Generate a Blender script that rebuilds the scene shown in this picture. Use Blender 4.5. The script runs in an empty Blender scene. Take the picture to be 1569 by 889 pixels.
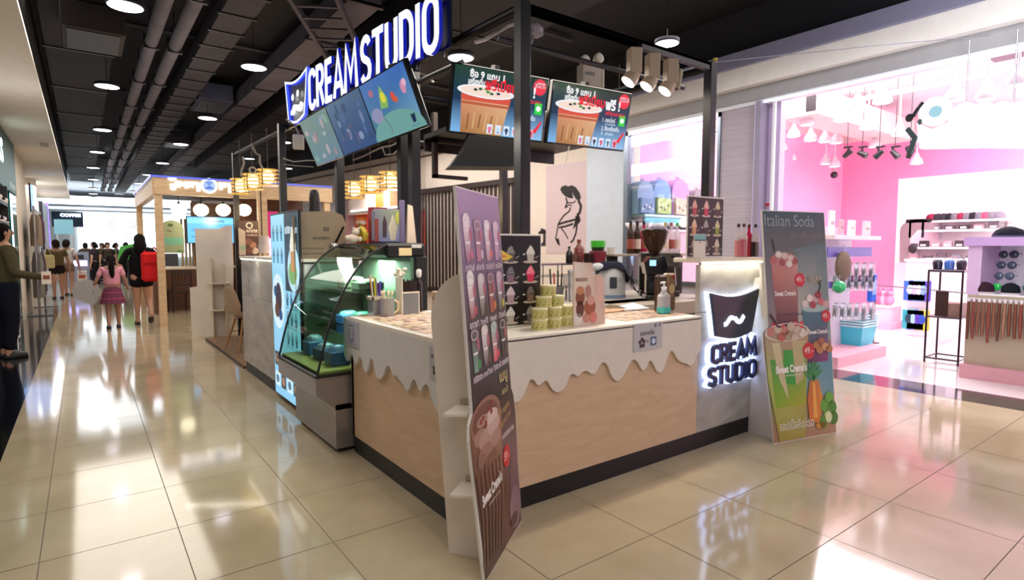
import bpy, math, random
from mathutils import Matrix, Vector, Euler
R = math.radians
rnd = random.Random(7)
S = bpy.context.scene
COL = S.collection

# ---------------------------------------------------------------- camera, world, exposure
PITCH, YAW, CAMH, FPX = R(4.192), R(36.65), 1.4, 880.0
cd = bpy.data.cameras.new('camera'); cam = bpy.data.objects.new('camera', cd); COL.objects.link(cam)
cam.location = (0, 0, CAMH); cam.rotation_euler = (R(90) - PITCH, 0, -YAW)
cd.sensor_width = 36; cd.lens = FPX / 1569 * 36; cd.clip_start = .05; cd.clip_end = 300
S.camera = cam
S.view_settings.view_transform = 'Standard'; S.view_settings.look = 'None'
S.view_settings.exposure = 0.0; S.view_settings.gamma = 1; S.view_settings.use_curve_mapping = False
W = bpy.data.worlds.new('world'); S.world = W; W.use_nodes = True
W.node_tree.nodes['Background'].inputs[0].default_value = (.80, .83, .95, 1)
W.node_tree.nodes['Background'].inputs[1].default_value = .55
S.cycles.use_denoising = True
S.cycles.max_bounces = 6; S.cycles.transparent_max_bounces = 16; S.cycles.sample_clamp_indirect = 6
S.cycles.caustics_reflective = False; S.cycles.caustics_refractive = False

def lamp(name, kind, loc, energy, col=(1, 1, 1), size=.3, size_y=None, target=None, rot=None, angle=None, blend=.5):
    l = bpy.data.lights.new(name, kind); o = bpy.data.objects.new(name, l); COL.objects.link(o)
    o.location = loc; l.energy = energy; l.color = col
    if kind == 'AREA':
        l.size = size
        if size_y: l.shape = 'RECTANGLE'; l.size_y = size_y
        else: l.shape = 'DISK'
    else:
        l.shadow_soft_size = size
    if kind == 'SPOT': l.spot_size = angle or R(90); l.spot_blend = blend
    if target: o.rotation_euler = (Vector(target) - Vector(loc)).to_track_quat('-Z', 'Y').to_euler()
    if rot: o.rotation_euler = rot
    return o
# ceiling light of the mall aisles, of the pink shop, of the far coffee shop, of the dessert stand; some added fill lamps among them
LG = 1.0
lamp('aisle_light', 'AREA', (1.1, -1.5, 3.9), 125 * LG, (1, .93, .86), 3, 3)
lamp('aisle_light', 'AREA', (-.1, 5.2, 3.5), 80 * LG, (1, .93, .86), 1.2, 5)
lamp('aisle_light', 'AREA', (.5, 13, 3.7), 170 * LG, (1, .90, .80), 2.0, 7)
lamp('aisle_light', 'AREA', (.6, 24, 3.7), 200 * LG, (.9, .95, 1), 2.5, 9)
lamp('aisle_light', 'AREA', (5.3, 2.0, 3.7), 60 * LG, (1, .95, .97), 1.6, 5)
lamp('aisle_light', 'AREA', (4.9, 1.0, 3.2), 70 * LG, (1, .97, 1), .5, 5, target=(6.9, 1.0, 3.6))  # added lamp aimed at the shop fascia to whiten it, no fixture here
lamp('aisle_light', 'AREA', (4.9, 8.5, 3.6), 190 * LG, (1, .92, .86), 1.6, 6)
lamp('shop_light', 'AREA', (9.6, 2.6, 4.27), 800, (1, .93, .97), 3.2, 5.5)
lamp('shop_light', 'AREA', (8.6, 5.4, 4.27), 45, (1, .84, .95), 2.0, .8)
lamp('coffee_shop_light', 'AREA', (2.5, 37, 3.5), 2500, (.9, .96, 1), 9, 5)
lamp('left_soffit_fill', 'AREA', (-1.15, 9, 2.5), 22, (1, .97, .95), .3, 12, target=(-1.0, 9, 4))  # added upward lamp, stands in for light reflected onto the soffit
lamp('left_soffit_fill', 'AREA', (-1.15, 22, 2.5), 22, (1, .98, .95), .3, 10, target=(-1.0, 22, 4))  # farther stretch of the added soffit lamp
lamp('left_shop_light', 'AREA', (-1.7, 8, 2.9), 90, (1, .95, .88), .8, 9, target=(1.0, 8, 0))
lamp('left_shop_light', 'AREA', (-1.7, 22, 2.9), 160, (1, .95, .92), .8, 9, target=(0.2, 22, 0))
lamp('stand_fill', 'AREA', (1.75, 3.3, 2.2), 9, (1, .93, .85), .3, .9)  # added lamp brightening the left counter, in place of sign and screen glow
lamp('shop_light', 'AREA', (12.6, 1.5, 3.2), 260, (1, .95, .98), .5, 4, target=(14.8, 1.5, 1.6))
lamp('stand_fill', 'AREA', (3.0, 3.9, 2.75), 60, (1, .90, .78), 1.8, 1.6)

# ---------------------------------------------------------------- pixel <-> place (surveying helpers)
_fw = Vector((math.sin(YAW) * math.cos(PITCH), math.cos(YAW) * math.cos(PITCH), -math.sin(PITCH)))
_rt = Vector((math.cos(YAW), -math.sin(YAW), 0)); _up = _rt.cross(_fw)
def ray(px, py): return _fw + _rt * ((px - 784.5) / FPX) + _up * ((444.5 - py) / FPX)
def onZ(px, py, z=0.): d = ray(px, py); t = (z - CAMH) / d.z; return Vector((d.x * t, d.y * t, z))
def onX(px, py, x): d = ray(px, py); t = x / d.x; return Vector((x, d.y * t, CAMH + d.z * t))
def onY(px, py, y): d = ray(px, py); t = y / d.y; return Vector((d.x * t, y, CAMH + d.z * t))

# ---------------------------------------------------------------- materials
def lin(h):
    if isinstance(h, (tuple, list)) and not isinstance(h[0], str): return tuple(h) + (1,) if len(h) == 3 else tuple(h)
    h = h.lstrip('#'); o = []
    for i in (0, 2, 4):
        c = int(h[i:i + 2], 16) / 255
        o.append(c / 12.92 if c <= .04045 else ((c + .055) / 1.055) ** 2.4)
    return tuple(o) + (1,)
MATS = {}
def _new(name):
    m = bpy.data.materials.new(name); m.use_nodes = True; nt = m.node_tree
    return m, nt, nt.nodes['Principled BSDF'], nt.nodes, nt.links
def _colnode(nt, vary=.08, scale=9):
    a = nt.nodes.new('ShaderNodeAttribute'); a.attribute_name = 'Col'
    if not vary: return a.outputs['Color']
    t = nt.nodes.new('ShaderNodeTexCoord'); n = nt.nodes.new('ShaderNodeTexNoise'); n.inputs['Scale'].default_value = scale
    n.inputs['Detail'].default_value = 4
    nt.links.new(t.outputs['Object'], n.inputs['Vector'])
    r = nt.nodes.new('ShaderNodeMapRange'); r.inputs['To Min'].default_value = 1 - vary; r.inputs['To Max'].default_value = 1 + vary
    nt.links.new(n.outputs['Fac'], r.inputs['Value'])
    mx = nt.nodes.new('ShaderNodeVectorMath'); mx.operation = 'SCALE'
    nt.links.new(a.outputs['Color'], mx.inputs[0]); nt.links.new(r.outputs['Result'], mx.inputs['Scale'])
    return mx.outputs[0]
def surf(name, rough, metal=0, vary=.08, scale=9, coat=0, spec=.5):
    m, nt, b, N, L = _new(name)
    L.new(_colnode(nt, vary, scale), b.inputs['Base Color'])
    b.inputs['Roughness'].default_value = rough; b.inputs['Metallic'].default_value = metal
    b.inputs['Coat Weight'].default_value = coat; b.inputs['Specular IOR Level'].default_value = spec
    MATS[name] = m
surf('matte', .8); surf('satin', .45); surf('gloss', .12, coat=.4, vary=.03); surf('cloth', .95, vary=.18, scale=40, spec=.2)
surf('metal', .28, 1, vary=.1); surf('print', .38, vary=0); surf('black', .35, vary=.05); surf('skin', .55, vary=.05)
surf('duct', .7, .1, vary=.4, scale=3); surf('laminate', .35, vary=.06, scale=3)
def glow(name, strength):
    m, nt, b, N, L = _new(name)
    a = N.new('ShaderNodeAttribute'); a.attribute_name = 'Col'
    b.inputs['Base Color'].default_value = (0, 0, 0, 1); b.inputs['Roughness'].default_value = .25
    L.new(a.outputs['Color'], b.inputs['Emission Color']); b.inputs['Emission Strength'].default_value = strength
    MATS[name] = m
glow('screen', 1.0); glow('glow1', 1.0); glow('glow3', 3); glow('glow8', 4); glow('glow20', 8); glow('glow2', 1.6)
def clearmat(name, tint, gl=.12, milky=0):
    m, nt, b, N, L = _new(name); N.remove(b)
    tr = N.new('ShaderNodeBsdfTransparent'); tr.inputs[0].default_value = lin(tint)
    g = N.new('ShaderNodeBsdfGlossy'); g.inputs['Roughness'].default_value = .03
    fr = N.new('ShaderNodeFresnel'); fr.inputs[0].default_value = 1.45
    mx = N.new('ShaderNodeMixShader'); L.new(fr.outputs[0], mx.inputs[0]); L.new(tr.outputs[0], mx.inputs[1]); L.new(g.outputs[0], mx.inputs[2])
    out = mx
    if milky:
        d = N.new('ShaderNodeBsdfDiffuse'); d.inputs[0].default_value = lin(tint)
        m2 = N.new('ShaderNodeMixShader'); m2.inputs[0].default_value = milky
        L.new(mx.outputs[0], m2.inputs[1]); L.new(d.outputs[0], m2.inputs[2]); out = m2
    L.new(out.outputs[0], N['Material Output'].inputs[0]); MATS[name] = m
clearmat('glass', '#f4fbf8'); clearmat('greenglass', '#d3ebdf'); clearmat('bottle', '#f6eef2', milky=.45); clearmat('brownglass', '#6b4a35', milky=.3)
clearmat('redglass', '#e8306a', milky=.45); clearmat('vinyl', '#e9ecf4', milky=.25)
def tex_mat(name, build):
    m, nt, b, N, L = _new(name); build(nt, b, N, L); MATS[name] = m
def _ramp(N, stops):
    r = N.new('ShaderNodeValToRGB'); e = r.color_ramp.elements
    e[0].position, e[0].color = stops[0][0], lin(stops[0][1]); e[1].position, e[1].color = stops[1][0], lin(stops[1][1])
    for p, c in stops[2:]:
        x = e.new(p); x.color = lin(c)
    return r
def _mapped(N, L, scale, kind='Object'):
    t = N.new('ShaderNodeTexCoord'); mp = N.new('ShaderNodeMapping'); mp.inputs['Scale'].default_value = scale
    L.new(t.outputs[kind], mp.inputs[0]); return mp
def floor_m(nt, b, N, L):                                   # polished cream porcelain, faint clouding
    mp = _mapped(N, L, (1, 1, 1)); n = N.new('ShaderNodeTexNoise'); n.inputs['Scale'].default_value = 2.2; n.inputs['Detail'].default_value = 8
    L.new(mp.outputs[0], n.inputs[0]); r = _ramp(N, [(.3, '#aa9a7d'), (.7, '#bcac90')]); L.new(n.outputs[0], r.inputs[0])
    L.new(r.outputs[0], b.inputs['Base Color']); b.inputs['Roughness'].default_value = .085; b.inputs['Specular IOR Level'].default_value = .75
    n2 = N.new('ShaderNodeTexNoise'); n2.inputs['Scale'].default_value = 1.3; L.new(mp.outputs[0], n2.inputs[0])
    bp = N.new('ShaderNodeBump'); bp.inputs['Strength'].default_value = .02; L.new(n2.outputs[0], bp.inputs['Height']); L.new(bp.outputs[0], b.inputs['Normal'])
tex_mat('floor_tile', floor_m)
def wood_m(c1, c2, sc=(3, 3, 22), rough=.4):
    def f(nt, b, N, L):
        mp = _mapped(N, L, sc); n = N.new('ShaderNodeTexNoise'); n.inputs['Scale'].default_value = 1.6; n.inputs['Detail'].default_value = 7; n.inputs['Distortion'].default_value = .7
        L.new(mp.outputs[0], n.inputs[0]); r = _ramp(N, [(.35, c1), (.65, c2)]); L.new(n.outputs[0], r.inputs[0])
        L.new(r.outputs[0], b.inputs['Base Color']); b.inputs['Roughness'].default_value = rough
    return f
tex_mat('oak', wood_m('#c6a688', '#cfb295', (3, 3, 14))); tex_mat('brownwood', wood_m('#4f3020', '#6d4630')); tex_mat('palewood', wood_m('#c9a67c', '#dcc09a'))
tex_mat('concrete', wood_m('#97928d', '#b3aea8', (2.2, 2.2, 5.5), .45)); tex_mat('stone_tile', wood_m('#b0a7b4', '#c3b9c6', (1, 1, 40), .6))
tex_mat('carpet', wood_m('#6b533d', '#8b7055', (30, 30, 30), .95))
tex_mat('steel', wood_m('#9a9594', '#a8a4a4', (1, 1, 3), .3))
MATS['steel'].node_tree.nodes['Principled BSDF'].inputs['Metallic'].default_value = .7

# ---------------------------------------------------------------- mesh builder
FONTS = {}
def font_mesh(s, bold):
    key = (s, bold)
    if key not in FONTS:
        c = bpy.data.curves.new('t', 'FONT'); c.body = s; c.size = 1; c.offset = bold; c.resolution_u = 3; c.fill_mode = 'BOTH'
        o = bpy.data.objects.new('t', c); COL.objects.link(o)
        dg = bpy.context.evaluated_depsgraph_get(); dg.update()
        me = bpy.data.meshes.new_from_object(o.evaluated_get(dg))
        FONTS[key] = ([tuple(v.co) for v in me.vertices], [tuple(p.vertices) for p in me.polygons])
        bpy.data.objects.remove(o); bpy.data.curves.remove(c); bpy.data.meshes.remove(me)
    return FONTS[key]
class M:
    def __init__(s, c='#cccccc', k='matte', T=None):
        s.v = []; s.f = []; s.c = []; s.k = []; s.s = []; s.g = []; s.G = 0; s.C = c; s.K = k; s.T = T or Matrix()
    def add(s, pts, faces, c=None, k=None, smooth=False):
        b = len(s.v); T = s.T
        for p in pts: s.v.append(tuple(T @ Vector(p)))
        c = c or s.C; k = k or s.K
        for f in faces:
            s.f.append([b + i for i in f]); s.g.append(s.G); s.k.append(k); s.s.append(smooth)
            s.c.append([lin(c[i % len(c)]) for i in f] if isinstance(c, list) else lin(c))
        return s
    def box(s, x0, x1, y0, y1, z0, z1, c=None, k=None, b=0):
        if b:
            b = min(b, (x1 - x0) / 2.1, (y1 - y0) / 2.1, (z1 - z0) / 2.1)
            P = []
            for z, i in ((z0, b), (z0 + b, 0), (z1 - b, 0), (z1, b)):
                for (x, y) in ((x0 + i + b * (i == 0), y0 + i), (x1 - i - b * (i == 0), y0 + i), (x1 - i, y0 + i + b * (i == 0)), (x1 - i, y1 - i - b * (i == 0)),
                               (x1 - i - b * (i == 0), y1 - i), (x0 + i + b * (i == 0), y1 - i), (x0 + i, y1 - i - b * (i == 0)), (x0 + i, y0 + i + b * (i == 0))):
                    P.append((x, y, z))
            F = [tuple(range(7, -1, -1)), tuple(range(24, 32))]
            for r in range(3):
                for i in range(8): F.append((r * 8 + i, r * 8 + (i + 1) % 8, r * 8 + 8 + (i + 1) % 8, r * 8 + 8 + i))
            return s.add(P, F, c, k)
        P = [(x0, y0, z0), (x1, y0, z0), (x1, y1, z0), (x0, y1, z0), (x0, y0, z1), (x1, y0, z1), (x1, y1, z1), (x0, y1, z1)]
        return s.add(P, [(3, 2, 1, 0), (4, 5, 6, 7), (0, 1, 5, 4), (1, 2, 6, 5), (2, 3, 7, 6), (3, 0, 4, 7)], c, k)
    def tube(s, pts, r, n=8, c=None, k=None, cap=True):
        pts = [Vector(p) for p in pts]; rs = r if isinstance(r, (list, tuple)) else [r] * len(pts)
        P = []; F = []; ref = None
        for i, p in enumerate(pts):
            t = (pts[min(i + 1, len(pts) - 1)] - pts[max(i - 1, 0)]).normalized()
            if ref is None: ref = Vector((0, 0, 1)) if abs(t.z) < .9 else Vector((1, 0, 0))
            a = t.cross(ref).normalized(); ref = a.cross(t).normalized()
            for j in range(n):
                w = 2 * math.pi * j / n; P.append(p + (a * math.cos(w) + ref * math.sin(w)) * rs[i])
        for i in range(len(pts) - 1):
            for j in range(n): F.append((i * n + j, i * n + (j + 1) % n, (i + 1) * n + (j + 1) % n, (i + 1) * n + j))
        s.add(P, F, c, k, True)
        if cap: 
            m = len(pts) - 1
            s.add(P[:n], [tuple(range(n))], c, k); s.add(P[m * n:], [tuple(range(n - 1, -1, -1))], c, k)
        return s
    def lathe(s, prof, cx=0, cy=0, z=0, n=16, c=None, k=None, sx=1, sy=1, smooth=True):
        P = []; F = []
        for (r, h) in prof:
            for j in range(n): w = 2 * math.pi * j / n; P.append((cx + r * sx * math.cos(w), cy + r * sy * math.sin(w), z + h))
        for i in range(len(prof) - 1):
            for j in range(n): F.append((i * n + j, i * n + (j + 1) % n, (i + 1) * n + (j + 1) % n, (i + 1) * n + j))
        s.add(P, F, c, k, smooth)
        if prof[0][0] > 1e-4: s.add(P[:n], [tuple(range(n - 1, -1, -1))], c, k)
        if prof[-1][0] > 1e-4: s.add(P[-n:], [tuple(range(n))], c, k)
        return s
    def sph(s, cx, cy, cz, rx, ry=None, rz=None, n=12, c=None, k=None):
        ry = ry or rx; rz = rz or rx; m = max(5, n // 2)
        return s.lathe([(max(math.sin(math.pi * i / m), 1e-4) , -math.cos(math.pi * i / m) * rz) for i in range(m + 1)], cx, cy, cz, n, c, k, rx, ry)
    def ext(s, poly, y0, y1, c=None, k=None, back=True, kside=None, cside=None):   # polygon in x,z from y0 (front) to y1
        n = len(poly); A = [(x, y0, z) for x, z in poly]; B = [(x, y1, z) for x, z in poly]
        s.add(A, [tuple(range(n))], c, k)
        if back: s.add(B, [tuple(range(n - 1, -1, -1))], cside or c, kside or k)
        s.add(A + B, [(i, n + i, n + (i + 1) % n, (i + 1) % n) for i in range(n)], cside or c, kside or k)
        return s
    def ring(s, x, z, r0, r1, d=.001, n=24, c=None, k=None, sz=1.0):
        P = [(x + r * math.cos(2 * math.pi * i / n), -d, z + sz * r * math.sin(2 * math.pi * i / n)) for r in (r0, r1) for i in range(n)]
        return s.add(P, [(i, (i + 1) % n, n + (i + 1) % n, n + i) for i in range(n)], c, k)
    # flat artwork: x right, z up, d = height of the layer off the sheet
    def p2(s, pts, d=.001, c=None, k=None): return s.add([(x, -d, z) for x, z in pts], [tuple(range(len(pts)))], c, k)
    def r2(s, x, z, w, h, d=.001, c=None, k=None): return s.p2([(x, z), (x + w, z), (x + w, z + h), (x, z + h)], d, c, k)
    def e2(s, x, z, rx, rz=None, d=.001, c=None, k=None, n=20, a0=0, a1=360):
        rz = rz or rx
        return s.p2([(x + rx * math.cos(R(a0 + (a1 - a0) * i / n)), z + rz * math.sin(R(a0 + (a1 - a0) * i / n))) for i in range(n if a1 - a0 == 360 else n + 1)], d, c, k)
    def line(s, pts, w, d=.001, c=None, k=None, closed=False, thick=0, cside=None, kside=None):
        pts = [Vector((p[0], p[1])) for p in pts]; n = len(pts); L_ = []; R_ = []
        for i, p in enumerate(pts):
            a = pts[i - 1] if (i > 0 or closed) else None; b = pts[(i + 1) % n] if (i < n - 1 or closed) else None
            d1 = (p - a).normalized() if a is not None else (b - p).normalized(); d2 = (b - p).normalized() if b is not None else d1
            t = (d1 + d2); t = t.normalized() if t.length > .2 else d2
            nn = Vector((-t.y, t.x)); sc = 1 / max(.5, nn.dot(Vector((-d1.y, d1.x))))
            wi = w[i] if isinstance(w, (list, tuple)) else w
            L_.append(p + nn * wi / 2 * sc); R_.append(p - nn * wi / 2 * sc)
        P = [(q.x, -d, q.y) for q in L_] + [(q.x, -d, q.y) for q in R_]
        F = [(i, n + i, n + (i + 1) % n, (i + 1) % n) for i in range(n if closed else n - 1)]
        s.add(P, F, c, k)
        if thick:
            Q = [(x, y + thick, z) for x, y, z in P]; m = 2 * n
            E = []
            for i in range(n if closed else n - 1):
                j = (i + 1) % n; E += [(i, j, m + j, m + i), (n + i, m + n + i, m + n + j, n + j), (m + i, m + j, m + n + j, m + n + i)]
            if not closed: E += [(0, m, m + n, n), (n - 1, 2 * n - 1, m + 2 * n - 1, m + n - 1)]
            s.add(P + Q, E, cside or c, kside or k)
        return s
    def text(s, t, x, z, h, w=None, d=.0015, c='#ffffff', k=None, bold=.02, rot=0, shear=0, skew=0):
        V, F = font_mesh(t, bold)
        if not V: return s
        x0 = min(v[0] for v in V); x1 = max(v[0] for v in V); y0 = min(v[1] for v in V); y1 = max(v[1] for v in V)
        sy = h / (y1 - y0); sx = (w / (x1 - x0)) if w else sy; cr, sr = math.cos(rot), math.sin(rot)
        P = []
        for v in V:
            a = (v[0] - x0) * sx; b = (v[1] - y0) * sy; a += b * shear; b += a * skew
            P.append((x + a * cr - b * sr, -d, z + a * sr + b * cr))
        return s.add(P, F, c, k)
    def squig(s, x, z, w, h, d=.0012, c='#ffffff', k=None, rg=None):       # a line of print too small to read
        g = rg or rnd; u = x
        while u < x + w:
            q = h * g.uniform(.35, .8); hh = h * g.choice((.7, .85, 1)); 
            s.line([(u, z), (u + q * .3, z + hh), (u + q, z + hh * .9), (u + q, z)], h * .2, d, c, k); u += q + h * .3
        return s
    def mark(s): s.G = s.G + 1
    def parts(s, name, parent=None, world=False, label=None):          # every primitive becomes a mesh of its own
        out = []
        for gid in sorted(set(s.g)):
            n = M(); idx = [i for i, q in enumerate(s.g) if q == gid]; used = sorted({v for i in idx for v in s.f[i]}); mp = {v: j for j, v in enumerate(used)}
            n.v = [s.v[v] for v in used]; n.f = [[mp[v] for v in s.f[i]] for i in idx]; n.c = [s.c[i] for i in idx]; n.k = [s.k[i] for i in idx]; n.s = [s.s[i] for i in idx]
            out.append(n.build(name, parent, world, label))
        return out
    def build(s, name, parent=None, world=False, label=None):
        me = bpy.data.meshes.new(name); me.from_pydata(s.v, [], s.f)
        ks = []; 
        for k in s.k:
            if k not in ks: ks.append(k)
        for k in ks: me.materials.append(MATS[k])
        at = me.color_attributes.new('Col', 'FLOAT_COLOR', 'CORNER'); buf = []
        for p, c in zip(me.polygons, s.c):
            if isinstance(c, list):
                for q in c: buf.extend(q)
            else: buf.extend(c * len(p.vertices))
        at.data.foreach_set('color', buf)
        me.polygons.foreach_set('material_index', [ks.index(k) for k in s.k]); me.polygons.foreach_set('use_smooth', s.s)
        me.update()
        o = bpy.data.objects.new(name, me); COL.objects.link(o)
        if parent is not None:
            o.parent = parent
            if world: o.matrix_parent_inverse = mat_of(parent).inverted()
        if label: o['label'] = label
        return o
def _marked(fn):
    def g(s, *a, **kw):
        s.G += 1; return fn(s, *a, **kw)
    return g
for _n in ('box', 'tube', 'lathe', 'ext', 'text'): setattr(M, _n, _marked(getattr(M, _n)))
def mat_of(o):
    m = Matrix.Translation(o.location) @ o.rotation_euler.to_matrix().to_4x4()
    if o.parent: m = mat_of(o.parent) @ o.matrix_parent_inverse @ m
    return m
def thing(name, label, cat, loc=(0, 0, 0), rz=0, group=None):
    o = bpy.data.objects.new(name, None); COL.objects.link(o); o.empty_display_size = .05
    o.location = loc; o.rotation_euler = (0, 0, rz); o['label'] = label; o['category'] = cat
    if group: o['group'] = group
    return o
def tag(o, label, cat, group=None, kind=None):
    o['label'] = label; o['category'] = cat
    if group: o['group'] = group
    if kind: o['kind'] = kind
    return o
def struct(name, m, label=None):
    o = m.build(name); o['kind'] = 'structure'; o['label'] = label or name.replace('_', ' '); o['category'] = name.split('_')[0]; return o
def dup(root, loc=None, rz=None, label=None, group=None):
    r = root.copy(); COL.objects.link(r)
    if loc is not None: r.location = loc
    if rz is not None: r.rotation_euler = (0, 0, rz)
    if label: r['label'] = label
    if group: r['group'] = group
    for ch in list(root.children):
        c = ch.copy(); COL.objects.link(c); c.parent = r; c.matrix_parent_inverse = ch.matrix_parent_inverse.copy()
        for g in list(ch.children):
            d = g.copy(); COL.objects.link(d); d.parent = c; d.matrix_parent_inverse = g.matrix_parent_inverse.copy()
    return r
ORD = ['nearest', 'second nearest', 'third nearest', 'fourth nearest', 'fifth nearest', 'sixth nearest', 'seventh nearest', 'eighth nearest', 'ninth nearest', 'tenth nearest', 'farthest']
NTH = ['first', 'second', 'third', 'fourth', 'fifth', 'sixth', 'seventh', 'eighth', 'ninth', 'tenth', 'eleventh', 'twelfth', 'thirteenth', 'fourteenth', 'fifteenth', 'sixteenth', 'seventeenth', 'eighteenth', 'nineteenth', 'twentieth', 'twenty-first', 'twenty-second', 'twenty-third', 'twenty-fourth']
def arr(v): return tuple(v)

# ================================================================ THE SETTING
# floor: tiles 0.6 deep, slightly irregular widths as surveyed
XS = [-.5, -.22, .32, .895, 1.52, 2.165, 2.84, 3.51, 4.21, 4.9, 5.58, 6.25, 6.95]
YS = [-1.5 + .545 * i for i in range(8)] ; YS = [y for y in YS if y < 2.2] + [2.63 + .605 * i for i in range(62)]
m = M('#6f675c', 'matte'); m.box(-.5, 7.0, -3, 40, -.05, -.0015, k='matte', c='#75695a')
g = .0022
for i in range(len(XS) - 1):
    for j in range(len(YS) - 1):
        a, b, c_, d = XS[i] + g, XS[i + 1] - g, YS[j] + g, YS[j + 1] - g
        m.add([(a, c_, 0), (b, c_, 0), (b, d, 0), (a, d, 0)], [(0, 1, 2, 3)], '#ffffff', 'floor_tile')
struct('floor', m, 'cream polished tile floor')
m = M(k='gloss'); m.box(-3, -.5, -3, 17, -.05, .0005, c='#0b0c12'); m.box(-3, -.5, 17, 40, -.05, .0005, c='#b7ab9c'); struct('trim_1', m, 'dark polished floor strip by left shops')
m = M(k='gloss')
m.box(6.42, 6.93, -3, 6.3, .0002, .0012, c='#15181f'); m.box(6.93, 15.2, -3.5, 6.6, -.05, .001, c='#dcd6d6'); struct('trim_2', m, 'dark threshold and white floor of pink shop')
m = M('#15151b', 'matte'); m.box(-3, 15.3, -4, 45, 4.45, 4.5, c='#16161c'); m.box(6.98, 15.3, -4, 6.6, 4.3, 4.44, c='#e9dfe4')
struct('ceiling', m, 'dark open ceiling')
# left shop fronts and soffit
m = M('#e7ddcf', 'matte')
m.box(-3.0, -2.9, -3, 33.9, 0, 4.4, c='#cfc6ba'); m.box(-1.6, -.33, -2, 28.4, 3.30, 3.35, c='#efeae0'); m.box(-1.6, -.40, -2, 28.4, 3.35, 4.44, c='#17171c')
m.box(-1.3, -.98, 14.2, 16.8, 0, 3.3, c='#dcd2c4'); m.box(-1.3, -1.0, 20.5, 21.2, 0, 3.3, c='#dcd2c4')
struct('wall_left', m, 'white left shop fronts and soffit')
# right side: fascia of the pink shop
m = M('#c9c9cf', 'matte')
y0, y1 = -4, 6.35
m.box(6.66, 7.0, y0, y1, 3.66, 3.84, c='#8e8fae'); m.box(6.72, 7.0, y0, y1, 3.42, 3.68, c='#f1efec'); m.box(6.84, 7.0, y0, y1, 3.25, 3.44, c='#a3a3a8')
m.box(6.90, 7.0, y0, y1, 3.84, 4.44, c='#1a1a22'); m.box(6.86, 7.0, y0, y1, 3.20, 3.252, c='#eef2fa', k='satin')
m.box(6.88, 7.1, 4.05, 4.58, 0, 3.25, c='#c8bccb', k='stone_tile')               # clad pier
m.box(6.9, 7.1, 6.28, 6.5, 0, 3.25, c='#c4ccd6'); m.box(6.9, 7.0, 4.58, 6.28, 0, .9, c='#c8bccb', k='stone_tile')
struct('wall_right', m, 'pink shop fascia and pier')
# inside of the pink shop
m = M('#f48ab2', 'matte')
m.box(6.95, 15.0, 6.5, 6.6, 1.9, 3.9, c='#f7a8cd'); m.box(6.95, 15.0, 6.5, 6.6, 0, 1.9, c='#fbd9e6'); m.box(6.95, 15, 6.48, 6.6, 3.9, 4.3, c='#ecc6cc')
m.box(14.8, 15, -4, 6.6, 2.95, 3.9, c='#f38fb8'); m.box(14.8, 15, -4, 5.3, 0, 2.95, c='#fdf3f6'); m.box(14.8, 15, 5.3, 6.6, 0, 2.95, c='#f490b6'); m.box(14.75, 15, -4, 6.6, 3.9, 4.3, c='#e9c3c6')
m.box(6.95, 15, -4, -3.9, 0, 4.3, c='#f9dbe6')
struct('wall_back', m, 'pink inner walls of shop')
# angled white wall behind the stand
WA = Matrix.Translation((6.92, 6.32, 0)) @ Matrix.Rotation(R(90 + 6.83), 4, 'Z')       # local x runs down the aisle, -y faces it
WA = WA @ Matrix.Diagonal((1, -1, 1, 1))
def wallpt(px, py):            # pixel -> (distance along the wall, z)
    n = Vector((math.cos(R(6.83)), math.sin(R(6.83)), 0)); d = ray(px, py); o = Vector((6.92, 6.32, 0)); c0 = Vector((0, 0, CAMH))
    t = (o - c0).dot(n) / d.dot(n); p = c0 + d * t; u = Vector((-math.sin(R(6.83)), math.cos(R(6.83)), 0)); return ((p - o).dot(u), p.z)
u0 = 0; uw = wallpt(650, 300)[0]; ur = wallpt(528, 300)[0]; ue = 24
m = M('#d9cfc6', 'matte'); m.T = WA
m.box(-.05, uw - .1, -.02, .35, 0, 3.62, c='#ddd0c4'); m.box(uw - .1, ue, -.02, .35, 2.72, 3.62, c='#c9bcb0'); m.box(ur, ue, -.01, .35, 0, 2.72, c='#a99ca0', k='gloss')
m.box(-.05, .72, -.05, -.02, 0, 3.3, c='#c6d0dc', k='satin'); m.box(-.05, ue, -.06, .02, 3.44, 3.475, c='#5b4a42'); m.box(-.05, ue, .05, .4, 3.62, 4.44, c='#17171c')
struct('wall_rear', m, 'angled white wall behind the stand')
m = M(k='satin'); m.T = WA                       # red shop opening set into that wall
a, b = uw - .1, ur
m.box(a, b, .3, .35, 0, 2.72, c='#e8503c', k='matte'); m.box(a, b, .1, .31, 2.30, 2.72, c='#f6efe9')
struct('wall_recess', m, 'red shop recess')
o = M(k='screen'); o.T = WA
# ---------------------------------------------------------------- shop window left of the pier, with frame and glass
w = thing('window_1', 'narrow shop window beside the clad pier', 'window', (6.9, 5.4, 0)); w['kind'] = 'structure'
m = M('#7e8a9a', 'metal')
for (a, b) in ((6.20, 6.28), (4.58, 4.62)): m.box(6.86, 6.95, a, b, .9, 3.2, c='#8c97a6')
m.box(6.86, 6.95, 4.58, 6.28, .86, .92, c='#8c97a6'); m.box(6.86, 6.95, 4.58, 6.28, 3.14, 3.2, c='#dfe5ee')
m.build('window_frame', w, True)
m = M('#ffffff', 'glass'); m.add([(6.9, 4.62, .92), (6.9, 6.2, .92), (6.9, 6.2, 3.14), (6.9, 4.62, 3.14)], [(0, 1, 2, 3)]); m.build('glass_pane', w, True)
w = thing('door_1', 'wide open shop entrance with pale metal frame', 'door', (6.9, 3.9, 0)); w['kind'] = 'structure'
m = M('#e4dfee', 'satin'); m.box(6.80, 7.12, 3.985, 4.05, 0, 3.22, c='#9a93a8'); m.box(7.0, 7.12, 3.83, 3.985, 0, 3.22, c='#cdb9dc'); m.box(6.86, 6.9, 3.83, 3.86, 0, 3.22, c='#eef0f6')
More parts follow.
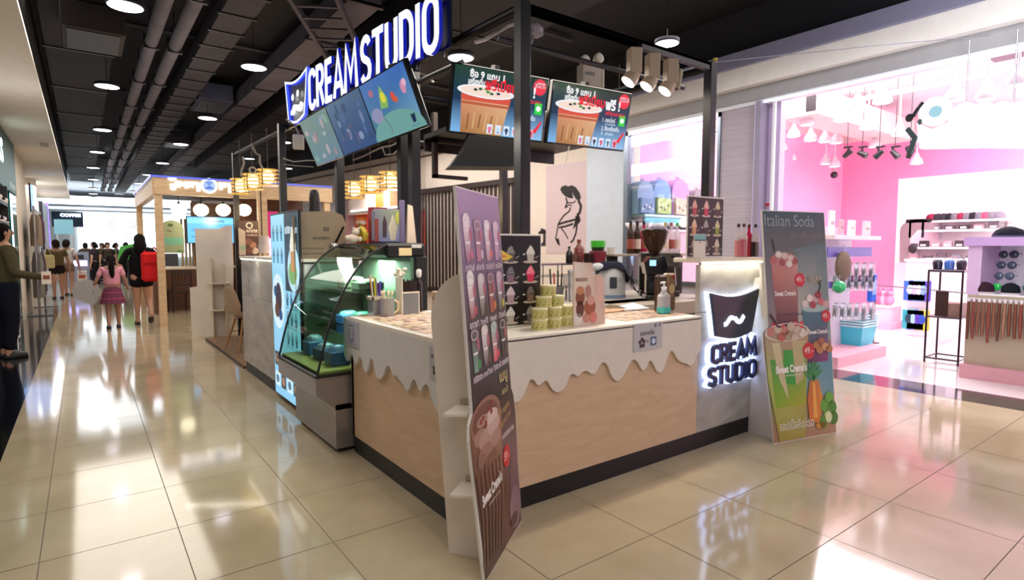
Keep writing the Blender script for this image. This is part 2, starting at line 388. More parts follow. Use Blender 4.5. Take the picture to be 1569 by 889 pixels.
m.build('door_frame', w, True)
m = M(k='glow3'); m.box(6.855, 6.875, -3, 3.98, 3.2, 3.222, c='#e9f3ff'); m.box(6.80, 6.83, 4.05, 4.06, .3, 3.2, c='#cfc0f0', k='satin'); m.build('light_strip', w, True)

# ================================================================ THE DESSERT STAND
FRONT = [(1.43,.60),(1.50,.575),(1.55,.63),(1.585,.70),(1.615,.70),(1.65,.64),(1.70,.61),(1.745,.60),(1.786,.598),(1.811,.614),(1.844,.669),(1.857,.697),(1.878,.708),(1.899,.691),(1.912,.669),(1.933,.664),(1.955,.68),(1.977,.686),(1.995,.667),(2.017,.63),(2.058,.604),(2.099,.614),(2.127,.642),(2.145,.689),(2.173,.698),(2.212,.672),(2.241,.697),(2.275,.702),(2.315,.675),(2.35,.672),(2.38,.716),(2.41,.736),(2.447,.715),(2.485,.635),(2.534,.598),(2.577,.623),(2.62,.671),(2.647,.71),(2.681,.721),(2.716,.694),(2.74,.656),(2.763,.637),(2.792,.649),(2.815,.686),(2.833,.696),(2.857,.673),(2.889,.621),(2.932,.60),(2.969,.627),(3.004,.713),(3.044,.738),(3.074,.705),(3.095,.673),(3.148,.642),(3.195,.631),(3.243,.606),(3.284,.622),(3.309,.679),(3.35,.70)]
LEFT = [(3.835,.66),(3.80,.63),(3.778,.628),(3.745,.668),(3.71,.696),(3.677,.678),(3.66,.639),(3.636,.624),(3.6,.651),(3.568,.70),(3.531,.688),(3.505,.63),(3.459,.597),(3.415,.638),(3.391,.701),(3.364,.714),(3.336,.693),(3.305,.614),(3.245,.598),(3.196,.627),(3.165,.681),(3.123,.712),(3.087,.694),(3.064,.665),(3.039,.660),(3.012,.674),(2.987,.654),(2.944,.644),(2.904,.613),(2.863,.604),(2.829,.65),(2.792,.694),(2.766,.676),(2.736,.639),(2.706,.639),(2.683,.671),(2.651,.691),(2.618,.673),(2.598,.625),(2.55,.576),(2.50,.57),(2.46,.60),(2.42,.66),(2.365,.62)]
def smooth(P, it=1):
    for _ in range(it):
        Q = [P[0]]
        for a, b in zip(P, P[1:]): Q += [(a[0] * .75 + b[0] * .25, a[1] * .75 + b[1] * .25), (a[0] * .25 + b[0] * .75, a[1] * .25 + b[1] * .75)]
        P = Q + [P[-1]]
    return P
cn = thing('service_counter', 'L-shaped dessert counter of pale wood with a white dripping-cream edge', 'counter', (1.43, 2.365, 0))
m = M(k='oak'); m.box(1.43, 3.348, 2.365, 2.42, .12, .9); m.box(1.43, 1.48, 2.42, 3.76, .12, .9); m.box(1.43, 1.95, 3.72, 3.755, .12, .9); m.build('wood_panel', cn, True)
m = M('#0d0c0e', 'satin'); m.box(1.44, 3.348, 2.375, 2.44, 0, .12); m.box(1.44, 1.5, 2.44, 3.75, 0, .12); m.build('plinth', cn, True)
P = smooth(FRONT); m = M('#dcd3c8', 'satin')
m.ext([(x, z) for x, z in P] + [(3.35, .925), (1.41, .925), (1.41, .6)], 2.345, 2.375, k='satin'); m.build('drip_panel', cn, True)
P = smooth(LEFT); m = M('#d3d0d0', 'satin'); m.T = Matrix.Translation((1.41, 0, 0)) @ Matrix.Rotation(R(90), 4, 'Z') @ Matrix.Diagonal((1, -1, 1, 1))
m.ext([(y, z) for y, z in P] + [(2.345, .62), (2.345, .925), (3.835, .925)], 0, .03); m.build('drip_panel', cn, True)
m = M('#e6ddd0', 'satin'); m.box(1.41, 3.35, 2.345, 2.98, .915, .94, b=.003); m.box(1.41, 2.05, 2.98, 3.755, .915, .94, b=.003); m.build('countertop', cn, True)
m = M('#8d847c', 'matte'); m.box(1.9, 3.3, 2.9, 2.95, .12, .9); m.box(1.95, 2.0, 2.95, 3.8, .12, .9); m.parts('inner_panel', cn, True)
m = M('#cfcdd4', 'print'); m.box(1.404, 1.4095, 3.56, 3.79, .745, .915, c='#b4b2bf')
m.T = Matrix.Translation((1.4035, 3.79, .745)) @ Matrix.Rotation(R(-90), 4, 'Z')
m.line([(.07, .12), (.075, .05), (.11, .035), (.145, .05), (.15, .12)], .008, c='#55556a'); m.squig(.06, .135, .11, .012, c='#666680'); m.squig(.05, .015, .12, .008, c='#666680'); m.build('notice', cn, True, label='grey paper notice with a cup drawing')
m = M('#cfcdd4', 'print'); m.box(1.404, 1.4095, 2.47, 2.60, .72, .90, c='#b8b4bc'); m.T = Matrix.Translation((1.4035, 2.6, .72)) @ Matrix.Rotation(R(-90), 4, 'Z')
for a in range(5): m.e2(.065 + .02 * math.cos(R(72 * a)), .06 + .02 * math.sin(R(72 * a)), .012, c='#2c1f2a')
m.squig(.02, .12, .08, .02, c='#3a3038'); m.build('notice', cn, True, label='grey paper notice with a flower on the left face')
m = M('#bdbfc2', 'print'); m.box(2.665, 2.935, 2.339, 2.3445, .765, .935, c='#b9b9bb')
m.T = Matrix.Translation((2.665, 2.3385, .765))
m.text('แลกครึ่ง', .06, .095, .032, w=.13, c='#4b4650', bold=.01); m.e2(.20, .15, .012, c='#6d6a70', d=.001); m.e2(.24, .15, .010, c='#6d6a70', d=.001)
for a in range(5): m.e2(.075 + .02 * math.cos(R(72 * a + 20)), .05 + .022 * math.sin(R(72 * a + 20)), .013, c='#3a2230')
m.text('+', .115, .045, .02, c='#555058'); m.r2(.155, .025, .055, .055, c='#3c5f84'); m.e2(.182, .052, .018, d=.002, c='#c8d4e2'); m.line([(.01, .14), (.03, .165)], .008, c='#dedbc0', d=.002)
m.build('notice', cn, True, label='taped paper notice with a flower and a blue emblem')
# concrete pillar with halo-lit logo
pl = thing('counter_pillar', 'tall concrete-look counter end with a lit cup logo and the words CREAM STUDIO', 'counter', (3.74, 2.5, 0))
m = M(k='concrete'); m.box(3.35, 4.12, 2.365, 2.40, .12, .955, b=.002); m.box(3.35, 4.12, 2.365, 2.40, .96, 1.285, b=.002); m.build('cladding', pl, True)
m = M('#0d0c0e', 'satin'); m.box(3.35, 4.12, 2.375, 2.40, 0, .12); m.build('plinth', pl, True)
m = M('#d8cdbd', 'satin'); m.box(3.34, 4.14, 2.36, 2.58, 1.30, 1.33, b=.003); m.build('shelf_top', pl, True)
m = M('#2a2728', 'satin'); m.box(4.085, 4.115, 2.54, 2.57, 0, 1.30); m.build('leg', pl, True)
m = M('#fff4d8', 'glow8'); m.box(3.36, 4.11, 2.352, 2.362, 1.288, 1.298); m.parts('light_strip', pl, True)
lamp('pillar_strip_light', 'AREA', (3.735, 2.33, 1.30), 1.6, (1, .95, .72), .72, .02, target=(3.735, 2.41, 1.0))
# letters drawn as strokes (unit box, baseline 0, height 1)
def arc(cx, cy, rx, ry, a0, a1, n=8): return [(cx + rx * math.cos(R(a0 + (a1 - a0) * i / n)), cy + ry * math.sin(R(a0 + (a1 - a0) * i / n))) for i in range(n + 1)]
GL = {
 'C': (.52, [arc(.27, .75, .2, .2, 10, 180) + arc(.27, .25, .2, .2, 180, 350)]),
 'R': (.56, [[(.07, 0), (.07, .95), (.25, .95)] + arc(.27, .72, .19, .23, 80, -80) + [(.09, .48)], [(.26, .48), (.48, 0)]]),
 'E': (.48, [[(.44, .95), (.07, .95), (.07, .05), (.44, .05)], [(.07, .5), (.4, .5)]]),
 'A': (.62, [[(.05, 0), (.31, .97), (.57, 0)], [(.14, .28), (.48, .28)]]),
 'M': (.78, [[(.06, 0), (.14, .97), (.39, .3), (.64, .97), (.72, 0)]]),
 'S': (.52, [arc(.26, .73, .19, .22, 20, 250) + arc(.26, .26, .2, .22, 75, -160)]),
 'T': (.54, [[(.01, .95), (.53, .95)], [(.27, .95), (.27, 0)]]),
 'U': (.56, [[(.08, 1), (.08, .28)] + arc(.28, .27, .2, .22, 180, 360) + [(.48, 1)]]),
 'D': (.58, [[(.08, .05), (.08, .95), (.24, .95)] + arc(.24, .65, .26, .30, 80, 0) + arc(.24, .35, .26, .30, 0, -80) + [(.24, .05), (.04, .05)]]),
 'I': (.20, [[(.1, 0), (.1, 1)]]),
 'O': (.60, [arc(.3, .72, .22, .24, 0, 180) + arc(.3, .28, .22, .24, 180, 360) + [(.52, .72)]]),
}
def word(m, t, x, z, h, w, d, thick, c, k, sw=.17, gap=.03, cs=None, ks=None, grow=0):
    tot = sum(GL[q][0] for q in t) + gap * (len(t) - 1); fx = w / tot; u = x
    for q in t:
        for st in GL[q][1]: m.line([(u + a * fx, z + b * h) for a, b in st], sw * h + grow, d, c, k, thick=thick, cside=cs, kside=ks)
        u += (GL[q][0] + gap) * fx
def cup_outline(x, z, w, h):      # tapering tumbler with a curling rim, corners up
    return [(x, z + h * .98)] + [(x + w * (i / 8), z + h * (.98 - .12 * math.sin(math.pi * i / 8) + .02 * i / 8)) for i in range(1, 8)] + [(x + w, z + h), (x + w * .93, z + h * .5), (x + w * .86, z + h * .1)] + \
        [(x + w * (.86 - .72 * i / 6), z + h * (.1 - .1 * math.sin(math.pi * i / 6))) for i in range(1, 6)] + [(x + w * .12, z + h * .1), (x + w * .07, z + h * .5)]
def moustache(m, x, z, w, d, c, k, thick=.01):
    m.line(smooth([(x, z), (x + w * .12, z + w * .02), (x + w * .3, z + w * .2), (x + w * .46, z + w * .16)], 2), [w * .03] + [w * .12] * 11 + [w * .05] if False else w * .13, d, c, k, thick=thick)
    m.line(smooth([(x + w, z + w * .2), (x + w * .86, z + w * .04), (x + w * .7, z + w * .02), (x + w * .54, z + w * .16)], 2), w * .13, d, c, k, thick=thick)
lg = M(); lg.T = Matrix.Translation((3.35, 2.365, 0))
co = cup_outline(.115, .62 + .28, .60, .22)
co = cup_outline(.06, .755, .60, .345)
cx, cz = .36, .93
lg.ext([(cx + (x - cx) * 1.05, cz + (z - cz) * 1.07) for x, z in co], -.030, -.004, '#cfe0ff', 'glow8'); lg.build('logo_halo', pl, True, label='white glowing rim of the cup logo')
lg = M(); lg.T = Matrix.Translation((3.35, 2.365, 0)); lg.ext(co, -.052, -.031, '#14162c', 'black'); lg.build('logo_cup', pl, True, label='black cup-shaped plate')
lg = M(); lg.T = Matrix.Translation((3.35, 2.365, 0)); moustache(lg, .215, .865, .24, .062, '#dfe8ff', 'glow2'); lg.build('logo_moustache', pl, True, label='white lit moustache')
lg = M(); lg.T = Matrix.Translation((3.35, 2.365, 0)); word(lg, 'CREAM', .085, .60, .125, .56, .034, .028, '#b8ccff', 'glow8', sw=.26, grow=.018); word(lg, 'STUDIO', .05, .445, .125, .60, .034, .028, '#a8c0ff', 'glow8', sw=.26, grow=.018)
lg.build('letter_halo', pl, True, label='blue-white glow behind the letters')
lg = M(); lg.T = Matrix.Translation((3.35, 2.365, 0)); word(lg, 'CREAM', .09, .60, .125, .56, .056, .02, '#12164a', 'black', sw=.24); word(lg, 'STUDIO', .055, .445, .125, .60, .056, .02, '#12164a', 'black', sw=.24)
lg.build('letters', pl, True, label='dark blue letters CREAM STUDIO')
# left end cabinet in concrete laminate
cb = thing('end_cabinet', 'grey concrete-look cabinet behind the lit menu, its top edge glowing', 'cabinet', (1.43, 6.0, 0))
m = M(k='concrete'); m.box(1.425, 1.95, 4.73, 7.06, .12, .87, b=.002); m.box(1.425, 1.95, 4.73, 7.06, .875, 1.27, b=.002); m.build('cladding', cb, True)
m = M('#100f11', 'satin'); m.box(1.44, 1.93, 4.74, 7.04, 0, .12); m.build('plinth', cb, True)
m = M('#d9cec0', 'satin'); m.box(1.41, 2.0, 4.70, 7.08, 1.285, 1.31, b=.003); m.build('countertop', cb, True)
m = M('#fff6df', 'glow8'); m.box(1.412, 1.422, 4.9, 7.03, 1.272, 1.283); m.parts('light_strip', cb, True)
lamp('cabinet_strip_light', 'AREA', (1.38, 6.3, 1.29), 2.2, (1, .95, .8), .02, 1.4, target=(1.45, 6.3, 1.0))
# backlit menu panel
def soft_cone(m, x, z, w, h, cup, cone, d=.001, k=None):         # soft-serve picture: cup below, swirl above
    m.p2([(x - w * .36, z + h * .45), (x + w * .36, z + h * .45), (x + w * .28, z), (x - w * .28, z)], d, cup, k)
    m.p2([(x - w * .4, z + h * .45), (x + w * .4, z + h * .45), (x + w * .42, z + h * .58), (x + w * .28, z + h * .74), (x + w * .16, z + h * .88), (x, z + h), (x - w * .14, z + h * .88), (x - w * .3, z + h * .74), (x - w * .42, z + h * .58)], d + .0004, cone, k)
    for q in (.56, .68, .8): m.line([(x - w * .34 * (1.5 - q), z + h * q), (x + w * .3 * (1.5 - q), z + h * (q + .04))], h * .018, d + .0008, '#ffffff' if cone != '#f2efe8' else '#cfc8ba', k)
bm = thing('menu_lightbox', 'tall bright blue-white backlit dessert menu on the cabinet side', 'lightbox', (1.40, 4.77, 0), R(-90))
bm.location = (1.40, 5.63, .04)
m = M('#17181c', 'satin'); m.box(-.01, .86, 0, .022, 0, 1.67, b=.004); m.build('frame', bm)
m = M(k='screen'); m.p2([(.012, .012), (.845, .012), (.845, 1.655), (.012, 1.655)], .002, ['#7fc4ee', '#8ad0f2', '#a9def4', '#9fdcf5'])
m.p2([(.45, .99), (.845, .99), (.845, 1.655), (.45, 1.655)], .003, '#2f3e49'); m.squig(.48, 1.48, .3, .06, d=.004, c='#dff2fa')
for r in range(2):
    for q in range(3): soft_cone(m, .1 + q * .13, 1.42 - r * .2, .09, .15, '#4c8aa6', '#3c6f8c', .004)
m.e2(.70, 1.18, .17, .19, d=.004, c='#bfe8f6'); soft_cone(m, .7, 1.16, .2, .38, '#c98d4c', '#e7e2c8', .006); m.e2(.68, 1.15, .12, .1, d=.005, c='#7fae6a')
m.e2(.20, .88, .20, .25, d=.004, c='#d7f0fa'); m.e2(.22, .90, .10, .15, d=.005, c='#3a2f3c'); m.e2(.17, .80, .08, .07, d=.006, c='#5c3f36'); m.e2(.12, .97, .05, .05, d=.006, c='#26547c'); m.e2(.28, .76, .06, .05, d=.006, c='#2c4f86')
for r in range(3):
    for q in range(3): soft_cone(m, .50 + q * .12, .86 - r * .17, .09, .13, '#2f5f80', '#3f7b9c', .005); m.squig(.46 + q * .12, .835 - r * .17, .07, .014, d=.005, c='#2b5068')
for r in range(2):
    for q in range(4): m.r2(.04 + q * .19, .28 - r * .19, .15, .13, .004, '#d5eefa' if (q + r) % 2 else '#28333c'); m.e2(.115 + q * .19, .345 - r * .19, .05, .04, d=.005, c='#3c6c8e' if (q + r) % 2 else '#9c6d4c')
m.build('lit_print', bm)
# curved glass cake fridge
cs = thing('cake_display_case', 'curved-glass cake display fridge with a steel base beside the white counter', 'display case', (1.5, 4.2, 0))
ya, yb = 3.78, 4.70
m = M(k='steel'); m.box(1.32, 1.93, ya, yb, .03, .34, b=.003); m.T = Matrix(); 
prof = [(1.195, .42), (1.195, .535), (1.95, .535), (1.95, .30), (1.33, .30)]
Rz = Matrix.Identity(4)
m.add([(x, ya, z) for x, z in prof] + [(x, yb, z) for x, z in prof], [(0, 1, 2, 3, 4)[::-1], (5, 6, 7, 8, 9)] + [(i, (i + 1) % 5, 5 + (i + 1) % 5, 5 + i) for i in range(5)], '#8d8077', 'steel')
m.build('steel_base', cs, True)
m = M('#1a1a1d', 'satin'); m.box(1.19, 1.95, ya - .005, yb + .005, .535, .553); m.box(1.35, 1.9, ya + .03, yb - .03, 0, .03); m.parts('black_trim', cs, True)
cur = [(1.205, .553), (1.24, .70), (1.285, .86), (1.34, 1.0), (1.41, 1.14), (1.50, 1.27), (1.60, 1.365), (1.72, 1.425)]
cur = smooth(cur, 1)
m = M('#ffffff', 'greenglass'); n = len(cur)
m.add([(x, ya, z) for x, z in cur] + [(x, yb, z) for x, z in cur], [(i, i + 1, n + i + 1, n + i) for i in range(n - 1)], smooth=True)
for y in (ya, yb): m.add([(x, y, z) for x, z in cur] + [(1.93, y, 1.425), (1.93, y, .553)], [tuple(range(n + 2))])
m.build('curved_glass', cs, True)
m = M('#141417', 'satin')
for y in (ya, yb): m.tube([(x, y, z) for x, z in cur], .008, 6)
m.parts('glass_edge', cs, True)
m = M('#0e0e11', 'satin'); m.box(1.70, 2.02, ya - .01, yb, 1.33, 1.435, b=.02); m.box(1.93, 2.03, ya - .01, yb, .5, 1.34, b=.01); m.build('back_frame', cs, True)
m = M('#e8d9a8', 'print'); m.box(1.80, 1.90, ya - .014, ya - .0105, 1.345, 1.40, c='#f0dca4'); m.box(1.90, 1.98, ya - .014, ya - .0105, 1.40, 1.425, c='#d9d7d2'); m.build('price_label', cs, True, label='yellow and white price tags')
m = M('#c9d8cf', 'glass'); m.box(1.42, 1.92, ya + .02, yb - .02, .80, .806); m.box(1.52, 1.92, ya + .02, yb - .02, 1.08, 1.086); m.parts('glass_shelf', cs, True)
m = M('#c8bd62', 'satin'); m.box(1.22, 1.92, ya + .02, yb - .02, .556, .572, c='#c3b864'); m.build('tray', cs, True, label='yellow base tray')
m = M('#3c5b50', 'satin'); m.box(1.90, 1.925, ya + .01, yb - .01, .56, 1.33, c='#8fa48c'); m.build('back_panel', cs, True)
lamp('case_light', 'AREA', (1.66, 4.2, 1.32), 24, (.85, 1, .92), .3, .8, target=(1.6, 4.2, .5))
def cake_box(x, y, z, w, d, h, c1, c2, lab, cat='box', grp='packs in the cake fridge', nm='cake_pack'):
    t = thing(nm, lab, cat, (x, y, z), 0, grp)
    m = M(c1, 'satin'); m.box(-w / 2, w / 2, -d / 2, d / 2, 0, h * .7, b=.006); m.build('base', t)
    m = M(c2, 'gloss'); m.lathe([(w * .45, 0), (w * .42, h * .2), (w * .2, h * .3)], 0, 0, h * .7, 10, c=c2); m.build('lid', t)
cake_box(1.42, 4.0, .573, .14, .16, .14, '#3d66a8', '#86aee0', 'blue pack at the near front of the fridge floor')
cake_box(1.42, 4.25, .573, .14, .16, .12, '#2f4d86', '#b8d6ec', 'dark blue pack in the middle of the fridge floor')
cake_box(1.42, 4.5, .573, .14, .16, .15, '#4a7ab8', '#9cc8d8', 'mid-blue pack at the far end of the fridge floor')
cake_box(1.6, 3.95, .573, .12, .14, .10, '#aaa27c', '#e8e2c0', 'cream pack behind the near blue pack')
cake_box(1.66, 4.1, .807, .16, .14, .12, '#3f8f7a', '#7fd0b8', 'green pack on the middle glass shelf, nearest')
cake_box(1.66, 4.4, .807, .16, .14, .10, '#3b6cae', '#8fd4d8', 'blue pack on the middle glass shelf, farther')
cake_box(1.72, 4.15, 1.087, .2, .16, .08, '#4c5146', '#7a8270', 'dark pack on the top glass shelf, nearest')
cake_box(1.72, 4.45, 1.087, .2, .16, .09, '#5f6552', '#9aa58c', 'olive pack on the top glass shelf, farther')
# things standing on the fridge
t = thing('notice_board', 'large worn beige board with printed lines leaning on the fridge roof', 'board', (1.40, 4.86, 1.31), R(-8))
m = M('#a08d72', 'satin'); m.ext([(0, -.55), (.34, -.55), (.40, -.1), (.41, .30), (.38, .37), (.30, .40), (.02, .385), (-.02, .33)], 0, .02, c='#a39075'); m.build('board', t)
m = M('#5d4f3e', 'print')
for q in range(6): m.squig(.05, .08 - q * .045, .17, .014, d=.001, c='#57493a')
m.squig(.14, .16, .12, .025, c='#3e342b'); m.e2(.025, .2, .012, c='#2b2520'); m.e2(.05, -.02, .012, c='#2b2520'); m.r2(.22, .23, .05, .035, c='#6e6354'); m.build('print', t)
m = M('#23201c', 'metal'); m.tube([(.30, -.02, .10), (.385, -.03, .27)], .009, 8, c='#2c2a26'); m.lathe([(.02, 0), (.035, .01), (.03, .05), (.02, .06)], .30, -.03, .07, 10, c='#c8c6c0'); m.parts('clamp', t)
t = thing('plush_bear', 'small pale soft toy at the corner of the fridge roof', 'toy', (1.63, 4.2, 1.436))
m = M('#e4d3c2', 'cloth'); m.sph(0, 0, .035, .045, .035, .035); m.sph(.02, -.01, .085, .03, .028, .028); m.sph(0, -.02, .108, .011); m.sph(.042, -.02, .108, .011); m.sph(-.045, -.01, .04, .02); m.sph(.05, -.015, .03, .02); m.build('body', t)
t = thing('banana_bunch', 'yellow bunch of bananas standing on the fridge roof', 'fruit', (1.73, 4.32, 1.436))
for q in range(6):
    a = R(-60 + q * 28); m = M('#e2c83c', 'satin'); r_ = .045
    m.tube([(math.cos(a) * .01, math.sin(a) * .01, .13), (math.cos(a) * .03, math.sin(a) * .03, .115), (math.cos(a) * .055, math.sin(a) * .055, .07), (math.cos(a) * .05, math.sin(a) * .05, .02)], [.006, .014, .017, .008], 7)
    m.build('banana', t)
m = M('#6b5a24', 'satin'); m.tube([(0, 0, .125), (.005, 0, .155)], .012, 7); m.build('stem', t)
t = thing('printed_bag', 'glossy grey printed bag with a pale cone picture on the fridge roof', 'bag', (1.735, 4.06, 1.437), R(-6))
m = M('#8d8fa6', 'gloss'); m.box(0, .25, 0, .06, 0, .255, b=.02, c='#8a8aa0'); m.build('bag', t)
m = M(k='print'); m.p2([(.01, .01), (.24, .01), (.24, .25), (.01, .25)], .001, ['#6d6f96', '#9aa0dc', '#a8b48c', '#7c7c84']); m.p2([(.13, .02), (.17, .02), (.185, .12), (.15, .22), (.115, .12)], .002, '#d8d2b8'); m.p2([(.07, .04), (.10, .04), (.105, .15), (.085, .21), (.07, .15)], .002, '#4a3540')
m.r2(0.01, .01, .03, .17, .002, '#8a3e38'); m.e2(.20, .19, .03, .05, .002, '#c8cc5c'); m.build('print', t)
t = thing('red_box', 'red box standing behind the grey printed bag', 'box', (1.86, 4.38, 1.437)); m = M('#a8323c', 'satin'); m.box(0, .14, 0, .08, 0, .29, b=.004); m.build('carton', t); m = M('#d8c8c4', 'print'); m.T = Matrix.Translation((0, 0, 0)); m.squig(.02, .255, .12, .02, c='#e8dcd4'); m.build('print', t)
t = thing('striped_cup_stack', 'stack of paper cups with orange bands beside the bananas', 'cups', (1.80, 4.45, 1.437)); 
for q in range(7): m = M(); m.lathe([(.036, 0), (.044, .028), (.046, .03)], 0, 0, q * .03, 12, c='#efe6da' if q % 2 else '#d97a3c', k='satin'); m.build('paper_cup', t)
t = thing('paper_sleeve_stack', 'upright white folded card sleeve beside the black fridge frame', 'card', (1.90, 3.84, 1.436), R(-14)); m = M('#e9d4bb', 'satin'); m.add([(0, 0, 0), (.07, 0, 0), (.045, 0, .27), (.012, 0, .28), (0, .05, 0), (.07, .05, 0), (.045, .03, .27), (.012, .03, .28)], [(0, 1, 2, 3), (7, 6, 5, 4), (1, 5, 6, 2), (4, 0, 3, 7), (3, 2, 6, 7)]); m.build('sleeve', t)
m = M('#5d5878', 'print'); m.box(-.05, -.012, .0, .03, 0, .31, b=.003, c='#6e6384'); m.build('leaflet', t, label='mauve leaflet')
t = thing('tall_tumbler', 'tall dark cylinder rising behind the beige board', 'tumbler', (1.60, 4.98, 1.31)); m = M('#221e1e', 'satin'); m.lathe([(.062, 0), (.055, .25), (.042, .52), (.038, .56), (.03, .58), (.012, .585)], 0, 0, 0, 16); m.build('cylinder', t); m = M('#39332f', 'satin'); m.lathe([(.044, 0), (.044, .012)], 0, 0, .50, 16); m.build('band', t)
# ---------------------------------------------------------------- things on the counter
CT = .94
def paper_mat(name, lab, x0, x1, y0, y1, rz=0, nr=6, nc=9):
    t = thing(name, lab, 'menu sheet', ((x0 + x1) / 2, (y0 + y1) / 2, CT), rz); w, h = (x1 - x0), (y1 - y0)
    m = M('#efe0cd', 'print'); m.box(-w / 2, w / 2, -h / 2, h / 2, .0005, .004); m.build('sheet', t)
    m = M(k='print'); m.T = Matrix.Translation((-w / 2, -h / 2, .004)) @ Matrix.Rotation(R(-90), 4, 'X')
    g_ = random.Random(3)
    for r in range(nr):
        for q in range(nc):
            u, v = (q + .08) * w / nc, (r + .1) * h / nr
            m.p2([(u, v), (u + w / nc * .84, v), (u + w / nc * .84, v + h / nr * .8), (u, v + h / nr * .8)], .0012, g_.choice(['#b98e6e', '#d9b79a', '#a8775c', '#c9a58c', '#8f6552']))
            m.e2(u + w / nc * .4, v + h / nr * .4, w / nc * .25, h / nr * .28, .0018, g_.choice(['#f1dcc4', '#e7b8a6', '#6e4434', '#e2c79c']))
    m.build('pictures', t); return t
paper_mat('menu_sheet', 'laminated picture menu lying on the counter beside the straws', 1.44, 1.95, 2.72, 3.74, 0, 9, 5)
paper_mat('menu_sheet', 'laminated picture menu lying on the counter near the hand sanitiser', 2.70, 3.32, 2.44, 2.86, 0, 5, 9)
t = thing('straw_jar', 'clear square jar of coloured straws at the end of the white counter', 'jar', (1.60, 3.70, CT)); 
m = M('#f4e6d2', 'vinyl'); m.box(-.05, .05, -.05, .05, 0, .13, b=.006); m.build('jar', t); m = M('#efdcc0', 'satin'); m.box(-.055, .055, -.055, -.045, .11, .13); m.box(-.055, .055, .045, .055, .11, .13); m.box(-.055, -.045, -.055, .055, .11, .13); m.box(.045, .055, -.055, .055, .11, .13); m.build('rim', t)
for q, c in enumerate(['#e8e0d2', '#e0862c', '#e4c332', '#3aa04a', '#2f9fd6', '#c84fc0', '#7a43c0', '#2448c8', '#1d2f80']):
    m = M(c, 'satin'); x = -.038 + q * .0095; m.tube([(x * .6, rnd.uniform(-.02, .02), .01), (x * 1.15 - .006, rnd.uniform(-.02, .03), .27 - .006 * q + rnd.uniform(0, .01))], .0045, 6); m.build('straw', t)
t = thing('utensil_jar', 'clear jug of pale wooden spoons in front of the coloured straws', 'jar', (1.62, 3.58, CT)); m = M('#f6e6cc', 'vinyl'); m.lathe([(.045, 0), (.048, .12), (.051, .125)], n=14); m.build('jar', t)
m = M('#e8cfa6', 'satin'); m.tube([(.05, 0, .11), (.08, 0, .09), (.078, 0, .04), (.048, 0, .02)], .007, 6); m.build('handle', t)
for q in range(7): a = q * .9; m = M('#f0dcb4', 'satin'); m.tube([(.01 * math.cos(a), .01 * math.sin(a), .01), (.035 * math.cos(a), .035 * math.sin(a), .155)], .005, 6); m.sph(.036 * math.cos(a), .036 * math.sin(a), .16, .010, .006, .016, 8); m.build('spoon', t)
t = thing('straw_dispenser', 'clear holder packed with dark brown straws', 'straws', (1.79, 3.62, CT)); m = M('#eee0cc', 'vinyl'); m.box(-.062, .062, -.05, .05, 0, .155, b=.004); m.build('holder', t)
m = M('#efe4d0', 'satin'); m.box(-.064, .064, -.052, -.049, .15, .16); m.box(.06, .066, -.05, .05, 0, .16); m.box(-.066, -.06, -.05, .05, 0, .26); m.build('rim', t)
for r in range(4):
    for q in range(9): m = M('#2c1713', 'satin'); x = -.05 + q * .0125; y = -.032 + r * .02; m.tube([(x, y, .01), (x * 1.08, y, .235 + rnd.uniform(-.01, .012))], .0045, 5); m.build('straw', t)
t = thing('white_flowers', 'small bunch of white paper flowers behind the brown straws', 'flowers', (1.83, 3.71, CT)); m = M('#56482e', 'satin'); m.tube([(0, 0, 0), (-.04, 0, .27)], .005, 6); m.lathe([(.03, 0), (.025, .1)], n=10, c='#6c5c48'); m.build('stem', t)
for q in range(9): m = M('#f4ecd8', 'cloth'); m.sph(-.05 + rnd.uniform(-.035, .035), rnd.uniform(-.02, .02), .29 + rnd.uniform(-.03, .03), .018, .018, .014, 8); m.build('blossom', t)
t = thing('pump_bottle', 'small dark pump bottle with a white head behind the brown straws', 'bottle', (1.91, 3.68, CT)); m = M('#14110f', 'gloss'); m.lathe([(.022, 0), (.024, .2), (.012, .23), (.01, .25)], n=12); m.build('bottle', t); m = M('#d9d4cc', 'satin'); m.lathe([(.014, .25), (.02, .27), (.02, .30), (.008, .31)], n=10); m.build('pump', t)
t = thing('table_menu', 'slim printed upright menu holder on the left counter', 'menu holder', (1.60, 2.93, CT), R(-60)); m = M('#e3c9a6', 'satin'); m.box(0, .05, 0, .03, 0, .21, b=.003); m.build('holder', t); m = M('#80606a', 'print'); m.r2(.004, .01, .042, .19, .001, '#c8a58c'); 
for q in range(4): m.squig(.008, .03 + q * .045, .03, .014, d=.002, c='#6b4a48')
m.build('print', t)
t = thing('leaflet_card', 'mauve and brown card standing beside the white arched board', 'card', (1.50, 2.62, CT), R(30)); m = M('#8a6c78', 'print'); m.box(0, .05, 0, .004, 0, .27, c='#7d6070'); m.r2(.005, .01, .04, .25, .001, ['#6a4a48', '#8a6670', '#b896a8', '#a488a0']); m.build('card', t)
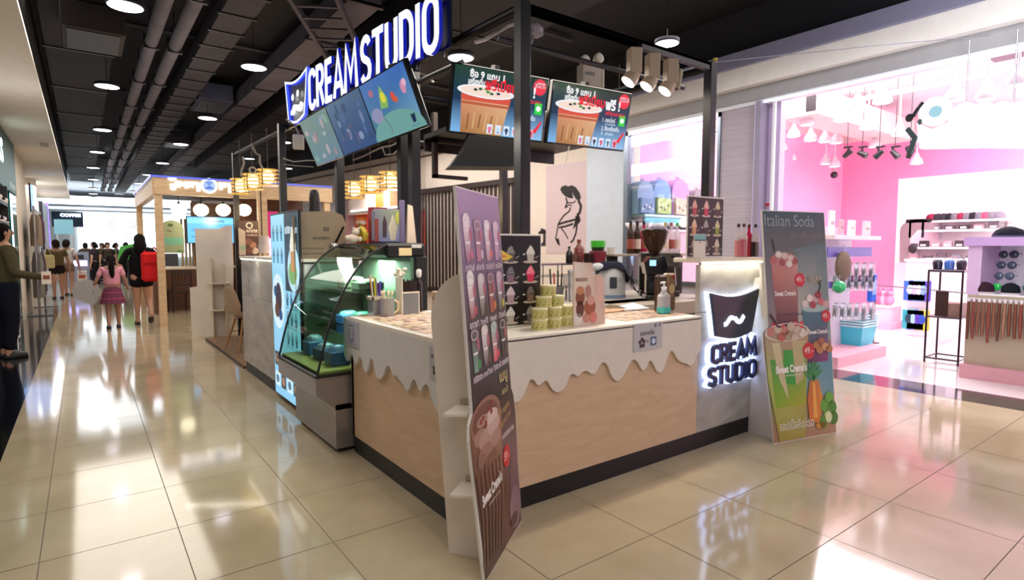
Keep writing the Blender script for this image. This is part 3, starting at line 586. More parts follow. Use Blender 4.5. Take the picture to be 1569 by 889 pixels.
# black soft-serve poster board
CUPC = [('#c7bfb4', '#e9e3d8'), ('#8a6a7a', '#4a4550'), ('#e0305a', '#ff7f96'), ('#d9a76a', '#f0dca8'), ('#b898a0', '#d8c4cc'), ('#8a6f5c', '#5d4c46'), ('#d8b83c', '#f2e08c'), ('#c3b8a8', '#f2efe8'), ('#9a8a84', '#b8a8a4')]
def cone_board(name, lab, loc, rz, w, h, nc, nr, top=0, cols=None, splash=False):
    t = thing(name, lab, 'menu board', loc, rz)
    m = M('#e6e1da', 'satin'); m.box(0, w, 0, .01, 0, h, b=.002); m.build('board', t)
    m = M(k='print'); m.r2(.008, .012, w - .016, h - .022, .001, '#191212')
    ch = (h - .03 - top) / nr; cw = (w - .02) / nc; i = 0
    for r in range(nr):
        for q in range(nc):
            a, b = (cols or CUPC)[i % len(cols or CUPC)]; i += 1
            x = .01 + (q + .5) * cw; z = h - .018 - top - (r + 1) * ch
            m.e2(x, z + ch * .12, cw * .38, ch * .07, .0012, '#cdbfae'); soft_cone(m, x, z + ch * .12, cw * .52, ch * .84, a, b, .0016)
            m.e2(x - cw * .33, z + ch * .5, cw * .07, ch * .04, .0016, '#e8e4dc'); m.line([(x + cw * .24, z + ch * .3), (x + cw * .42, z + ch * .42)], ch * .03, .0016, '#d8cfc0')
    if splash:
        m.p2([(-.06, h - .14), (-.03, h - .06), (.02, h - .01), (.07, h - .03), (.10, h - .06), (.20, h - .115), (.235, h - .13), (.20, h - .15), (.08, h - .152), (-.04, h - .155)], .004, '#f0c84c')
        m.p2([(-.02, h - .13), (.06, h - .09), (.20, h - .13), (.06, h - .145)], .0045, '#d9843c')
    m.build('print', t); 
    m = M('#2a2626', 'satin'); m.box(w * .3, w * .7, .01, .07, 0, .008); m.box(w * .45, w * .55, .01, .02, 0, h * .6); m.build('easel', t); return t
cone_board('dessert_menu_board', 'black board of twelve soft-serve pictures beside the yellow tins', (1.74, 2.66, CT), R(-3), .44, .54, 3, 4, .04, [('#8a7a6c', '#efe4d4'), ('#5e5550', '#7c736c'), ('#c7bfb4', '#e9e3d8'), ('#d9a76a', '#e9cf9a'), ('#8a6a7a', '#5b5560'), ('#e0305a', '#ff6f88'), ('#d8b83c', '#f2e08c'), ('#b898a0', '#d8c4cc'), ('#8a6f5c', '#5d4c46'), ('#c9ab9a', '#d9bfb0'), ('#c3b8a8', '#f2efe8'), ('#7a7270', '#a09890')], True)
cone_board('dessert_menu_board', 'black board of nine soft-serve pictures standing on the tall pillar top', (onY(1052, 388, 2.46).x, 2.46, 1.33), R(-2), .405, .43, 3, 3, 0.0, [('#b8464e', '#e0a08c'), ('#d83c5c', '#e8b0a4'), ('#4c3a2c', '#cdb98f'), ('#d99a62', '#e9b98c'), ('#3c3632', '#8f8c80'), ('#8a9a34', '#cfc28c'), ('#8f7f70', '#d0c0a8'), ('#4a4440', '#8a8078'), ('#a89484', '#d8c8a8')])
# pyramid of yellow tins
tin = thing('yellow_tin', 'yellow tin at the left end of the bottom row, lower of its column', 'tin', (2.055, 2.50, CT), 0, 'yellow paper tins in a pyramid')
m = M('#d8c95c', 'satin'); m.lathe([(.046, 0), (.046, .052)], n=18, c='#cfc67e'); 
for q in range(9): a = q * .7; m.add([(.0465 * math.cos(a + u), .0465 * math.sin(a + u), z) for u, z in ((0, .010), (.3, .010), (.3, .02), (0, .02))], [(0, 1, 2, 3)], '#a39242', 'print'); m.add([(.0465 * math.cos(a + .2 + u), .0465 * math.sin(a + .2 + u), z) for u, z in ((0, .026), (.25, .026), (.12, .044))], [(0, 1, 2)], '#b5a24a', 'print')
m.build('body', tin); m = M('#e6deb0', 'satin'); m.lathe([(.048, .052), (.048, .060), (.044, .061)], n=18); m.build('lid', tin)
PYR = [((2.055, 2.50), 2, 'left column of the pyramid'), ((2.165, 2.505), 2, 'middle column of the pyramid'), ((2.275, 2.525), 2, 'right column of the pyramid')]
first = True
for (x, y), n_, lb in PYR:
    for q in range(n_):
        lab = 'yellow tin in the bottom rows of the pyramid, %s, %s' % (lb.replace(' of the pyramid', ''), ('lowest', 'second from the counter')[q])
        if first: tin['label'] = lab; first = False
        else: dup(tin, (x, y, CT + q * .0615), q * 1.3 + x, lab)
dup(tin, (2.11, 2.53, CT + 2 * .0615), .4, 'yellow tin on the third tier of the pyramid, left one'); dup(tin, (2.21, 2.54, CT + 2 * .0615), 2, 'yellow tin on the third tier of the pyramid, right one')
dup(tin, (2.16, 2.55, CT + 3 * .0615), 3, 'single yellow tin topping the pyramid')
# crepe stand-up card with a pink flap
t = thing('waffle_card', 'pink and beige table card with crepe cone pictures beside the tins', 'menu card', (2.285, 2.47, CT), R(-4))
m = M('#d8bfae', 'satin'); m.ext([(0, 0), (.25, 0), (.235, .26), (.215, .30), (.15, .30), (.145, .37), (.0, .38)], 0, .008, c='#e0c3b2'); m.build('card', t)
m = M(k='print'); m.p2([(.005, .005), (.24, .005), (.225, .29), (.14, .30), (.14, .365), (.005, .375)], .001, ['#e4cfc0', '#d8b4a4', '#c99a8a', '#e6c8b8', '#ddb8a4', '#f0e4d4'])
m.e2(.05, .17, .035, .05, .002, '#8a5038'); m.e2(.05, .10, .03, .05, .002, '#6b3a2c'); m.e2(.05, .21, .03, .025, .003, '#c98c5c'); m.e2(.11, .20, .025, .04, .002, '#b8857a'); m.e2(.125, .11, .045, .05, .002, '#a85a40'); m.e2(.13, .15, .03, .03, .003, '#d8a090'); m.e2(.10, .045, .03, .03, .002, '#c98a78'); m.e2(.15, .045, .03, .035, .003, '#d07a68'); m.e2(.035, .04, .03, .035, .002, '#e8dcd0'); m.r2(.17, .14, .055, .15, .002, '#e8bcae'); m.r2(.015, .265, .09, .018, .003, '#7a4a3c'); m.squig(.02, .268, .08, .012, .004, '#e9c9b8')
m.build('print', t)
# sanitiser, coffee bag
t = thing('sanitiser_bottle', 'clear pump bottle of turquoise hand sanitiser on the counter', 'bottle', (3.22, 2.56, CT)); m = M('#5fd0cc', 'gloss'); m.box(-.049, .049, -.031, .031, .0, .062, b=.012, c='#3fb9b4'); m.build('gel', t, label='turquoise gel')
m = M('#ffffff', 'bottle'); m.box(-.048, .048, -.03, .03, 0, .14, b=.014); m.lathe([(.03, .14), (.016, .16), (.014, .17)], n=12); m.build('bottle', t); m = M('#e6e6e8', 'satin'); m.lathe([(.018, .165), (.018, .19), (.006, .195), (.006, .215)], n=12); m.box(-.035, .012, -.008, .008, .212, .228, b=.004); m.build('pump', t)
t = thing('coffee_bag', 'brown and kraft coffee bag beside the tall pillar', 'bag', (3.31, 2.62, CT), R(-8)); m = M('#5c4638', 'gloss'); m.box(-.06, .02, 0, .06, 0, .27, b=.015, c='#4d3a30'); m.build('dark_pack', t); m = M('#8d7058', 'gloss'); m.box(.02, .10, 0, .06, 0, .28, b=.012, c='#8f7158'); m.T = Matrix.Translation((0, 0, 0)); m.e2(.075, .25, .014, c='#b83a3a', k='print', d=.004); m.e2(.06, .17, .03, .035, c='#c9ac86', k='print', d=.004); m.r2(.03, .02, .06, .09, c='#6e523e', k='print', d=.004); m.r2(-.05, .05, .06, .012, c='#d8c8b4', k='print', d=.004); m.build('kraft_pack', t)
t = thing('wrapped_roll', 'pale folded paper and tray behind the menu sheet', 'tray', (2.95, 2.9, CT)); m = M('#b98c66', 'satin'); m.lathe([(.16, 0), (.17, .012)], n=24, sx=1.3, sy=.6, c='#b88c68'); m.build('tray', t); m = M('#cfe0ea', 'satin'); m.add([(.2, -.1, .02), (.36, -.14, .02), (.34, 0, .05), (.22, .03, .03)], [(0, 1, 2, 3)]); m.build('paper', t)
# ---------------------------------------------------------------- rear worktop and machines
rw = thing('rear_worktop', 'dark low worktop with a pale slab behind the counter', 'worktop', (3.9, 3.6, 0)); m = M('#5c524a', 'matte'); m.box(2.95, 5.2, 3.62, 4.55, 0, .86); m.parts('cabinet', rw, True); m = M('#c3b8a8', 'satin'); m.box(2.9, 5.25, 3.58, 4.6, .86, .90, b=.003); m.box(3.75, 4.75, 3.35, 3.8, .78, .90, c='#b8aa94', b=.004); m.build('slab', rw, True)
RT = .90
def nearwork(px, py, y): p = onY(px, py, y); return p
t = thing('hot_water_pot', 'white electric hot water pot draped with a dark cloth', 'kettle', (4.26, 4.06, RT), R(-35)); t.scale = (1.42, 1.42, 1.12)
m = M('#d9dadd', 'satin'); m.lathe([(.10, 0), (.105, .02), (.105, .22), (.098, .26), (.06, .30), (.02, .31)], n=22); m.build('body', t); m = M('#7f93b4', 'satin'); m.lathe([(.108, 0), (.108, .03)], n=22); m.build('base', t)
m = M('#cfd0d3', 'satin'); m.sph(-.10, -.05, .27, .05, .045, .045); m.build('spout', t)
m = M('#2f3440', 'print'); m.box(-.025, .025, -.112, -.10, .09, .19, b=.004, c='#3a3f4c'); m.squig(.04, .15, .02, .03, d=.11, c='#8a90a0'); m.build('control_panel', t)
m = M('#1d1f30', 'cloth'); cl = []
for i in range(9):
    for j in range(9):
        x = -.12 + .27 * i / 8; y = -.11 + .22 * j / 8; rr = math.hypot(x, y); z = .315 - max(0, rr - .07) * 1.1 + .008 * math.sin(i * 2.1 + j * 1.7) - (.06 if i > 6 else 0)
        cl.append((x, y, z))
m.add(cl, [(i * 9 + j, i * 9 + j + 1, i * 9 + j + 10, i * 9 + j + 9) for i in range(8) for j in range(8)], smooth=True)
m.add([(p[0], p[1], p[2] + .006) for p in cl], [(i * 9 + j, i * 9 + j + 1, i * 9 + j + 10, i * 9 + j + 9) for i in range(8) for j in range(8)], smooth=True); m.build('cloth', t, label='dark blue cloth draped over the lid')
t = thing('coffee_grinder', 'black coffee grinder with a brown translucent bean hopper and blue display', 'grinder', (4.40, 3.62, RT), R(-40))
m = M('#121317', 'gloss'); m.box(-.09, .09, -.08, .14, 0, .05, b=.01); m.box(-.07, .07, 0, .13, .05, .25, b=.012); m.ext([(-.09, .25), (.09, .25), (.11, .34), (.07, .42), (-.05, .42), (-.11, .36)], -.09, .13, c='#15161b'); m.build('body', t)
m = M('#9fd8ff', 'glow2'); m.box(-.06, .0, -.095, -.091, .33, .385); m.build('display', t, label='lit blue display')
m = M('#ff3030', 'glow3'); m.sph(.05, -.085, .14, .008); m.build('indicator', t, label='red lamp')
m = M('#ffffff', 'brownglass'); m.lathe([(.035, 0), (.05, .03), (.10, .12), (.125, .23), (.125, .245)], 0, 0, .42, 20); m.build('hopper', t); m = M('#1d1512', 'gloss'); m.lathe([(.13, 0), (.13, .012), (.05, .022)], 0, 0, .665, 20); m.build('hopper_lid', t)
m = M('#2b1710', 'satin'); m.lathe([(.03, 0), (.09, .10), (.09, .11)], 0, 0, .425, 16); m.build('beans', t)
m = M('#c9c6c2', 'metal'); m.lathe([(.02, 0), (.022, .04), (.012, .05)], .06, -.1, .05, 10); m.tube([(0, -.06, .2), (0, -.13, .16)], .012, 8); m.build('portafilter_fork', t)
t = thing('espresso_machine', 'steel and black espresso machine with round gauge beside the grinder', 'coffee machine', (4.78, 3.86, RT), R(-45))
m = M('#55504c', 'metal'); m.box(-.20, .20, -.05, .28, .0, .06, b=.01); m.box(-.20, .20, .10, .28, .06, .42, b=.01); m.box(-.20, .20, -.1, .28, .30, .46, b=.015, c='#6b6660'); m.build('body', t)
m = M('#1b1a1c', 'gloss'); m.box(-.15, -.06, -.104, -.099, .36, .43); m.lathe([(.03, 0), (.03, .02)], .13, -.12, .4, 12); m.T = Matrix.Rotation(R(90), 4, 'X'); m.lathe([(.045, .1), (.045, .118)], .0, .385, 0, 18, c='#1b1a1c'); m.lathe([(.035, .118), (.035, .121)], .0, .385, 0, 18, c='#d8d4ca'); m.T = Matrix(); m.build('gauge', t)
m = M('#c8c4be', 'metal'); m.lathe([(.035, .22), (.04, .30)], -.05, -.03, 0, 14); m.tube([(-.05, -.03, .23), (-.05, -.17, .21)], .013, 8); m.tube([(.14, -.08, .30), (.15, -.12, .12)], .006, 6); m.build('group_head', t)
m = M('#8a8784', 'metal'); m.lathe([(.055, 0), (.05, .13), (.052, .14)], .06, -.12, .06, 14); m.build('milk_jug', t)
m = M('#d8d0c4', 'satin'); m.lathe([(.045, 0), (.05, .1)], -.02, .1, .46, 14); m.build('cup', t); m = M('#c8c2bb', 'satin'); m.squig(-.04, .325, .1, .02, .105, '#d8d4cc', 'print'); m.build('maker_mark', t)
t = thing('machine_cable', 'loop of black cables hanging beside the water pot', 'cable', (4.33, 3.80, RT))
for q in range(3): m = M('#101014', 'satin'); m.tube([(-.03, 0, .28 - q * .04), (-.08, -.02, .18 - q * .03), (-.02, -.04, .08), (.06, 0, .05 + q * .01), (.1, .02, .12)], .004, 6); m.parts('wire', t)
t = thing('tamper', 'small wooden-handled tamper standing on the worktop', 'tamper', (4.34, 3.42, RT)); m = M('#b08468', 'satin'); m.lathe([(.012, .03), (.02, .06), (.026, .10), (.02, .13), (.006, .14)], n=12); m.build('handle', t); m = M('#c9c6c2', 'metal'); m.lathe([(.028, 0), (.028, .025), (.01, .03)], n=14); m.build('base', t)
# wire rack with syrups
t = thing('wire_rack', 'grey wire shelf rack on the rear worktop', 'rack', (3.50, 4.28, RT), R(-2)); m = M('#77727a', 'metal'); m.box(-.02, 1.04, 0, .26, .33, .345, c='#6e6a72'); m.build('shelf_board', t)
m = M('#58585e', 'metal')
for x in (0, .25, .50, .75, 1.02):
    for y in (.01, .25): m.tube([(x, y, 0), (x, y, .34)], .005, 6)
for z in (.10, .22):
    for y in (.01, .25): m.tube([(0, y, z), (1.02, y, z)], .004, 6)
for q in range(12): m.tube([(.5 + q * .042, .01, 0), (.5 + q * .042, .01, .34)], .003, 5)
m.build('wire_frame', t)
def bottle(name, lab, loc, r, h, c, cap, k='gloss', grp=None, neck=.3, lbl=None):
    t = thing(name, lab, 'bottle', loc, 0, grp); m = M(c, k); m.lathe([(r * .9, 0), (r, h * .04), (r, h * .6), (r * .8, h * .68), (r * .36, h * .78), (r * .34, h * .92)], n=14); m.build('bottle', t)
    m = M(cap, 'satin'); m.lathe([(r * .4, h * .9), (r * .4, h)], n=12); m.build('cap', t)
    if lbl: m = M(lbl, 'print'); m.lathe([(r * 1.01, h * .15), (r * 1.01, h * .45)], n=14); m.build('label', t)
    return t
SH = RT + .346
def RK(px, y, dz=0): p = onY(px, 400, y); return (p.x, y, SH + dz)
bottle('syrup_bottle', 'dark square-shouldered bottle at the left of the wire rack', RK(872,4.40), .035, .17, '#14121c', '#1d1a26')
bottle('sauce_bottle', 'reddish-brown sauce bottle with a cone nozzle on the wire rack', RK(887,4.38), .055, .24, '#7a3a30', '#8a4034')
t = thing('cup', 'pale mug with a red mark on the wire rack', 'cup', RK(880,4.34)); m = M('#6a4a46', 'satin'); m.lathe([(.03, 0), (.034, .09)], n=12); m.build('cup', t)
t = thing('tub', 'dark brown round tub on the wire rack', 'tub', RK(902,4.42)); m = M('#34201e', 'satin'); m.lathe([(.06, 0), (.065, .08), (.067, .085)], n=16); m.build('tub', t); m = M('#5a3a34', 'satin'); m.lathe([(.067, .085), (.067, .1)], n=16); m.build('lid', t)
t = thing('tub', 'red tub with white wrap under the green one', 'tub', RK(916,4.38)); m = M('#8c2c3c', 'satin'); m.lathe([(.08, 0), (.09, .10), (.092, .11)], n=18); m.build('tub', t); m = M('#a84452', 'satin'); m.lathe([(.093, .11), (.093, .12)], n=18); m.build('lid', t)
t = thing('tub', 'bright green tub stacked on top of the red tub', 'tub', RK(916,4.38,.121)); m = M('#1d2a14', 'satin'); m.lathe([(.065, 0), (.07, .04)], n=18); m.build('tub', t); m = M('#3fbf2c', 'satin'); m.lathe([(.074, .04), (.078, .10), (.076, .11)], n=18); m.build('lid', t)
t = thing('cup_stack', 'short stack of dark-striped cups at the right end of the rack', 'cups', RK(936,4.38)); m = M('#d8d0c8', 'satin')
m.lathe([(.04, .09), (.045, .16)], n=14); m.build('paper_cup', t)
m = M('#3c302e', 'satin'); m.lathe([(.045, 0), (.045, .09)], n=14); m.build('holder', t)
for i, (x, c, h) in enumerate([(2.93, '#26222a', .2), (2.97, '#c8323c', .16), (3.0, '#2c2a30', .18), (3.05, '#1f1e24', .15)]):
    t = thing('ladle', '%s-handled ladle in the grey tub under the rack' % ['black', 'red', 'dark grey', 'short black'][i], 'ladle', (RK(845+i*5,4.18)[0], 4.18, RT + .10)); m = M(c, 'satin'); m.tube([(0, 0, 0), (-.02 + .01 * i, 0, h)], .008, 7); m.build('handle', t); m = M('#b9b4b0', 'metal'); m.sph(0, 0, 0, .018); m.build('bowl', t)
t = thing('utensil_tub', 'grey round tub holding ladles under the rack', 'tub', (RK(853,4.12)[0], 4.12, RT)); m = M('#6d6a70', 'satin'); m.lathe([(.06, 0), (.07, .13), (.072, .14)], n=16); m.build('tub', t); m = M('#8a878c', 'satin'); m.lathe([(.073, .13), (.073, .14)], n=16); m.build('rim', t)
t = thing('whisk', 'steel balloon whisk standing beside the grey tub', 'whisk', (RK(868,4.12)[0], 4.12, RT)); m = M('#a8a6aa', 'metal')
for q in range(5): a = q * math.pi / 5; m.tube([(0, 0, .10), (.03 * math.cos(a), .03 * math.sin(a), .16), (.025 * math.cos(a), .025 * math.sin(a), .22), (0, 0, .24), (-.025 * math.cos(a), -.025 * math.sin(a), .22), (-.03 * math.cos(a), -.03 * math.sin(a), .16), (0, 0, .10)], .002, 5)
m.build('wires', t); m = M('#77757a', 'satin'); m.tube([(0, 0, 0), (0, 0, .10)], .01, 8); m.build('handle', t)
t = thing('plastic_cup', 'clear tall blender jug beside the wire rack', 'jug', (RK(880,3.95)[0], 3.95, RT)); m = M('#ffffff', 'vinyl'); m.lathe([(.05, 0), (.06, .28), (.063, .285)], n=16); m.build('jug', t); m = M('#c8c8cc', 'satin'); m.lathe([(.062, .285), (.062, .30)], n=16); m.build('lid', t)
# syrup shelf on the right, bottles in front of the pink window
sf = thing('bottle_shelf', 'narrow raised shelf of syrup bottles behind the coffee machine', 'shelf', (5.1, 4.3, 0)); m = M('#b3a696', 'satin'); m.box(4.50, 5.75, 4.24, 4.42, 1.31, 1.335, b=.003); m.build('board', sf, True); m = M('#2a2728', 'satin'); m.box(4.55, 4.58, 4.26, 4.40, .90, 1.31); m.box(5.66, 5.69, 4.26, 4.40, 0, 1.31); m.parts('support', sf, True)
BC = [('#5c2c2c', '#15151a', 'brownglass', 'amber'), ('#6a4a3a', '#16161c', 'brownglass', 'brown'), ('#7a3c2c', '#15151a', 'redglass', 'ruby'), ('#d8b0a0', '#b8a23c', 'bottle', 'clear'), ('#e06a50', '#a83c3c', 'bottle', 'rose'), ('#c8c0b8', '#3fae4c', 'bottle', 'pale green-capped')]
for i, (c, cap, k, nm) in enumerate(BC):
    x = onY([966, 976, 986, 1019, 1028, 1037][i], 380, 4.33).x
    t = bottle('syrup_bottle', '%s syrup bottle, %s from the left on the raised shelf' % (nm, NTH[i]), (x, 4.33, 1.336), .042, .36, '#ffffff', cap, k, None, lbl='#d9c0b0' if i % 2 else '#9a4a3c')
for i, (x, y, k, c, cap, nm) in enumerate([(onY(1131, 380, 2.48).x, 2.48, 'bottle', '#fff', '#3c1e28', 'clear bottle of pink syrup, leftmost beside the nine-picture board'), (onY(1139, 380, 2.43).x, 2.43, 'bottle', '#fff', '#4c2028', 'clear bottle of rose syrup between the pink and the red bottles'), (onY(1147, 380, 2.49).x, 2.49, 'redglass', '#fff', '#5c1a24', 'deep red syrup bottle on the pillar top'), (onY(1157, 380, 2.44).x, 2.44, 'bottle', '#fff', '#2a1c20', 'tall clear bottle with dark liquid at the pillar edge')]):
    t = bottle('syrup_bottle', nm, (x, y, 1.331), .028, .25, '#ffffff', cap, k)
    m = M(['#d88a8c', '#c06070', '#9c1830', '#26201f'][i], 'gloss'); m.lathe([(.0285, 0), (.0285, [.12, .13, .14, .11][i])], 0, 0, .004, 12); m.build('syrup', t)
t = thing('payment_card', 'white payment notice with a teal top standing before the nine-picture board', 'card', (onY(1063, 395, 2.40).x, 2.40, 1.33), R(-6)); m = M('#e6dcd0', 'satin'); m.box(0, .115, 0, .006, 0, .165, b=.002); m.build('card', t); m = M(k='print'); m.r2(.001, .125, .113, .038, .001, '#7fb8ba'); m.r2(.001, .118, .113, .009, .001, '#1d4c58'); m.e2(.0575, .108, .008, .004, .001, '#2c4c60'); m.build('print', t)

# ================================================================ OVERHEAD FRAME OF THE STAND
fr = thing('stand_frame', 'black square-tube frame rising over the dessert stand', 'frame', (2.9, 2.8, 0))
fz = 2.86; pw = .037
for (x, y, z0, z1) in ((2.16, 2.80, .12, fz), (4.04, 2.80, .12, fz), (1.93, 7.15, 0, 2.86), (1.93, 9.75, 0, 2.86), (2.10, 4.10, .0, 2.83), (2.10, 4.30, .0, 2.83), (2.0, 5.46, .12, 2.83), (4.04, 5.6, 0, 2.83)):
    m = M('#141418', 'black'); m.box(x - pw, x + pw, y - pw, y + pw, z0, z1, c='#131317', b=.003); m.box(x - pw - .008, x + pw + .008, y - pw - .008, y + pw + .008, z0, z0 + .012, c='#26262c'); m.build('post', fr, True)
for a, b in (((2.16, 2.8), (4.04, 2.8)), ((2.16, 2.8), (1.93, 9.75)), ((4.04, 2.8), (4.04, 5.6)), ((1.96, 7.15), (3.9, 7.15)), ((2.05, 5.0), (4.04, 5.0))):
    for dz in (0, -.0):
        m = M('#1b1b20', 'black'); m.tube([(a[0], a[1], fz - .03), (b[0], b[1], fz - .03)], .035, 4, c='#1d1d22'); m.build('beam', fr, True)
m = M('#1d1d22', 'black'); m.tube([(2.16, 3.05, 2.72), (4.04, 3.05, 2.72)], .02, 4); m.build('beam', fr, True)
m = M('#1d1d22', 'black'); m.tube([(2.05, 3.3, 2.62), (1.98, 5.9, 2.62)], .02, 4); m.build('beam', fr, True)
m = M('#c8b43c', 'satin'); m.sph(4.04, 2.76, 2.875, .02, .02, .014); m.build('post_cap', fr, True, label='yellowish cap on the right post')
# roof sign: local x runs from the far end to the near end
sa = math.atan2(-.998, .062)
sg = thing('roof_sign', 'glowing white channel letters CREAM STUDIO with a cup icon above the stand', 'sign', (2 - .062 * 2.92, 3.48 + .998 * 2.92, 0), sa)
u = lambda t: 2.92 - t
m = M(); m.T = Matrix.Translation((0, 0, 0)); word(m, 'CREAM', u(2.255), 2.725, .37, 1.075, .05, .03, '#f4f6ff', 'glow2', sw=.16, gap=.05, cs='#1820a0', ks='glow1'); m.build('letters', sg, label='glowing letters CREAM')
m = M(); word(m, 'STUDIO', u(1.125), 2.725, .37, 1.165, .05, .03, '#f4f6ff', 'glow2', sw=.16, gap=.06, cs='#1820a0', ks='glow1'); m.build('letters', sg, label='glowing letters STUDIO')
m = M(); ico = cup_outline(u(2.91), 2.68, .60, .46); m.ext([(x, z) for x, z in ico], -.02, .03, '#07180f', 'black'); m.build('icon_plate', sg, label='black cup-shaped plate')
m = M(); m.line(ico, .022, .045, '#e8edff', 'glow2', closed=True, thick=.03, cside='#2a3cff', kside='glow3'); m.build('icon_outline', sg, label='white glowing outline of the cup icon')
m = M(); moustache(m, u(2.76), 2.79, .28, .045, '#ffffff', 'glow8', .02); m.e2(u(2.70), 2.94, .030, .032, .045, '#ffffff', 'glow8'); m.e2(u(2.56), 2.955, .030, .032, .045, '#ffffff', 'glow8'); m.build('icon_face', sg, label='white glowing eyes and moustache')
m = M('#111115', 'black'); m.box(u(2.3), u(-.05), .03, .045, 2.80, 2.82); m.box(u(2.3), u(-.05), .03, .045, 3.0, 3.02)
for q in range(7): m.box(u(2.2 - q * .36), u(2.2 - q * .36) + .012, .03, .045, 2.70, 3.06)
m.parts('support_rail', sg)
m = M('#0d1512', 'black'); m.box(u(2.27), u(-.08), .02, .03, 2.74, 3.06, c='#0b1310'); m.build('back_board', sg)
# screens
def tv(name, lab, loc, rot, w, h, art, grp=None):
    t = thing(name, lab, 'screen', loc, 0, grp); t.rotation_euler = Euler(rot, 'XYZ')
    m = M('#0d0e12', 'gloss'); m.box(-w / 2 - .012, w / 2 + .012, 0, .045, -h / 2 - .014, h / 2 + .012, b=.006); bz = m.build('bezel', t)
    m = M(k='screen'); m.T = Matrix.Translation((-w / 2, -.0005, -h / 2)); art(m, w, h); m.build('picture', bz)
    m = M('#1a1a1e', 'satin'); m.box(-.12, .12, .045, .10, -.12, .12); m.box(-.02, .02, .10, .16, -.03, h / 2 + .05); m.parts('bracket', t)
    return t
def promo(m, w, h):
    X = lambda a: a * w
    Z = lambda a: a * h
    m.p2([(0, 0), (w, 0), (w, Z(.5)), (0, Z(.5))], .001, ['#7fb8ea', '#8ec4f0', '#143a5c', '#103252'], 'screen')
    m.p2([(0, Z(.5)), (w, Z(.5)), (w, h), (0, h)], .001, ['#103252', '#143a5c', '#12301f', '#16402c'])
    m.p2([(X(.10), 0), (X(.53), 0), (X(.60), Z(.62)), (X(.60), Z(.64)), (X(.08), Z(.64))], .002, ['#a8703c', '#c09058', '#e0a878', '#eab890', '#d89470'])
    m.p2([(X(.09), Z(.50)), (X(.595), Z(.50)), (X(.60), Z(.60)), (X(.085), Z(.60))], .0024, '#d8503c'); m.p2([(X(.09), Z(.44)), (X(.59), Z(.44)), (X(.595), Z(.48)), (X(.088), Z(.48))], .0024, '#b85a3c')
    m.e2(X(.335), Z(.655), X(.30), Z(.10), .003, '#f0f0f4'); m.e2(X(.335), Z(.655), X(.265), Z(.075), .0034, '#f6dccd')
    for a, b, c in ((.22, .67, '#20402c'), (.27, .69, '#2c5c34'), (.35, .66, '#3c8c3c'), (.39, .64, '#2c6030'), (.46, .655, '#202c50'), (.33, .70, '#4a8c3a')): m.e2(X(a), Z(b), X(.022), Z(.022), .004, c, n=7)
    for q in range(6): m.line([(X(.16 + q * .06), Z(.05 + .02 * (q % 3))), (X(.17 + q * .062), Z(.3 + .04 * (q % 2)))], X(.012), .0026, ['#7c4a24', '#d8b080'][q % 2])
    m.text('ซื้อ 9 แถม 1', X(.15), Z(.845), Z(.13), X(.36), .005, '#ffffff', bold=.03); m.text('เครื่องดื่ม', X(.14), Z(.735), Z(.115), X(.17), .005, '#ffffff', bold=.03)
    m.text('พรีเมี่ยม', X(.315), Z(.69), Z(.20), X(.34), .0055, '#e8202c', bold=.035); m.text('ฟรี !', X(.665), Z(.67), Z(.20), X(.20), .0055, '#ffffff', bold=.035)
    m.p2([(X(.91) + X(.075) * (1 + .1 * (-1) ** i) * math.cos(2 * math.pi * i / 36), Z(.86) + X(.075) * (1 + .1 * (-1) ** i) * math.sin(2 * math.pi * i / 36)) for i in range(36)], .004, '#f03048')
    m.r2(X(.85), Z(.85), X(.12), Z(.08), .005, '#f8b8c0'); m.squig(X(.85), Z(.855), X(.11), Z(.07), .006, '#c02030')
    m.text('เพียงสะสม', X(.68), Z(.58), Z(.08), X(.26), .005, '#e8303c', bold=.02)
    m.text('1. แอดไลน์', X(.655), Z(.46), Z(.085), X(.17), .005, '#eaf2fa', bold=.02); m.squig(X(.69), Z(.41), X(.14), Z(.03), .005, '#c8dcec'); m.text('2. ซื้อเครื่องดื่ม', X(.655), Z(.31), Z(.09), X(.24), .005, '#eaf2fa', bold=.02); m.text('3. สะสม', X(.655), Z(.23), Z(.06), X(.17), .005, '#d0e2f0', bold=.015)
    gx, gz, gs = X(.875), Z(.42), X(.085); m.r2(gx, gz, gs, gs * 1.25, .005, '#1fd03c'); m.e2(gx + gs * .5, gz + gs * .66, gs * .32, gs * .3, .006, '#f2fff4'); m.p2([(gx + gs * .35, gz + gs * .45), (gx + gs * .6, gz + gs * .45), (gx + gs * .42, gz + gs * .25)], .006, '#f2fff4')
    for q in range(6):
        x = X(.37 + q * .092); m.r2(x, Z(.02), X(.062), Z(.15), .005, '#dfe8f6' if q < 5 else '#e0a8b8'); m.e2(x + X(.03), Z(.10), X(.02), Z(.035), .006, ['#e87a9a', '#c8d8ec', '#28466c', '#d85c7c', '#4a8c9c', '#d02c4c'][q]); m.r2(x + X(.02), Z(.035), X(.02), Z(.035), .006, ['#c83c6c', '#6a9ac8', '#20406c', '#a03c5c', '#3a5c6c', '#b02040'][q])
    m.p2([(X(.88), Z(.14)), (X(.91), Z(.10)), (X(.97), Z(.28)), (X(.965), Z(.33))], .006, '#f02838')
def panel_pose(c, rz, tilt, u_, v_=0):
    b = Matrix.Translation(c) @ Euler((tilt, 0, rz), 'XYZ').to_matrix().to_4x4(); return tuple(b @ Vector((u_, 0, v_)))
FC, FRZ, FT = (2.767, 3.28, 2.396), -.107, .217
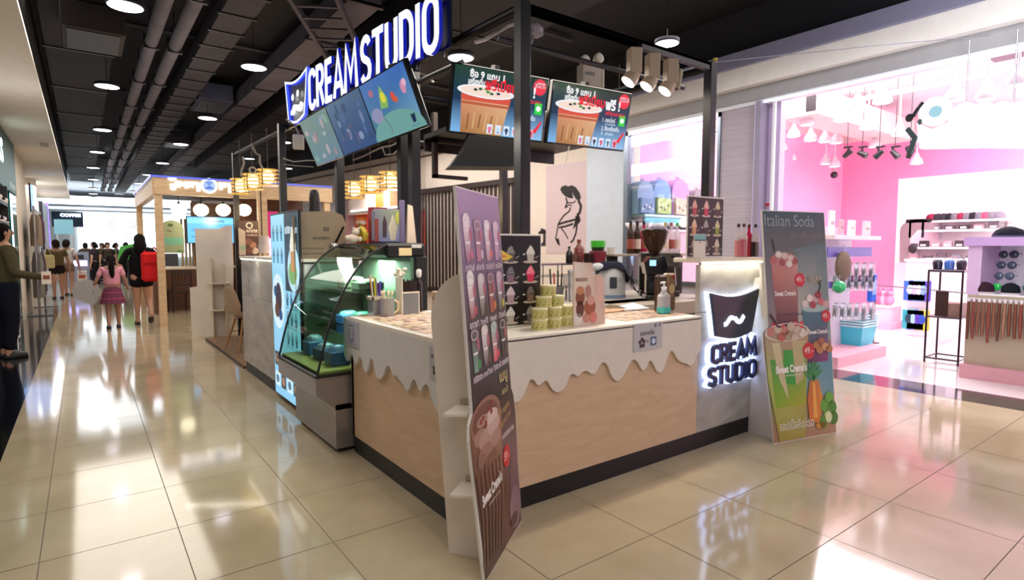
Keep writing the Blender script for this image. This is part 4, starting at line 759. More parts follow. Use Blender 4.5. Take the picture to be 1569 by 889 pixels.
# the tilt leans the top edge towards the aisle
tv('menu_screen', 'promotion screen showing a drink cup, crossed by the black corner post', panel_pose(FC, FRZ, FT, -.395), (FT, 0, FRZ), .735, .425, promo)
tv('menu_screen', 'promotion screen showing a drink cup, right of the black corner post', panel_pose(FC, FRZ, FT, .395), (FT, 0, FRZ), .735, .425, promo)
def blobs(seed, base, cols):
    def f(m, w, h):
        g_ = random.Random(seed); m.p2([(0, 0), (w, 0), (w, h), (0, h)], .001, base)
        for q in range(16): m.e2(g_.uniform(.08, .92) * w, g_.uniform(.12, .88) * h, g_.uniform(.02, .07) * w, g_.uniform(.04, .13) * h, .002 + q * .0002, g_.choice(cols), n=9)
    return f
def wave(m, w, h):
    m.p2([(0, 0), (w, 0), (w, h), (0, h)], .001, ['#4a7c84', '#74a4b8', '#2f62b0', '#486eae']); m.e2(w * .5, 0, w * .55, h * .4, .0015, '#6a9c98', n=18, a0=0, a1=180)
    m.p2([(w * .30, h * .5), (w * .36, h * .72), (w * .42, h * .86), (w * .5, h * .62), (w * .46, h * .48)], .003, '#7fae5c'); m.e2(w * .42, h * .66, w * .05, h * .09, .004, '#d8d040'); m.e2(w * .62, h * .60, w * .04, h * .08, .004, '#d84838'); m.e2(w * .66, h * .54, w * .04, h * .05, .0045, '#c85a40', n=8)
    m.e2(w * .86, h * .66, w * .05, h * .1, .003, '#c888a8'); m.e2(w * .9, h * .72, w * .04, h * .06, .0035, '#dca8c0'); m.e2(w * .17, h * .42, w * .13, h * .13, .003, '#8a8cae'); m.e2(w * .2, h * .8, w * .05, h * .06, .003, '#a86a7c'); m.line([(w * .28, h * .4), (w * .38, h * .15), (w * .36, h * .05)], w * .012, .003, '#5c5470')
    cupo = [(x, z) for x, z in cup_outline(w * .82, h * .10, w * .085, h * .15)]; m.p2(cupo, .004, '#16264a'); m.squig(w * .78, h * .045, w * .15, h * .025, .004, '#3c6c90')
SC, SRZ, ST = (1.811, 4.66, 2.42), -1.58, .384
for k, (lab, art) in enumerate((('leftmost side screen with a faded green and pink picture', blobs(3, ['#5a7c7c', '#5c7888', '#6c8480', '#6a8078'], ['#9a7c84', '#7c9c84', '#8aa0a4', '#6c8494', '#a8989c'])),
        ('middle side screen with a murky blue picture', blobs(8, ['#2c4470', '#304a78', '#446080', '#506c88'], ['#34486c', '#4c6490', '#6c7c9c', '#5c5474', '#7c8ca8'])),
        ('right side screen with a blue picture of yellow and red flowers', wave))):
    tv('menu_screen', lab, panel_pose(SC, SRZ, ST, -.775 + k * .775), (ST, 0, SRZ), .755, .425, art)
# black loudspeaker / bracket under the front screens
t = thing('ceiling_speaker', 'black boxy loudspeaker hanging under the left front screen', 'speaker', (2.62, 3.9, 2.05), R(-20)); m = M('#131316', 'satin'); m.ext([(-.30, -.02), (.32, .0), (.36, .06), (.26, .22), (.14, .30), (-.10, .30), (-.20, .1)], -.12, .12, c='#151518'); m.parts('cabinet', t); m = M('#232327', 'satin'); m.box(-.05, .05, -.02, .02, .3, .62); m.parts('bracket', t)
t = thing('wall_bracket', 'brown angled metal hanger left of the black loudspeaker', 'bracket', (2.45, 4.4, 2.0)); m = M('#2c1a16', 'satin'); m.box(-.02, .02, -.02, .02, .0, .55); m.box(-.02, .32, -.02, .02, 0, .03); m.box(-.02, .32, -.02, .02, .30, .33); m.build('bar', t)
t = thing('ceiling_board', 'black flat board hung behind the front screens', 'board', (3.1, 4.2, 2.24), R(-3)); m = M('#17100f', 'satin'); m.box(-.7, .72, -.3, .3, .10, .14, c='#17100e'); m.box(-.7, .72, .28, .3, 0, .12, c='#17100e'); m.build('board', t)
t = thing('router_box', 'pale plastic box wedged between the two front screens', 'box', (2.86, 3.42, 2.32)); m = M('#b8a894', 'satin'); m.box(-.05, .06, 0, .05, -.10, .12, b=.008); m.build('case', t); m = M('#8a7c6c', 'satin'); m.box(-.04, .05, -.002, 0, -.02, .0); m.build('vent', t)
# emergency light with two heads
p = onY(905, 118, 3.75)
t = thing('emergency_light', 'beige emergency light box with two round lamp heads above the right screen', 'emergency light', (p.x, p.y, p.z), R(-6)); m = M('#a89c8c', 'satin'); m.box(-.12, .10, -.04, .05, -.09, .09, b=.008); m.build('housing', t); m = M('#cfc5b0', 'satin'); m.box(.10, .125, -.04, .05, -.09, .10, b=.004); m.build('side_cover', t)
for sx, sz in ((-.09, .12), (.06, .16)):
    m = M('#cfc8b8', 'satin'); m.T = Matrix.Translation((sx, -.03, sz)) @ Matrix.Rotation(R(80), 4, 'X'); m.lathe([(.02, -.05), (.042, -.02), (.046, .02), (.03, .025)], n=14); m.T = Matrix(); m.tube([(sx, 0, .08), (sx, -.01, sz)], .012, 6); m.build('lamp_head', t)
m = M('#3c3730', 'print'); m.squig(-.09, .0, .1, .03, .042, '#4a443c'); m.build('marking', t)
# three box spotlights on a track
tr = thing('lamp_track', 'dark track carrying three square spotlights under the right end of the frame', 'track', (3.45, 2.75, 2.79)); m = M('#2a2522', 'satin'); m.box(-.30, .48, -.02, .02, -.02, .015); m.parts('rail', tr)
p0 = onY(985, 100, 2.75)
for q, (px, lab) in enumerate(((972, 'left square spotlight of three on the short track'), (1000, 'middle square spotlight of three on the short track'), (1028, 'right square spotlight of three on the short track'))):
    p = onY(px, 78, 2.72); t = thing('track_spotlight', lab, 'spotlight', (p.x, p.y, 2.77), R(-25)); w = .042
    m = M('#b3a28c', 'satin'); m.box(-w, w, -w, w, -.19, -.02, b=.006, c='#a8947c'); m.T = Matrix.Translation((0, 0, -.19)) @ Matrix.Rotation(R(38), 4, 'Y'); m.lathe([(.03, .04), (.05, -.02), (.055, -.07)], n=16, c='#b09c84'); m.T = Matrix(); hs = m.build('housing', t)
    m = M('#fff7e8', 'glow20'); m.T = Matrix.Translation((0, 0, -.19)) @ Matrix.Rotation(R(38), 4, 'Y'); m.lathe([(.0001, -.072), (.05, -.071)], n=16, c='#fff6e4'); m.T = Matrix(); m.build('lens', hs, label='glowing white lens')
    lamp('spot_beam', 'SPOT', (p.x - .08, p.y - .02, 2.50), 34, (1, .9, .75), .04, target=(p.x - .5, 2.9 + .1 * q, .94), angle=R(80), blend=.6)
p = onY(1038, 105, 2.75); t = thing('cctv_camera', 'small beige tube camera on an arm beside the square spotlights', 'camera', (p.x, p.y, 2.70), R(-15)); m = M('#8f8468', 'satin'); m.T = Matrix.Translation((0, 0, -.06)) @ Matrix.Rotation(R(-168), 4, 'Y'); m.lathe([(.028, -.07), (.033, -.05), (.033, .06), (.03, .075)], n=14); m.T = Matrix(); m.build('barrel', t); m = M('#b5a88c', 'satin'); m.tube([(-.14, 0, .07), (.01, 0, .04), (.01, 0, 0)], .007, 6); m.build('arm', t); m = M('#1a1816', 'gloss'); m.T = Matrix.Translation((0, 0, -.06)) @ Matrix.Rotation(R(-168), 4, 'Y'); m.lathe([(.024, .076), (.0001, .077)], n=12); m.T = Matrix(); m.parts('lens', t)
p = onY(820, 45, 3.3); t = thing('junction_box', 'pale round plastic box behind the corner post near the ceiling', 'box', (p.x, p.y, p.z)); m = M('#8f848c', 'satin'); m.sph(0, 0, 0, .06, .05, .045); m.box(-.05, .05, -.04, .04, -.05, .02, b=.01); m.build('box', t); m = M('#77707c', 'satin'); m.tube([(-.02, 0, -.05), (-.04, 0, -.12)], .01, 6); m.build('plug', t)
# loose cables
def cable(lab, pts, r=.006, c='#c9bfae', y=None):
    t = thing('cable', lab, 'cable', tuple(pts[0])); o = Vector(pts[0]); m = M(c, 'satin'); m.tube([Vector(p) - o for p in pts], r, 6); m.build('wire', t); return t
Yc = lambda L, y: [onY(px, py, y) for px, py in L]
cable('white flex sagging left of the corner post under the roof', Yc([(728, 65), (745, 60), (762, 50), (778, 40), (792, 36)], 3.1), .012, '#a59c98')
cable('white flex hanging beside the right edge of the flower screen', Yc([(630, 118), (645, 112), (658, 118), (664, 126)], 4.2), .009, '#a39a94')
cable('thin white cord hanging from the right front screen', Yc([(873, 222), (870, 235), (866, 250)], 3.4), .004, '#d8d0c4')
cable('thin pale cable stretched across the dark ceiling on the right', [(4.04, 2.8, 2.86), (5.4, 2.2, 3.10), (6.6, 1.7, 3.3)], .004, '#8a8c98')
cable('pale cable running from the left post to the screens', Yc([(434, 243), (450, 248), (470, 246), (484, 246)], 5.6), .006, '#b9b0a4')
cable('lower pale cable running from the left post to the screens', Yc([(434, 252), (455, 254), (480, 256)], 5.6), .005, '#9c948a')
cable('tangle of flex hanging under the side screens', Yc([(540, 246), (556, 240), (572, 232), (585, 226), (598, 224), (612, 218)], 4.9), .009, '#4a3c36')
cable('dark flex looping under the flower screen', Yc([(585, 226), (590, 238), (604, 236), (612, 226)], 4.8), .007, '#6a5a50')
cable('white flex dropping from the ceiling to the lantern row', Yc([(385, 220), (392, 235), (398, 238), (398, 250), (404, 262), (412, 272)], 8.4), .014, '#8f887c')
cable('second white flex dropping left of the lantern row', Yc([(372, 240), (374, 250), (370, 262), (370, 270)], 8.6), .014, '#9a9286')
t = thing('power_adapter', 'small white adapter hanging below the cup icon', 'adapter', tuple(onY(458, 214, 6.2)), R(-20)); m = M('#bdb8a8', 'satin'); m.box(-.06, .05, -.03, .03, -.10, .05, b=.01); m.build('case', t); m = M('#8f8a7c', 'satin'); m.tube([(0, 0, .05), (-.04, 0, .16), (-.12, 0, .2)], .01, 6); m.build('lead', t)
t = thing('cable_ring', 'coiled white cable ring above the lanterns', 'cable', tuple(onY(387, 261, 8.4))); m = M('#b8b0a4', 'satin'); m.tube([(.04 * math.cos(R(a)), 0, .04 * math.sin(R(a))) for a in range(0, 361, 24)], .012, 6, cap=False); m.build('coil', t)
# slatted lantern pendants
def lantern(lab, loc, r=.13, h=.20, grp=None):
    t = thing('slatted_lantern', lab, 'pendant lamp', loc, 0, grp)
    for q in range(5): m = M('#d89a3c', 'glow1'); z = q * h / 4; m.lathe([(r, z - .008), (r + .01, z), (r, z + .008), (r - .01, z)], n=20, c='#e8b050'); m.build('slat', t)
    m = M('#3c2414', 'satin')
    for q in range(4): a = R(45 + q * 90); m.tube([(r * math.cos(a), r * math.sin(a), -.01), (r * math.cos(a), r * math.sin(a), h + .01)], .007, 5)
    m.tube([(0, 0, h + .01), (0, 0, h + .55)], .006, 5); m.tube([(-r, 0, h), (r, 0, h)], .006, 5); m.build('frame', t)
    m = M('#fff0c0', 'glow8'); m.lathe([(.001, .02), (r * .5, .04), (r * .6, h * .5), (r * .5, h * .85), (.001, h * .95)], n=14, c='#ffe7a0'); m.build('bulb', t, label='glowing warm bulb'); return t
LN = [(562, 303, 8.6, 'first slatted lantern from the left of the three over the fridge'), (592, 300, 8.2, 'second slatted lantern from the left of the three over the fridge'), (619, 292, 7.6, 'rightmost slatted lantern over the fridge'),
      (368, 298, 9.2, 'leftmost slatted lantern near the white-lettered kiosk'), (390, 293, 8.9, 'middle slatted lantern near the white-lettered kiosk'), (410, 286, 8.5, 'rightmost slatted lantern near the white-lettered kiosk')]
for k, (px, py, y, lab) in enumerate([(543, 303, 7.4, LN[0][3]), (568, 295, 7.2, LN[1][3]), (598, 290, 6.6, LN[2][3]), (369, 297, 8.9, LN[3][3]), (388, 290, 8.6, LN[4][3]), (411, 284, 8.2, LN[5][3])]):
    p = onY(px, py, y); lantern(lab, tuple(p))
lamp('lantern_light', 'POINT', (3.3, 7.0, 2.0), 18, (1, .72, .4), .1); lamp('lantern_light', 'POINT', (2.3, 8.6, 2.0), 20, (1, .72, .4), .1)

# ================================================================ FLOOR STANDEES
def cut_cup(m, x, z, w, h, c, rim, d=.002, lid=None):
    m.p2([(x, z), (x + w, z), (x + w * 1.12, z + h * .96), (x - w * .12, z + h * .96)], d, c)
    m.e2(x + w / 2, z + h * .96, w * .62, h * .07, d + .0003, rim)
def badge(m, x, z, r, t, d=.004):
    m.e2(x, z, r, r * 1.0, d, '#c8242c', n=24); m.text(t, x - r * .72, z - r * .3, r * .75, r * 1.4, d + .0006, '#f2e4e0', bold=.0)
st = thing('drink_standee', 'tall cut-out menu standee with a brown chocolate cup, leaning on a white support', 'standee', (1.287, 1.921, 0), .642)
st.rotation_euler = Euler((-.072, 0, .642), 'XYZ')
w, h = .578, 1.655
out = [(.02, 0), (.40, 0), (.55, .05), (.578, .14), (.585, .30), (.585, .60), (.565, .66), (.54, .69), (.54, h), (0, h), (0, .70), (-.035, .66), (-.05, .60), (-.04, .50), (-.02, .3)]
out = [(.0, 0), (.578, 0), (.585, .30), (.60, .55), (.585, .66), (.555, .70), (.555, h), (0, h + .0), (0, .72), (-.04, .68), (-.055, .62), (-.045, .5)]
m = M('#ece6de', 'satin'); m.ext(out, 0, .012, c='#ded8d0'); m.build('board', st)
m = M(k='print'); 
m.p2([(.006, .70), (.549, .70), (.549, 1.08), (.006, 1.08)], .001, ['#1f1310', '#241813', '#3a2a2c', '#3a2a2a']); m.p2([(.006, 1.08), (.549, 1.08), (.549, h - .006), (.006, h - .006)], .001, ['#3a2a2a', '#3c2c2c', '#8a78a0', '#9a86ae'])
m.p2([(0.004, .004), (.572, .004), (.579, .30), (.594, .55), (.58, .655), (.549, .70), (.2, .72), (.0, .70)], .0008, ['#4a2c1c', '#6b4638', '#8a6a6e', '#3c2a26', '#241813', '#241813', '#2a1a14'])
# big iced chocolate
m.p2([(.02, .004), (.30, .004), (.36, .62), (.355, .66), (-.045, .66), (-.05, .60), (-.035, .45)], .002, ['#3c1f12', '#4a2a1a', '#8a5c44', '#a87c68', '#8a6450', '#7a5240', '#5c3a28'])
m.e2(.155, .655, .20, .095, .003, '#8f6656'); m.e2(.15, .66, .165, .07, .0035, '#6e4434')
for q, (x, z, rx, rz, c) in enumerate(((.06, .60, .075, .035, '#a07c6e'), (.16, .57, .12, .05, '#b08e82'), (.24, .61, .09, .045, '#c0a298'), (.12, .52, .10, .035, '#9a7466'), (.26, .54, .07, .035, '#a88478'), (.18, .47, .09, .03, '#7c5646'), (.06, .50, .05, .03, '#8a6454'), (.22, .65, .09, .03, '#d0b8b0'), (.10, .66, .07, .025, '#a88274'))): m.e2(x, z, rx, rz, .0036 + q * .0001, c)
for x, z in ((.08, .66), (.11, .67), (.2, .69), (.24, .705), (.22, .67), (.14, .64)): m.e2(x, z, .018, .012, .005, '#8c3430', n=8)
for q in range(7): m.line([(.0 + q * .04, .05), (.02 + q * .045, .25), (-.01 + q * .05, .45)], .012, .0045, ['#5c3826', '#6e4634'][q % 2])
m.text("Sweet Creme's", .03, .305, .055, .27, .006, '#efe9e2', bold=.045, rot=R(4)); m.squig(.10, .285, .16, .008, .006, '#d8d0c8')
m.e2(.5, .25, .07, .14, .002, '#7a5c60'); m.e2(.48, .12, .09, .10, .0022, '#8f7078'); m.e2(.45, .07, .06, .03, .003, '#5a3a30')
m.text('Special', .335, .545, .045, .17, .004, '#b8925c', bold=.0, rot=R(8)); m.text('Frappe', .345, .60, .04, .15, .004, '#caa46a', bold=.0, rot=R(8)); m.squig(.35, .495, .18, .022, .004, '#d8cfc6')
badge(m, .395, .405, .052, '59.-'); m.squig(.40, .32, .08, .012, .004, '#6e6464')
m.text('เมนู', .37, .745, .06, .12, .004, '#c8b87c', bold=.02); m.text('แนะนำ', .39, .70, .035, .10, .004, '#c8b87c', bold=.015)
DR = [[('#9a5c74', '#e8dce4'), ('#b87c94', '#8a6c80'), ('#b88a98', '#f0e8ec'), ('#b890b0', '#d8c0d8')], [('#a04c50', '#f2ecec'), ('#5c5c48', '#d8d0d0'), ('#a8503c', '#7a5c60'), ('#5a6444', '#c8b0c0')], [('#7aa08c', '#5c4c50'), ('#3c2a28', '#e8e0dc'), ('#e0445c', '#a8c0b8'), ('#3a2820', '#3c3030')]]
for r in range(3):
    for q in range(4):
        x = .03 + q * .13; z = 1.345 - r * .235 - q * .0; a, b = DR[r][q]
        if r == 1: z -= .005
        m.p2([(x + .025, z), (x + .075, z), (x + .095, z + .155), (x + .01, z + .155)], .003, [a, a, b, b]); m.e2(x + .052, z + .165, .044, .022 if q else .04, .0035, b); m.ring(x + .052, z + .158, .036, .044, .004, 14, '#cfc4c8', sz=.5)
        m.p2([(x + .02, z + .085), (x + .085, z + .085), (x + .07, z + .075), (x + .03, z + .075)], .0045, '#efe8ea'); m.e2(x + .088, z + .115, .015, .03, .0045, '#b85c70', n=10); m.e2(x + .09, z + .03, .016, .022, .0045, ['#c04c5c', '#3a2c20', '#d8803c', '#c8c03c', '#2f9a3c', '#6c3c34', '#e04c60', '#6a4a3c', '#c86c80', '#d8c0c8', '#e06850', '#b8a0a8'][r * 4 + q - 4], n=9)
        m.squig(x + .005, z - .04, .10, .026, .004, '#d8ccd4')
m.build('print', st)
# white support behind: panel at right angles, rounded top, with two little shelves
m = M('#e6ddd0', 'satin'); n_ = 8
sup = [(0, 0), (0, 1.24)] + [(.20 * (1 - math.cos(R(a * 90 / n_))) , 1.10 + .20 * math.sin(R(a * 90 / n_))) for a in range(0)] 
arcp = [(.19 - .19 * math.cos(R(90 * i / 8)), 1.10 + .20 * math.sin(R(90 * i / 8))) for i in range(9)]
T0 = Matrix.Translation((.176, .235, 0)) @ Matrix.Rotation(R(-90), 4, 'Z')
m.T = T0; m.ext([(0, 0), (.222, 0), (.222, 1.30)] + arcp[::-1], 0, .012, c='#e6dccf'); m.build('support_panel', st, label='white arched side panel')
m = M('#e6ddd0', 'satin'); m.T = Matrix(); m.box(.02, .176, .03, .14, .70, .712); m.box(.02, .176, .03, .14, .35, .362); m.parts('support_shelf', st); m = M('#b8a890', 'satin'); m.box(.166, .174, .06, .12, .715, .74); m.box(.166, .174, .06, .12, .365, .39); m.parts('tape', st)
# Italian soda standee
s2 = thing('soda_standee', 'cut-out Italian Soda standee with green, red and blue drinks beside the lit pillar', 'standee', (3.902, 2.104, 0))
s2.rotation_euler = Euler((-.107, 0, -.236), 'XYZ'); w, h = .641, 1.683
out = [(0, 0), (w, 0), (w, h), (0, h), (0, .84), (-.05, .80), (-.055, .72), (-.03, .40)]
m = M('#e4ddd4', 'satin'); m.ext(out, 0, .012); m.build('board', s2)
m = M(k='print'); m.p2([(0, .006), (w - .006, .006), (w - .006, h - .006), (.006, h - .006), (.006, .84), (-.045, .80), (-.05, .72), (-.026, .40)], .001, ['#a87860', '#b88c70', '#33555f', '#3c5860', '#8a7c84', '#b0887c', '#b08c7c', '#6a8c5c'])
m.p2([(.22, .9), (w - .006, .7), (w - .006, 1.45), (.3, 1.4)], .0013, ['#b8b0a8', '#7f9a94', '#4a6e74', '#5c787c']); m.p2([(.35, .3), (w - .006, .3), (w - .006, .62), (.35, .60)], .0014, ['#7aa0a4', '#6c98a8', '#4a8aa0', '#6aa8a8'])
m.text('Italian Soda', .02, h - .115, .085, .50, .003, '#9fb0b4', bold=-.008); m.text('อิตาเลี่ยนโซดา', .27, h - .20, .05, .32, .003, '#8a8480', bold=.0); m.squig(.22, h - .32, .17, .015, .003, '#8f8c8c')
cut_cup(m, .09, .84, .21, .46, ['#4a1c28', '#5c2430', '#c88c80', '#c87c70'], '#c89c94'); m.e2(.19, 1.31, .14, .065, .003, '#b87c78')
for x, z in ((.09, 1.32), (.14, 1.36), (.2, 1.35), (.26, 1.33), (.17, 1.30), (.24, 1.29), (.3, 1.31)): m.e2(x, z, .032, .026, .0035, rnd.choice(['#d8c0b8', '#a04c4c', '#e0d4cc', '#b86464']), n=8)
m.line([(.10, 1.38), (.09, 1.45), (.075, 1.47)], .01, .004, '#2a1c1c')
m.text("Sweet Creme's", .08, 1.055, .04, .21, .005, '#e8e0dc', bold=.04); badge(m, .34, 1.17, .052, '49.-'); m.p2([(.44, 1.15), (.56, 1.15), (.565, 1.19), (.44, 1.19)], .003, '#a8a090'); m.text('เมนู', .42, 1.14, .05, .12, .004, '#77705c', bold=.01)
for x, z in ((.06, .83), (.11, .80), (.17, .79), (.23, .79), (.29, .80), (.34, .83), (.14, .82), (.27, .83)): m.e2(x, z, .032, .036, .003, '#e04050', n=10)
cut_cup(m, .37, .55, .22, .42, ['#4c2850', '#8a2c6c', '#2c6c7c', '#387884'], '#9fb8b4', .0035)
for x, z in ((.38, .99), (.43, 1.03), (.49, 1.02), (.55, 1.0), (.46, .98), (.60, .98), (.52, 1.05)): m.e2(x, z, .036, .03, .005, rnd.choice(['#c86468', '#d8ccc8', '#a83c48', '#c8a0a0', '#e0d0cc']), n=8)
m.line([(.52, 1.06), (.55, 1.12), (.54, 1.15), (.56, 1.16)], .012, .0055, '#1c2420'); m.text("Sweet Creme's", .40, .76, .035, .20, .006, '#e6e2e0', bold=.04); badge(m, .59, .89, .048, '49.-', .006); m.squig(.18, .91, .18, .015, .005, '#4c4468')
# big green drink
m.p2([(.05, .012), (.31, .012), (.345, .40), (.40, .80), (-.045, .80), (-.03, .45)], .006, ['#a8943c', '#a89c4c', '#a8944c', '#b08c6c', '#a89484', '#a8b45c'])
m.p2([(.03, .25), (.33, .25), (.36, .60), (.0, .60)], .0065, ['#86a81c', '#a8a82c', '#5c9c3c', '#3c9c3c']); m.p2([(.08, .45), (.16, .30), (.10, .72), (.02, .72)], .007, '#c8bc94'); m.p2([(.24, .40), (.32, .44), (.36, .72), (.22, .72)], .007, '#b8ac7c'); m.p2([(.14, .42), (.24, .40), (.23, .66), (.13, .66)], .0068, '#2c9a34')
m.ring(.18, .79, .20, .222, .008, 30, '#d8ccc0', sz=.30)
for x, z in ((.02, .80), (.09, .82), (.16, .80), (.22, .83), (.28, .80), (.33, .78), (.12, .76), (.25, .75), (.19, .77)): m.e2(x, z, .042, .034, .0085, rnd.choice(['#c8b4a0', '#b8604c', '#d8ccc0', '#c07c6c', '#a89474']), n=8)
m.line([(.02, .93), (.06, .88), (.08, .84), (.12, .83)], .016, .009, '#3c2420')
m.text("Sweet Creme's", .045, .495, .06, .31, .009, '#f2eeea', bold=.05); m.squig(.14, .47, .16, .01, .009, '#e8e4dc'); badge(m, .385, .64, .062, '49.-', .009)
m.p2([(.36, .12), (.46, .10), (.50, .30), (.47, .42), (.38, .42), (.345, .28)], .008, ['#d8742c', '#e0842c', '#e89c3c', '#c87c34', '#b8782c', '#c8682c']); m.p2([(.40, .14), (.44, .14), (.43, .40), (.41, .40)], .0085, '#f0ac50')
for q in range(7): a = R(60 + q * 10); m.line([(.42, .42), (.42 + .11 * math.cos(R(30 + q * 20)), .42 + .14 * math.sin(R(30 + q * 20)))], .018, .0086, '#3c8c4c')
for x, z, c in ((.52, .22, '#5c9c34'), (.57, .27, '#6aac3c'), (.60, .20, '#4c8c2c'), (.55, .14, '#a8c86c'), (.61, .12, '#4c7c2c'), (.5, .10, '#5c8c34')): m.e2(x, z, .045, .05, .009, c)
m.e2(.555, .13, .034, .042, .0095, '#dce4b0'); m.e2(.47, .08, .05, .025, .009, '#d88c3c')
for x, z in ((.47, .68), (.52, .70), (.50, .64), (.56, .66), (.60, .64)): m.e2(x, z, .04, .03, .0095, rnd.choice(['#b87c50', '#d8a070', '#a8644c']), n=8)
m.text('แอปเปิ้ลสับปะรด', .055, .085, .075, .34, .0095, '#e8e0d4', bold=.01)
m.build('print', s2)
m = M('#e6dccf', 'satin'); m.T = Matrix.Translation((.05, .30, 0)) @ Matrix.Rotation(R(-90), 4, 'Z'); m.ext([(0, 0), (.28, 0), (.28, 1.2), (.16, 1.2), (0, .9)], 0, .01); m.T = Matrix(); m.box(-.02, .0, .012, .03, .9, 1.3); m.build('support_panel', s2)

# ================================================================ CEILING SERVICES
def run(name, lab, cat, x0, x1, y0, y1, z0, z1, c, k='duct', ribs=None, rc='#1c1b20'):
    t = thing(name, lab, cat, ((x0 + x1) / 2, (y0 + y1) / 2, z0)); m = M(c, k); m.box(x0, x1, y0, y1, z0, z1); m.build('duct', t, True)
    if ribs:
        m = M(rc, 'satin'); y = y0
        while y < y1: m.box(x0 - .03, x1 + .03, y, y + .05, z0 - .015, z0 + .02); y += ribs
        m.parts('flange', t, True)
    return t
def pipe(lab, x, y0, y1, z, r, c='#7d7a86', gap=None):
    t = thing('ceiling_pipe', lab, 'pipe', (x, (y0 + y1) / 2, z)); m = M(c, 'duct'); m.tube([(x, y0, z), (x, y1, z)], r, 14); m.build('pipe', t, True)
    m = M('#2a2930', 'satin'); y = y0 + .6
    while y < y1:
        m.lathe([(r + .012, -.03), (r + .012, .03)], 0, 0, 0, 12) if False else m.box(x - r - .01, x + r + .01, y, y + .05, z - r - .012, z + r + .01); m.box(x - .008, x + .008, y + .02, y + .035, z, 4.45); y += 1.9
    m.parts('clamp', t, True); return t
pipe('left of the two large pale pipes under the dark ceiling', .80, .5, 32, 4.0, .075, '#77737f')
pipe('right of the two large pale pipes under the dark ceiling', 1.06, .5, 32, 4.0, .075, '#77737f')
run('air_duct', 'long grey ribbed duct right of the twin pipes', 'duct', 1.32, 1.66, 4, 34, 3.98, 4.2, '#454249', 'duct', .62)
run('air_duct', 'wide dark duct along the left side of the aisle ceiling', 'duct', -.3, .45, 3, 30, 4.15, 4.4, '#1d1b20', 'duct', 2.4)
run('air_duct', 'pale duct above the second row of downlights', 'duct', 2.35, 2.7, 6, 30, 4.0, 4.25, '#55525c', 'duct', 1.4)
run('air_duct', 'broad dark duct over the dessert stand', 'duct', 3.1, 4.6, 4.2, 22, 4.05, 4.35, '#1a191e', 'duct', 2.0)
t = thing('cable_tray', 'dark ladder tray crossing the ceiling above the stand', 'tray', (2.0, 6.0, 3.86), R(-30)); m = M('#4c4850', 'duct'); m.box(-.25, -.21, -3.5, 4, -.03, .05); m.box(.21, .25, -3.5, 4, -.03, .05)
for q in range(24): m.box(-.25, .25, -3.4 + q * .31, -3.36 + q * .31, -.02, .0)
m.build('ladder', t)
for q, y in enumerate((6.2, 9.5, 13.5, 18, 24)):
    t = thing('cross_pipe', 'thin dark pipe crossing the aisle ceiling, %s to the camera' % ORD[q], 'pipe', (1.3, y, 4.40)); m = M('#4a464c', 'duct'); m.tube([(-1.6, -.1, 0), (4.5, .15, 0)], .03, 8); m.build('pipe', t)
    m = M('#2a282c', 'satin'); m.box(-1.0, -.98, -.04, .04, 0, .05); m.box(2, 2.02, -.02, .08, 0, .05); m.parts('hanger', t)
for q, (x, y, w, d) in enumerate(((.3, 5.2, .5, .7), (.2, 8.6, .6, .9), (2.0, 12, .56, 1.1), (2.0, 17, .56, .9))):
    t = thing('ceiling_box', ['dusty brown service box on the near ceiling', 'dusty service box above the soffit side of the aisle', 'blue-grey service box past the twin pipes', 'farther grey service box near the white-lettered kiosk'][q], 'box', (x, y, [3.84, 3.84, 4.0, 4.0][q])); m = M(['#3c3128', '#38302a', '#4c5470', '#4a4c5c'][q], 'duct'); m.box(-w / 2, w / 2, -d / 2, d / 2, 0, .3, b=.01); m.build('casing', t); m = M('#25242a', 'satin'); m.box(-w / 2 + .05, w / 2 - .05, -d / 2 + .05, d / 2 - .05, -.01, 0); m.build('hatch', t)
# downlights
def downlight(x, y, z, lab, grp, r=.15, col='#f0ecff'):
    t = thing('downlight', lab, 'downlight', (x, y, z), 0, grp); m = M('#2c2a30', 'satin'); m.lathe([(r * 1.04, -.006), (r * 1.08, .0), (r * 1.05, .035), (r * .4, .05)], n=24); m.tube([(0, 0, .04), (0, 0, 4.45 - z)], .005, 5); hs = m.build('housing', t)
    m = M(col, 'glow20'); m.lathe([(.0005, -.012), (r, -.008)], n=24, c=col); m.build('lamp', hs, label='glowing lamp face'); return t
zl = 3.75
def zx(px, py, z=zl): p = onZ(px, py, z); return p.x, p.y
LL = [(192, 9), (164, 132), (157, 199), (149, 233), (143, 257), (143, 275), (143, 289), (143, 297), (143, 303), (142, 309)]
for q, p in enumerate(LL): x, y = zx(*p); downlight(x, y, zl, 'round white downlight in the left aisle row, %s to the camera' % ORD[q], 'downlights in the left aisle row')
LR = [(389, 103), (318, 181), (277, 221), (249, 250), (227, 268), (214, 281), (205, 294)]
for q, p in enumerate(LR): x, y = zx(*p); downlight(x, y, zl, 'round white downlight in the right aisle row, %s to the camera' % ORD[q], 'downlights in the right aisle row')
for p, lab in (((706, 88), 'bright downlight left of the corner post, above the left front screen'), ((1022, 66), 'bright downlight above the square spotlights'), ((382, 243), 'downlight over the lantern row'), ((437, 218), 'downlight beside the cup icon of the roof sign'), ((440, 258), 'low downlight under the far end of the roof sign')):
    z = {706: 3.2, 1022: 3.55, 382: 3.7, 437: 3.7, 440: 3.4}[p[0]]; x, y = zx(*p, z); downlight(x, y, z, lab, None, .12)
t = thing('soffit_vent', 'small brown flat vent in the white left soffit', 'vent', tuple(onZ(68, 222, 3.298))); m = M('#b3a48c', 'satin'); m.box(-.06, .06, -.25, .25, -.006, 0); m.parts('grille', t)

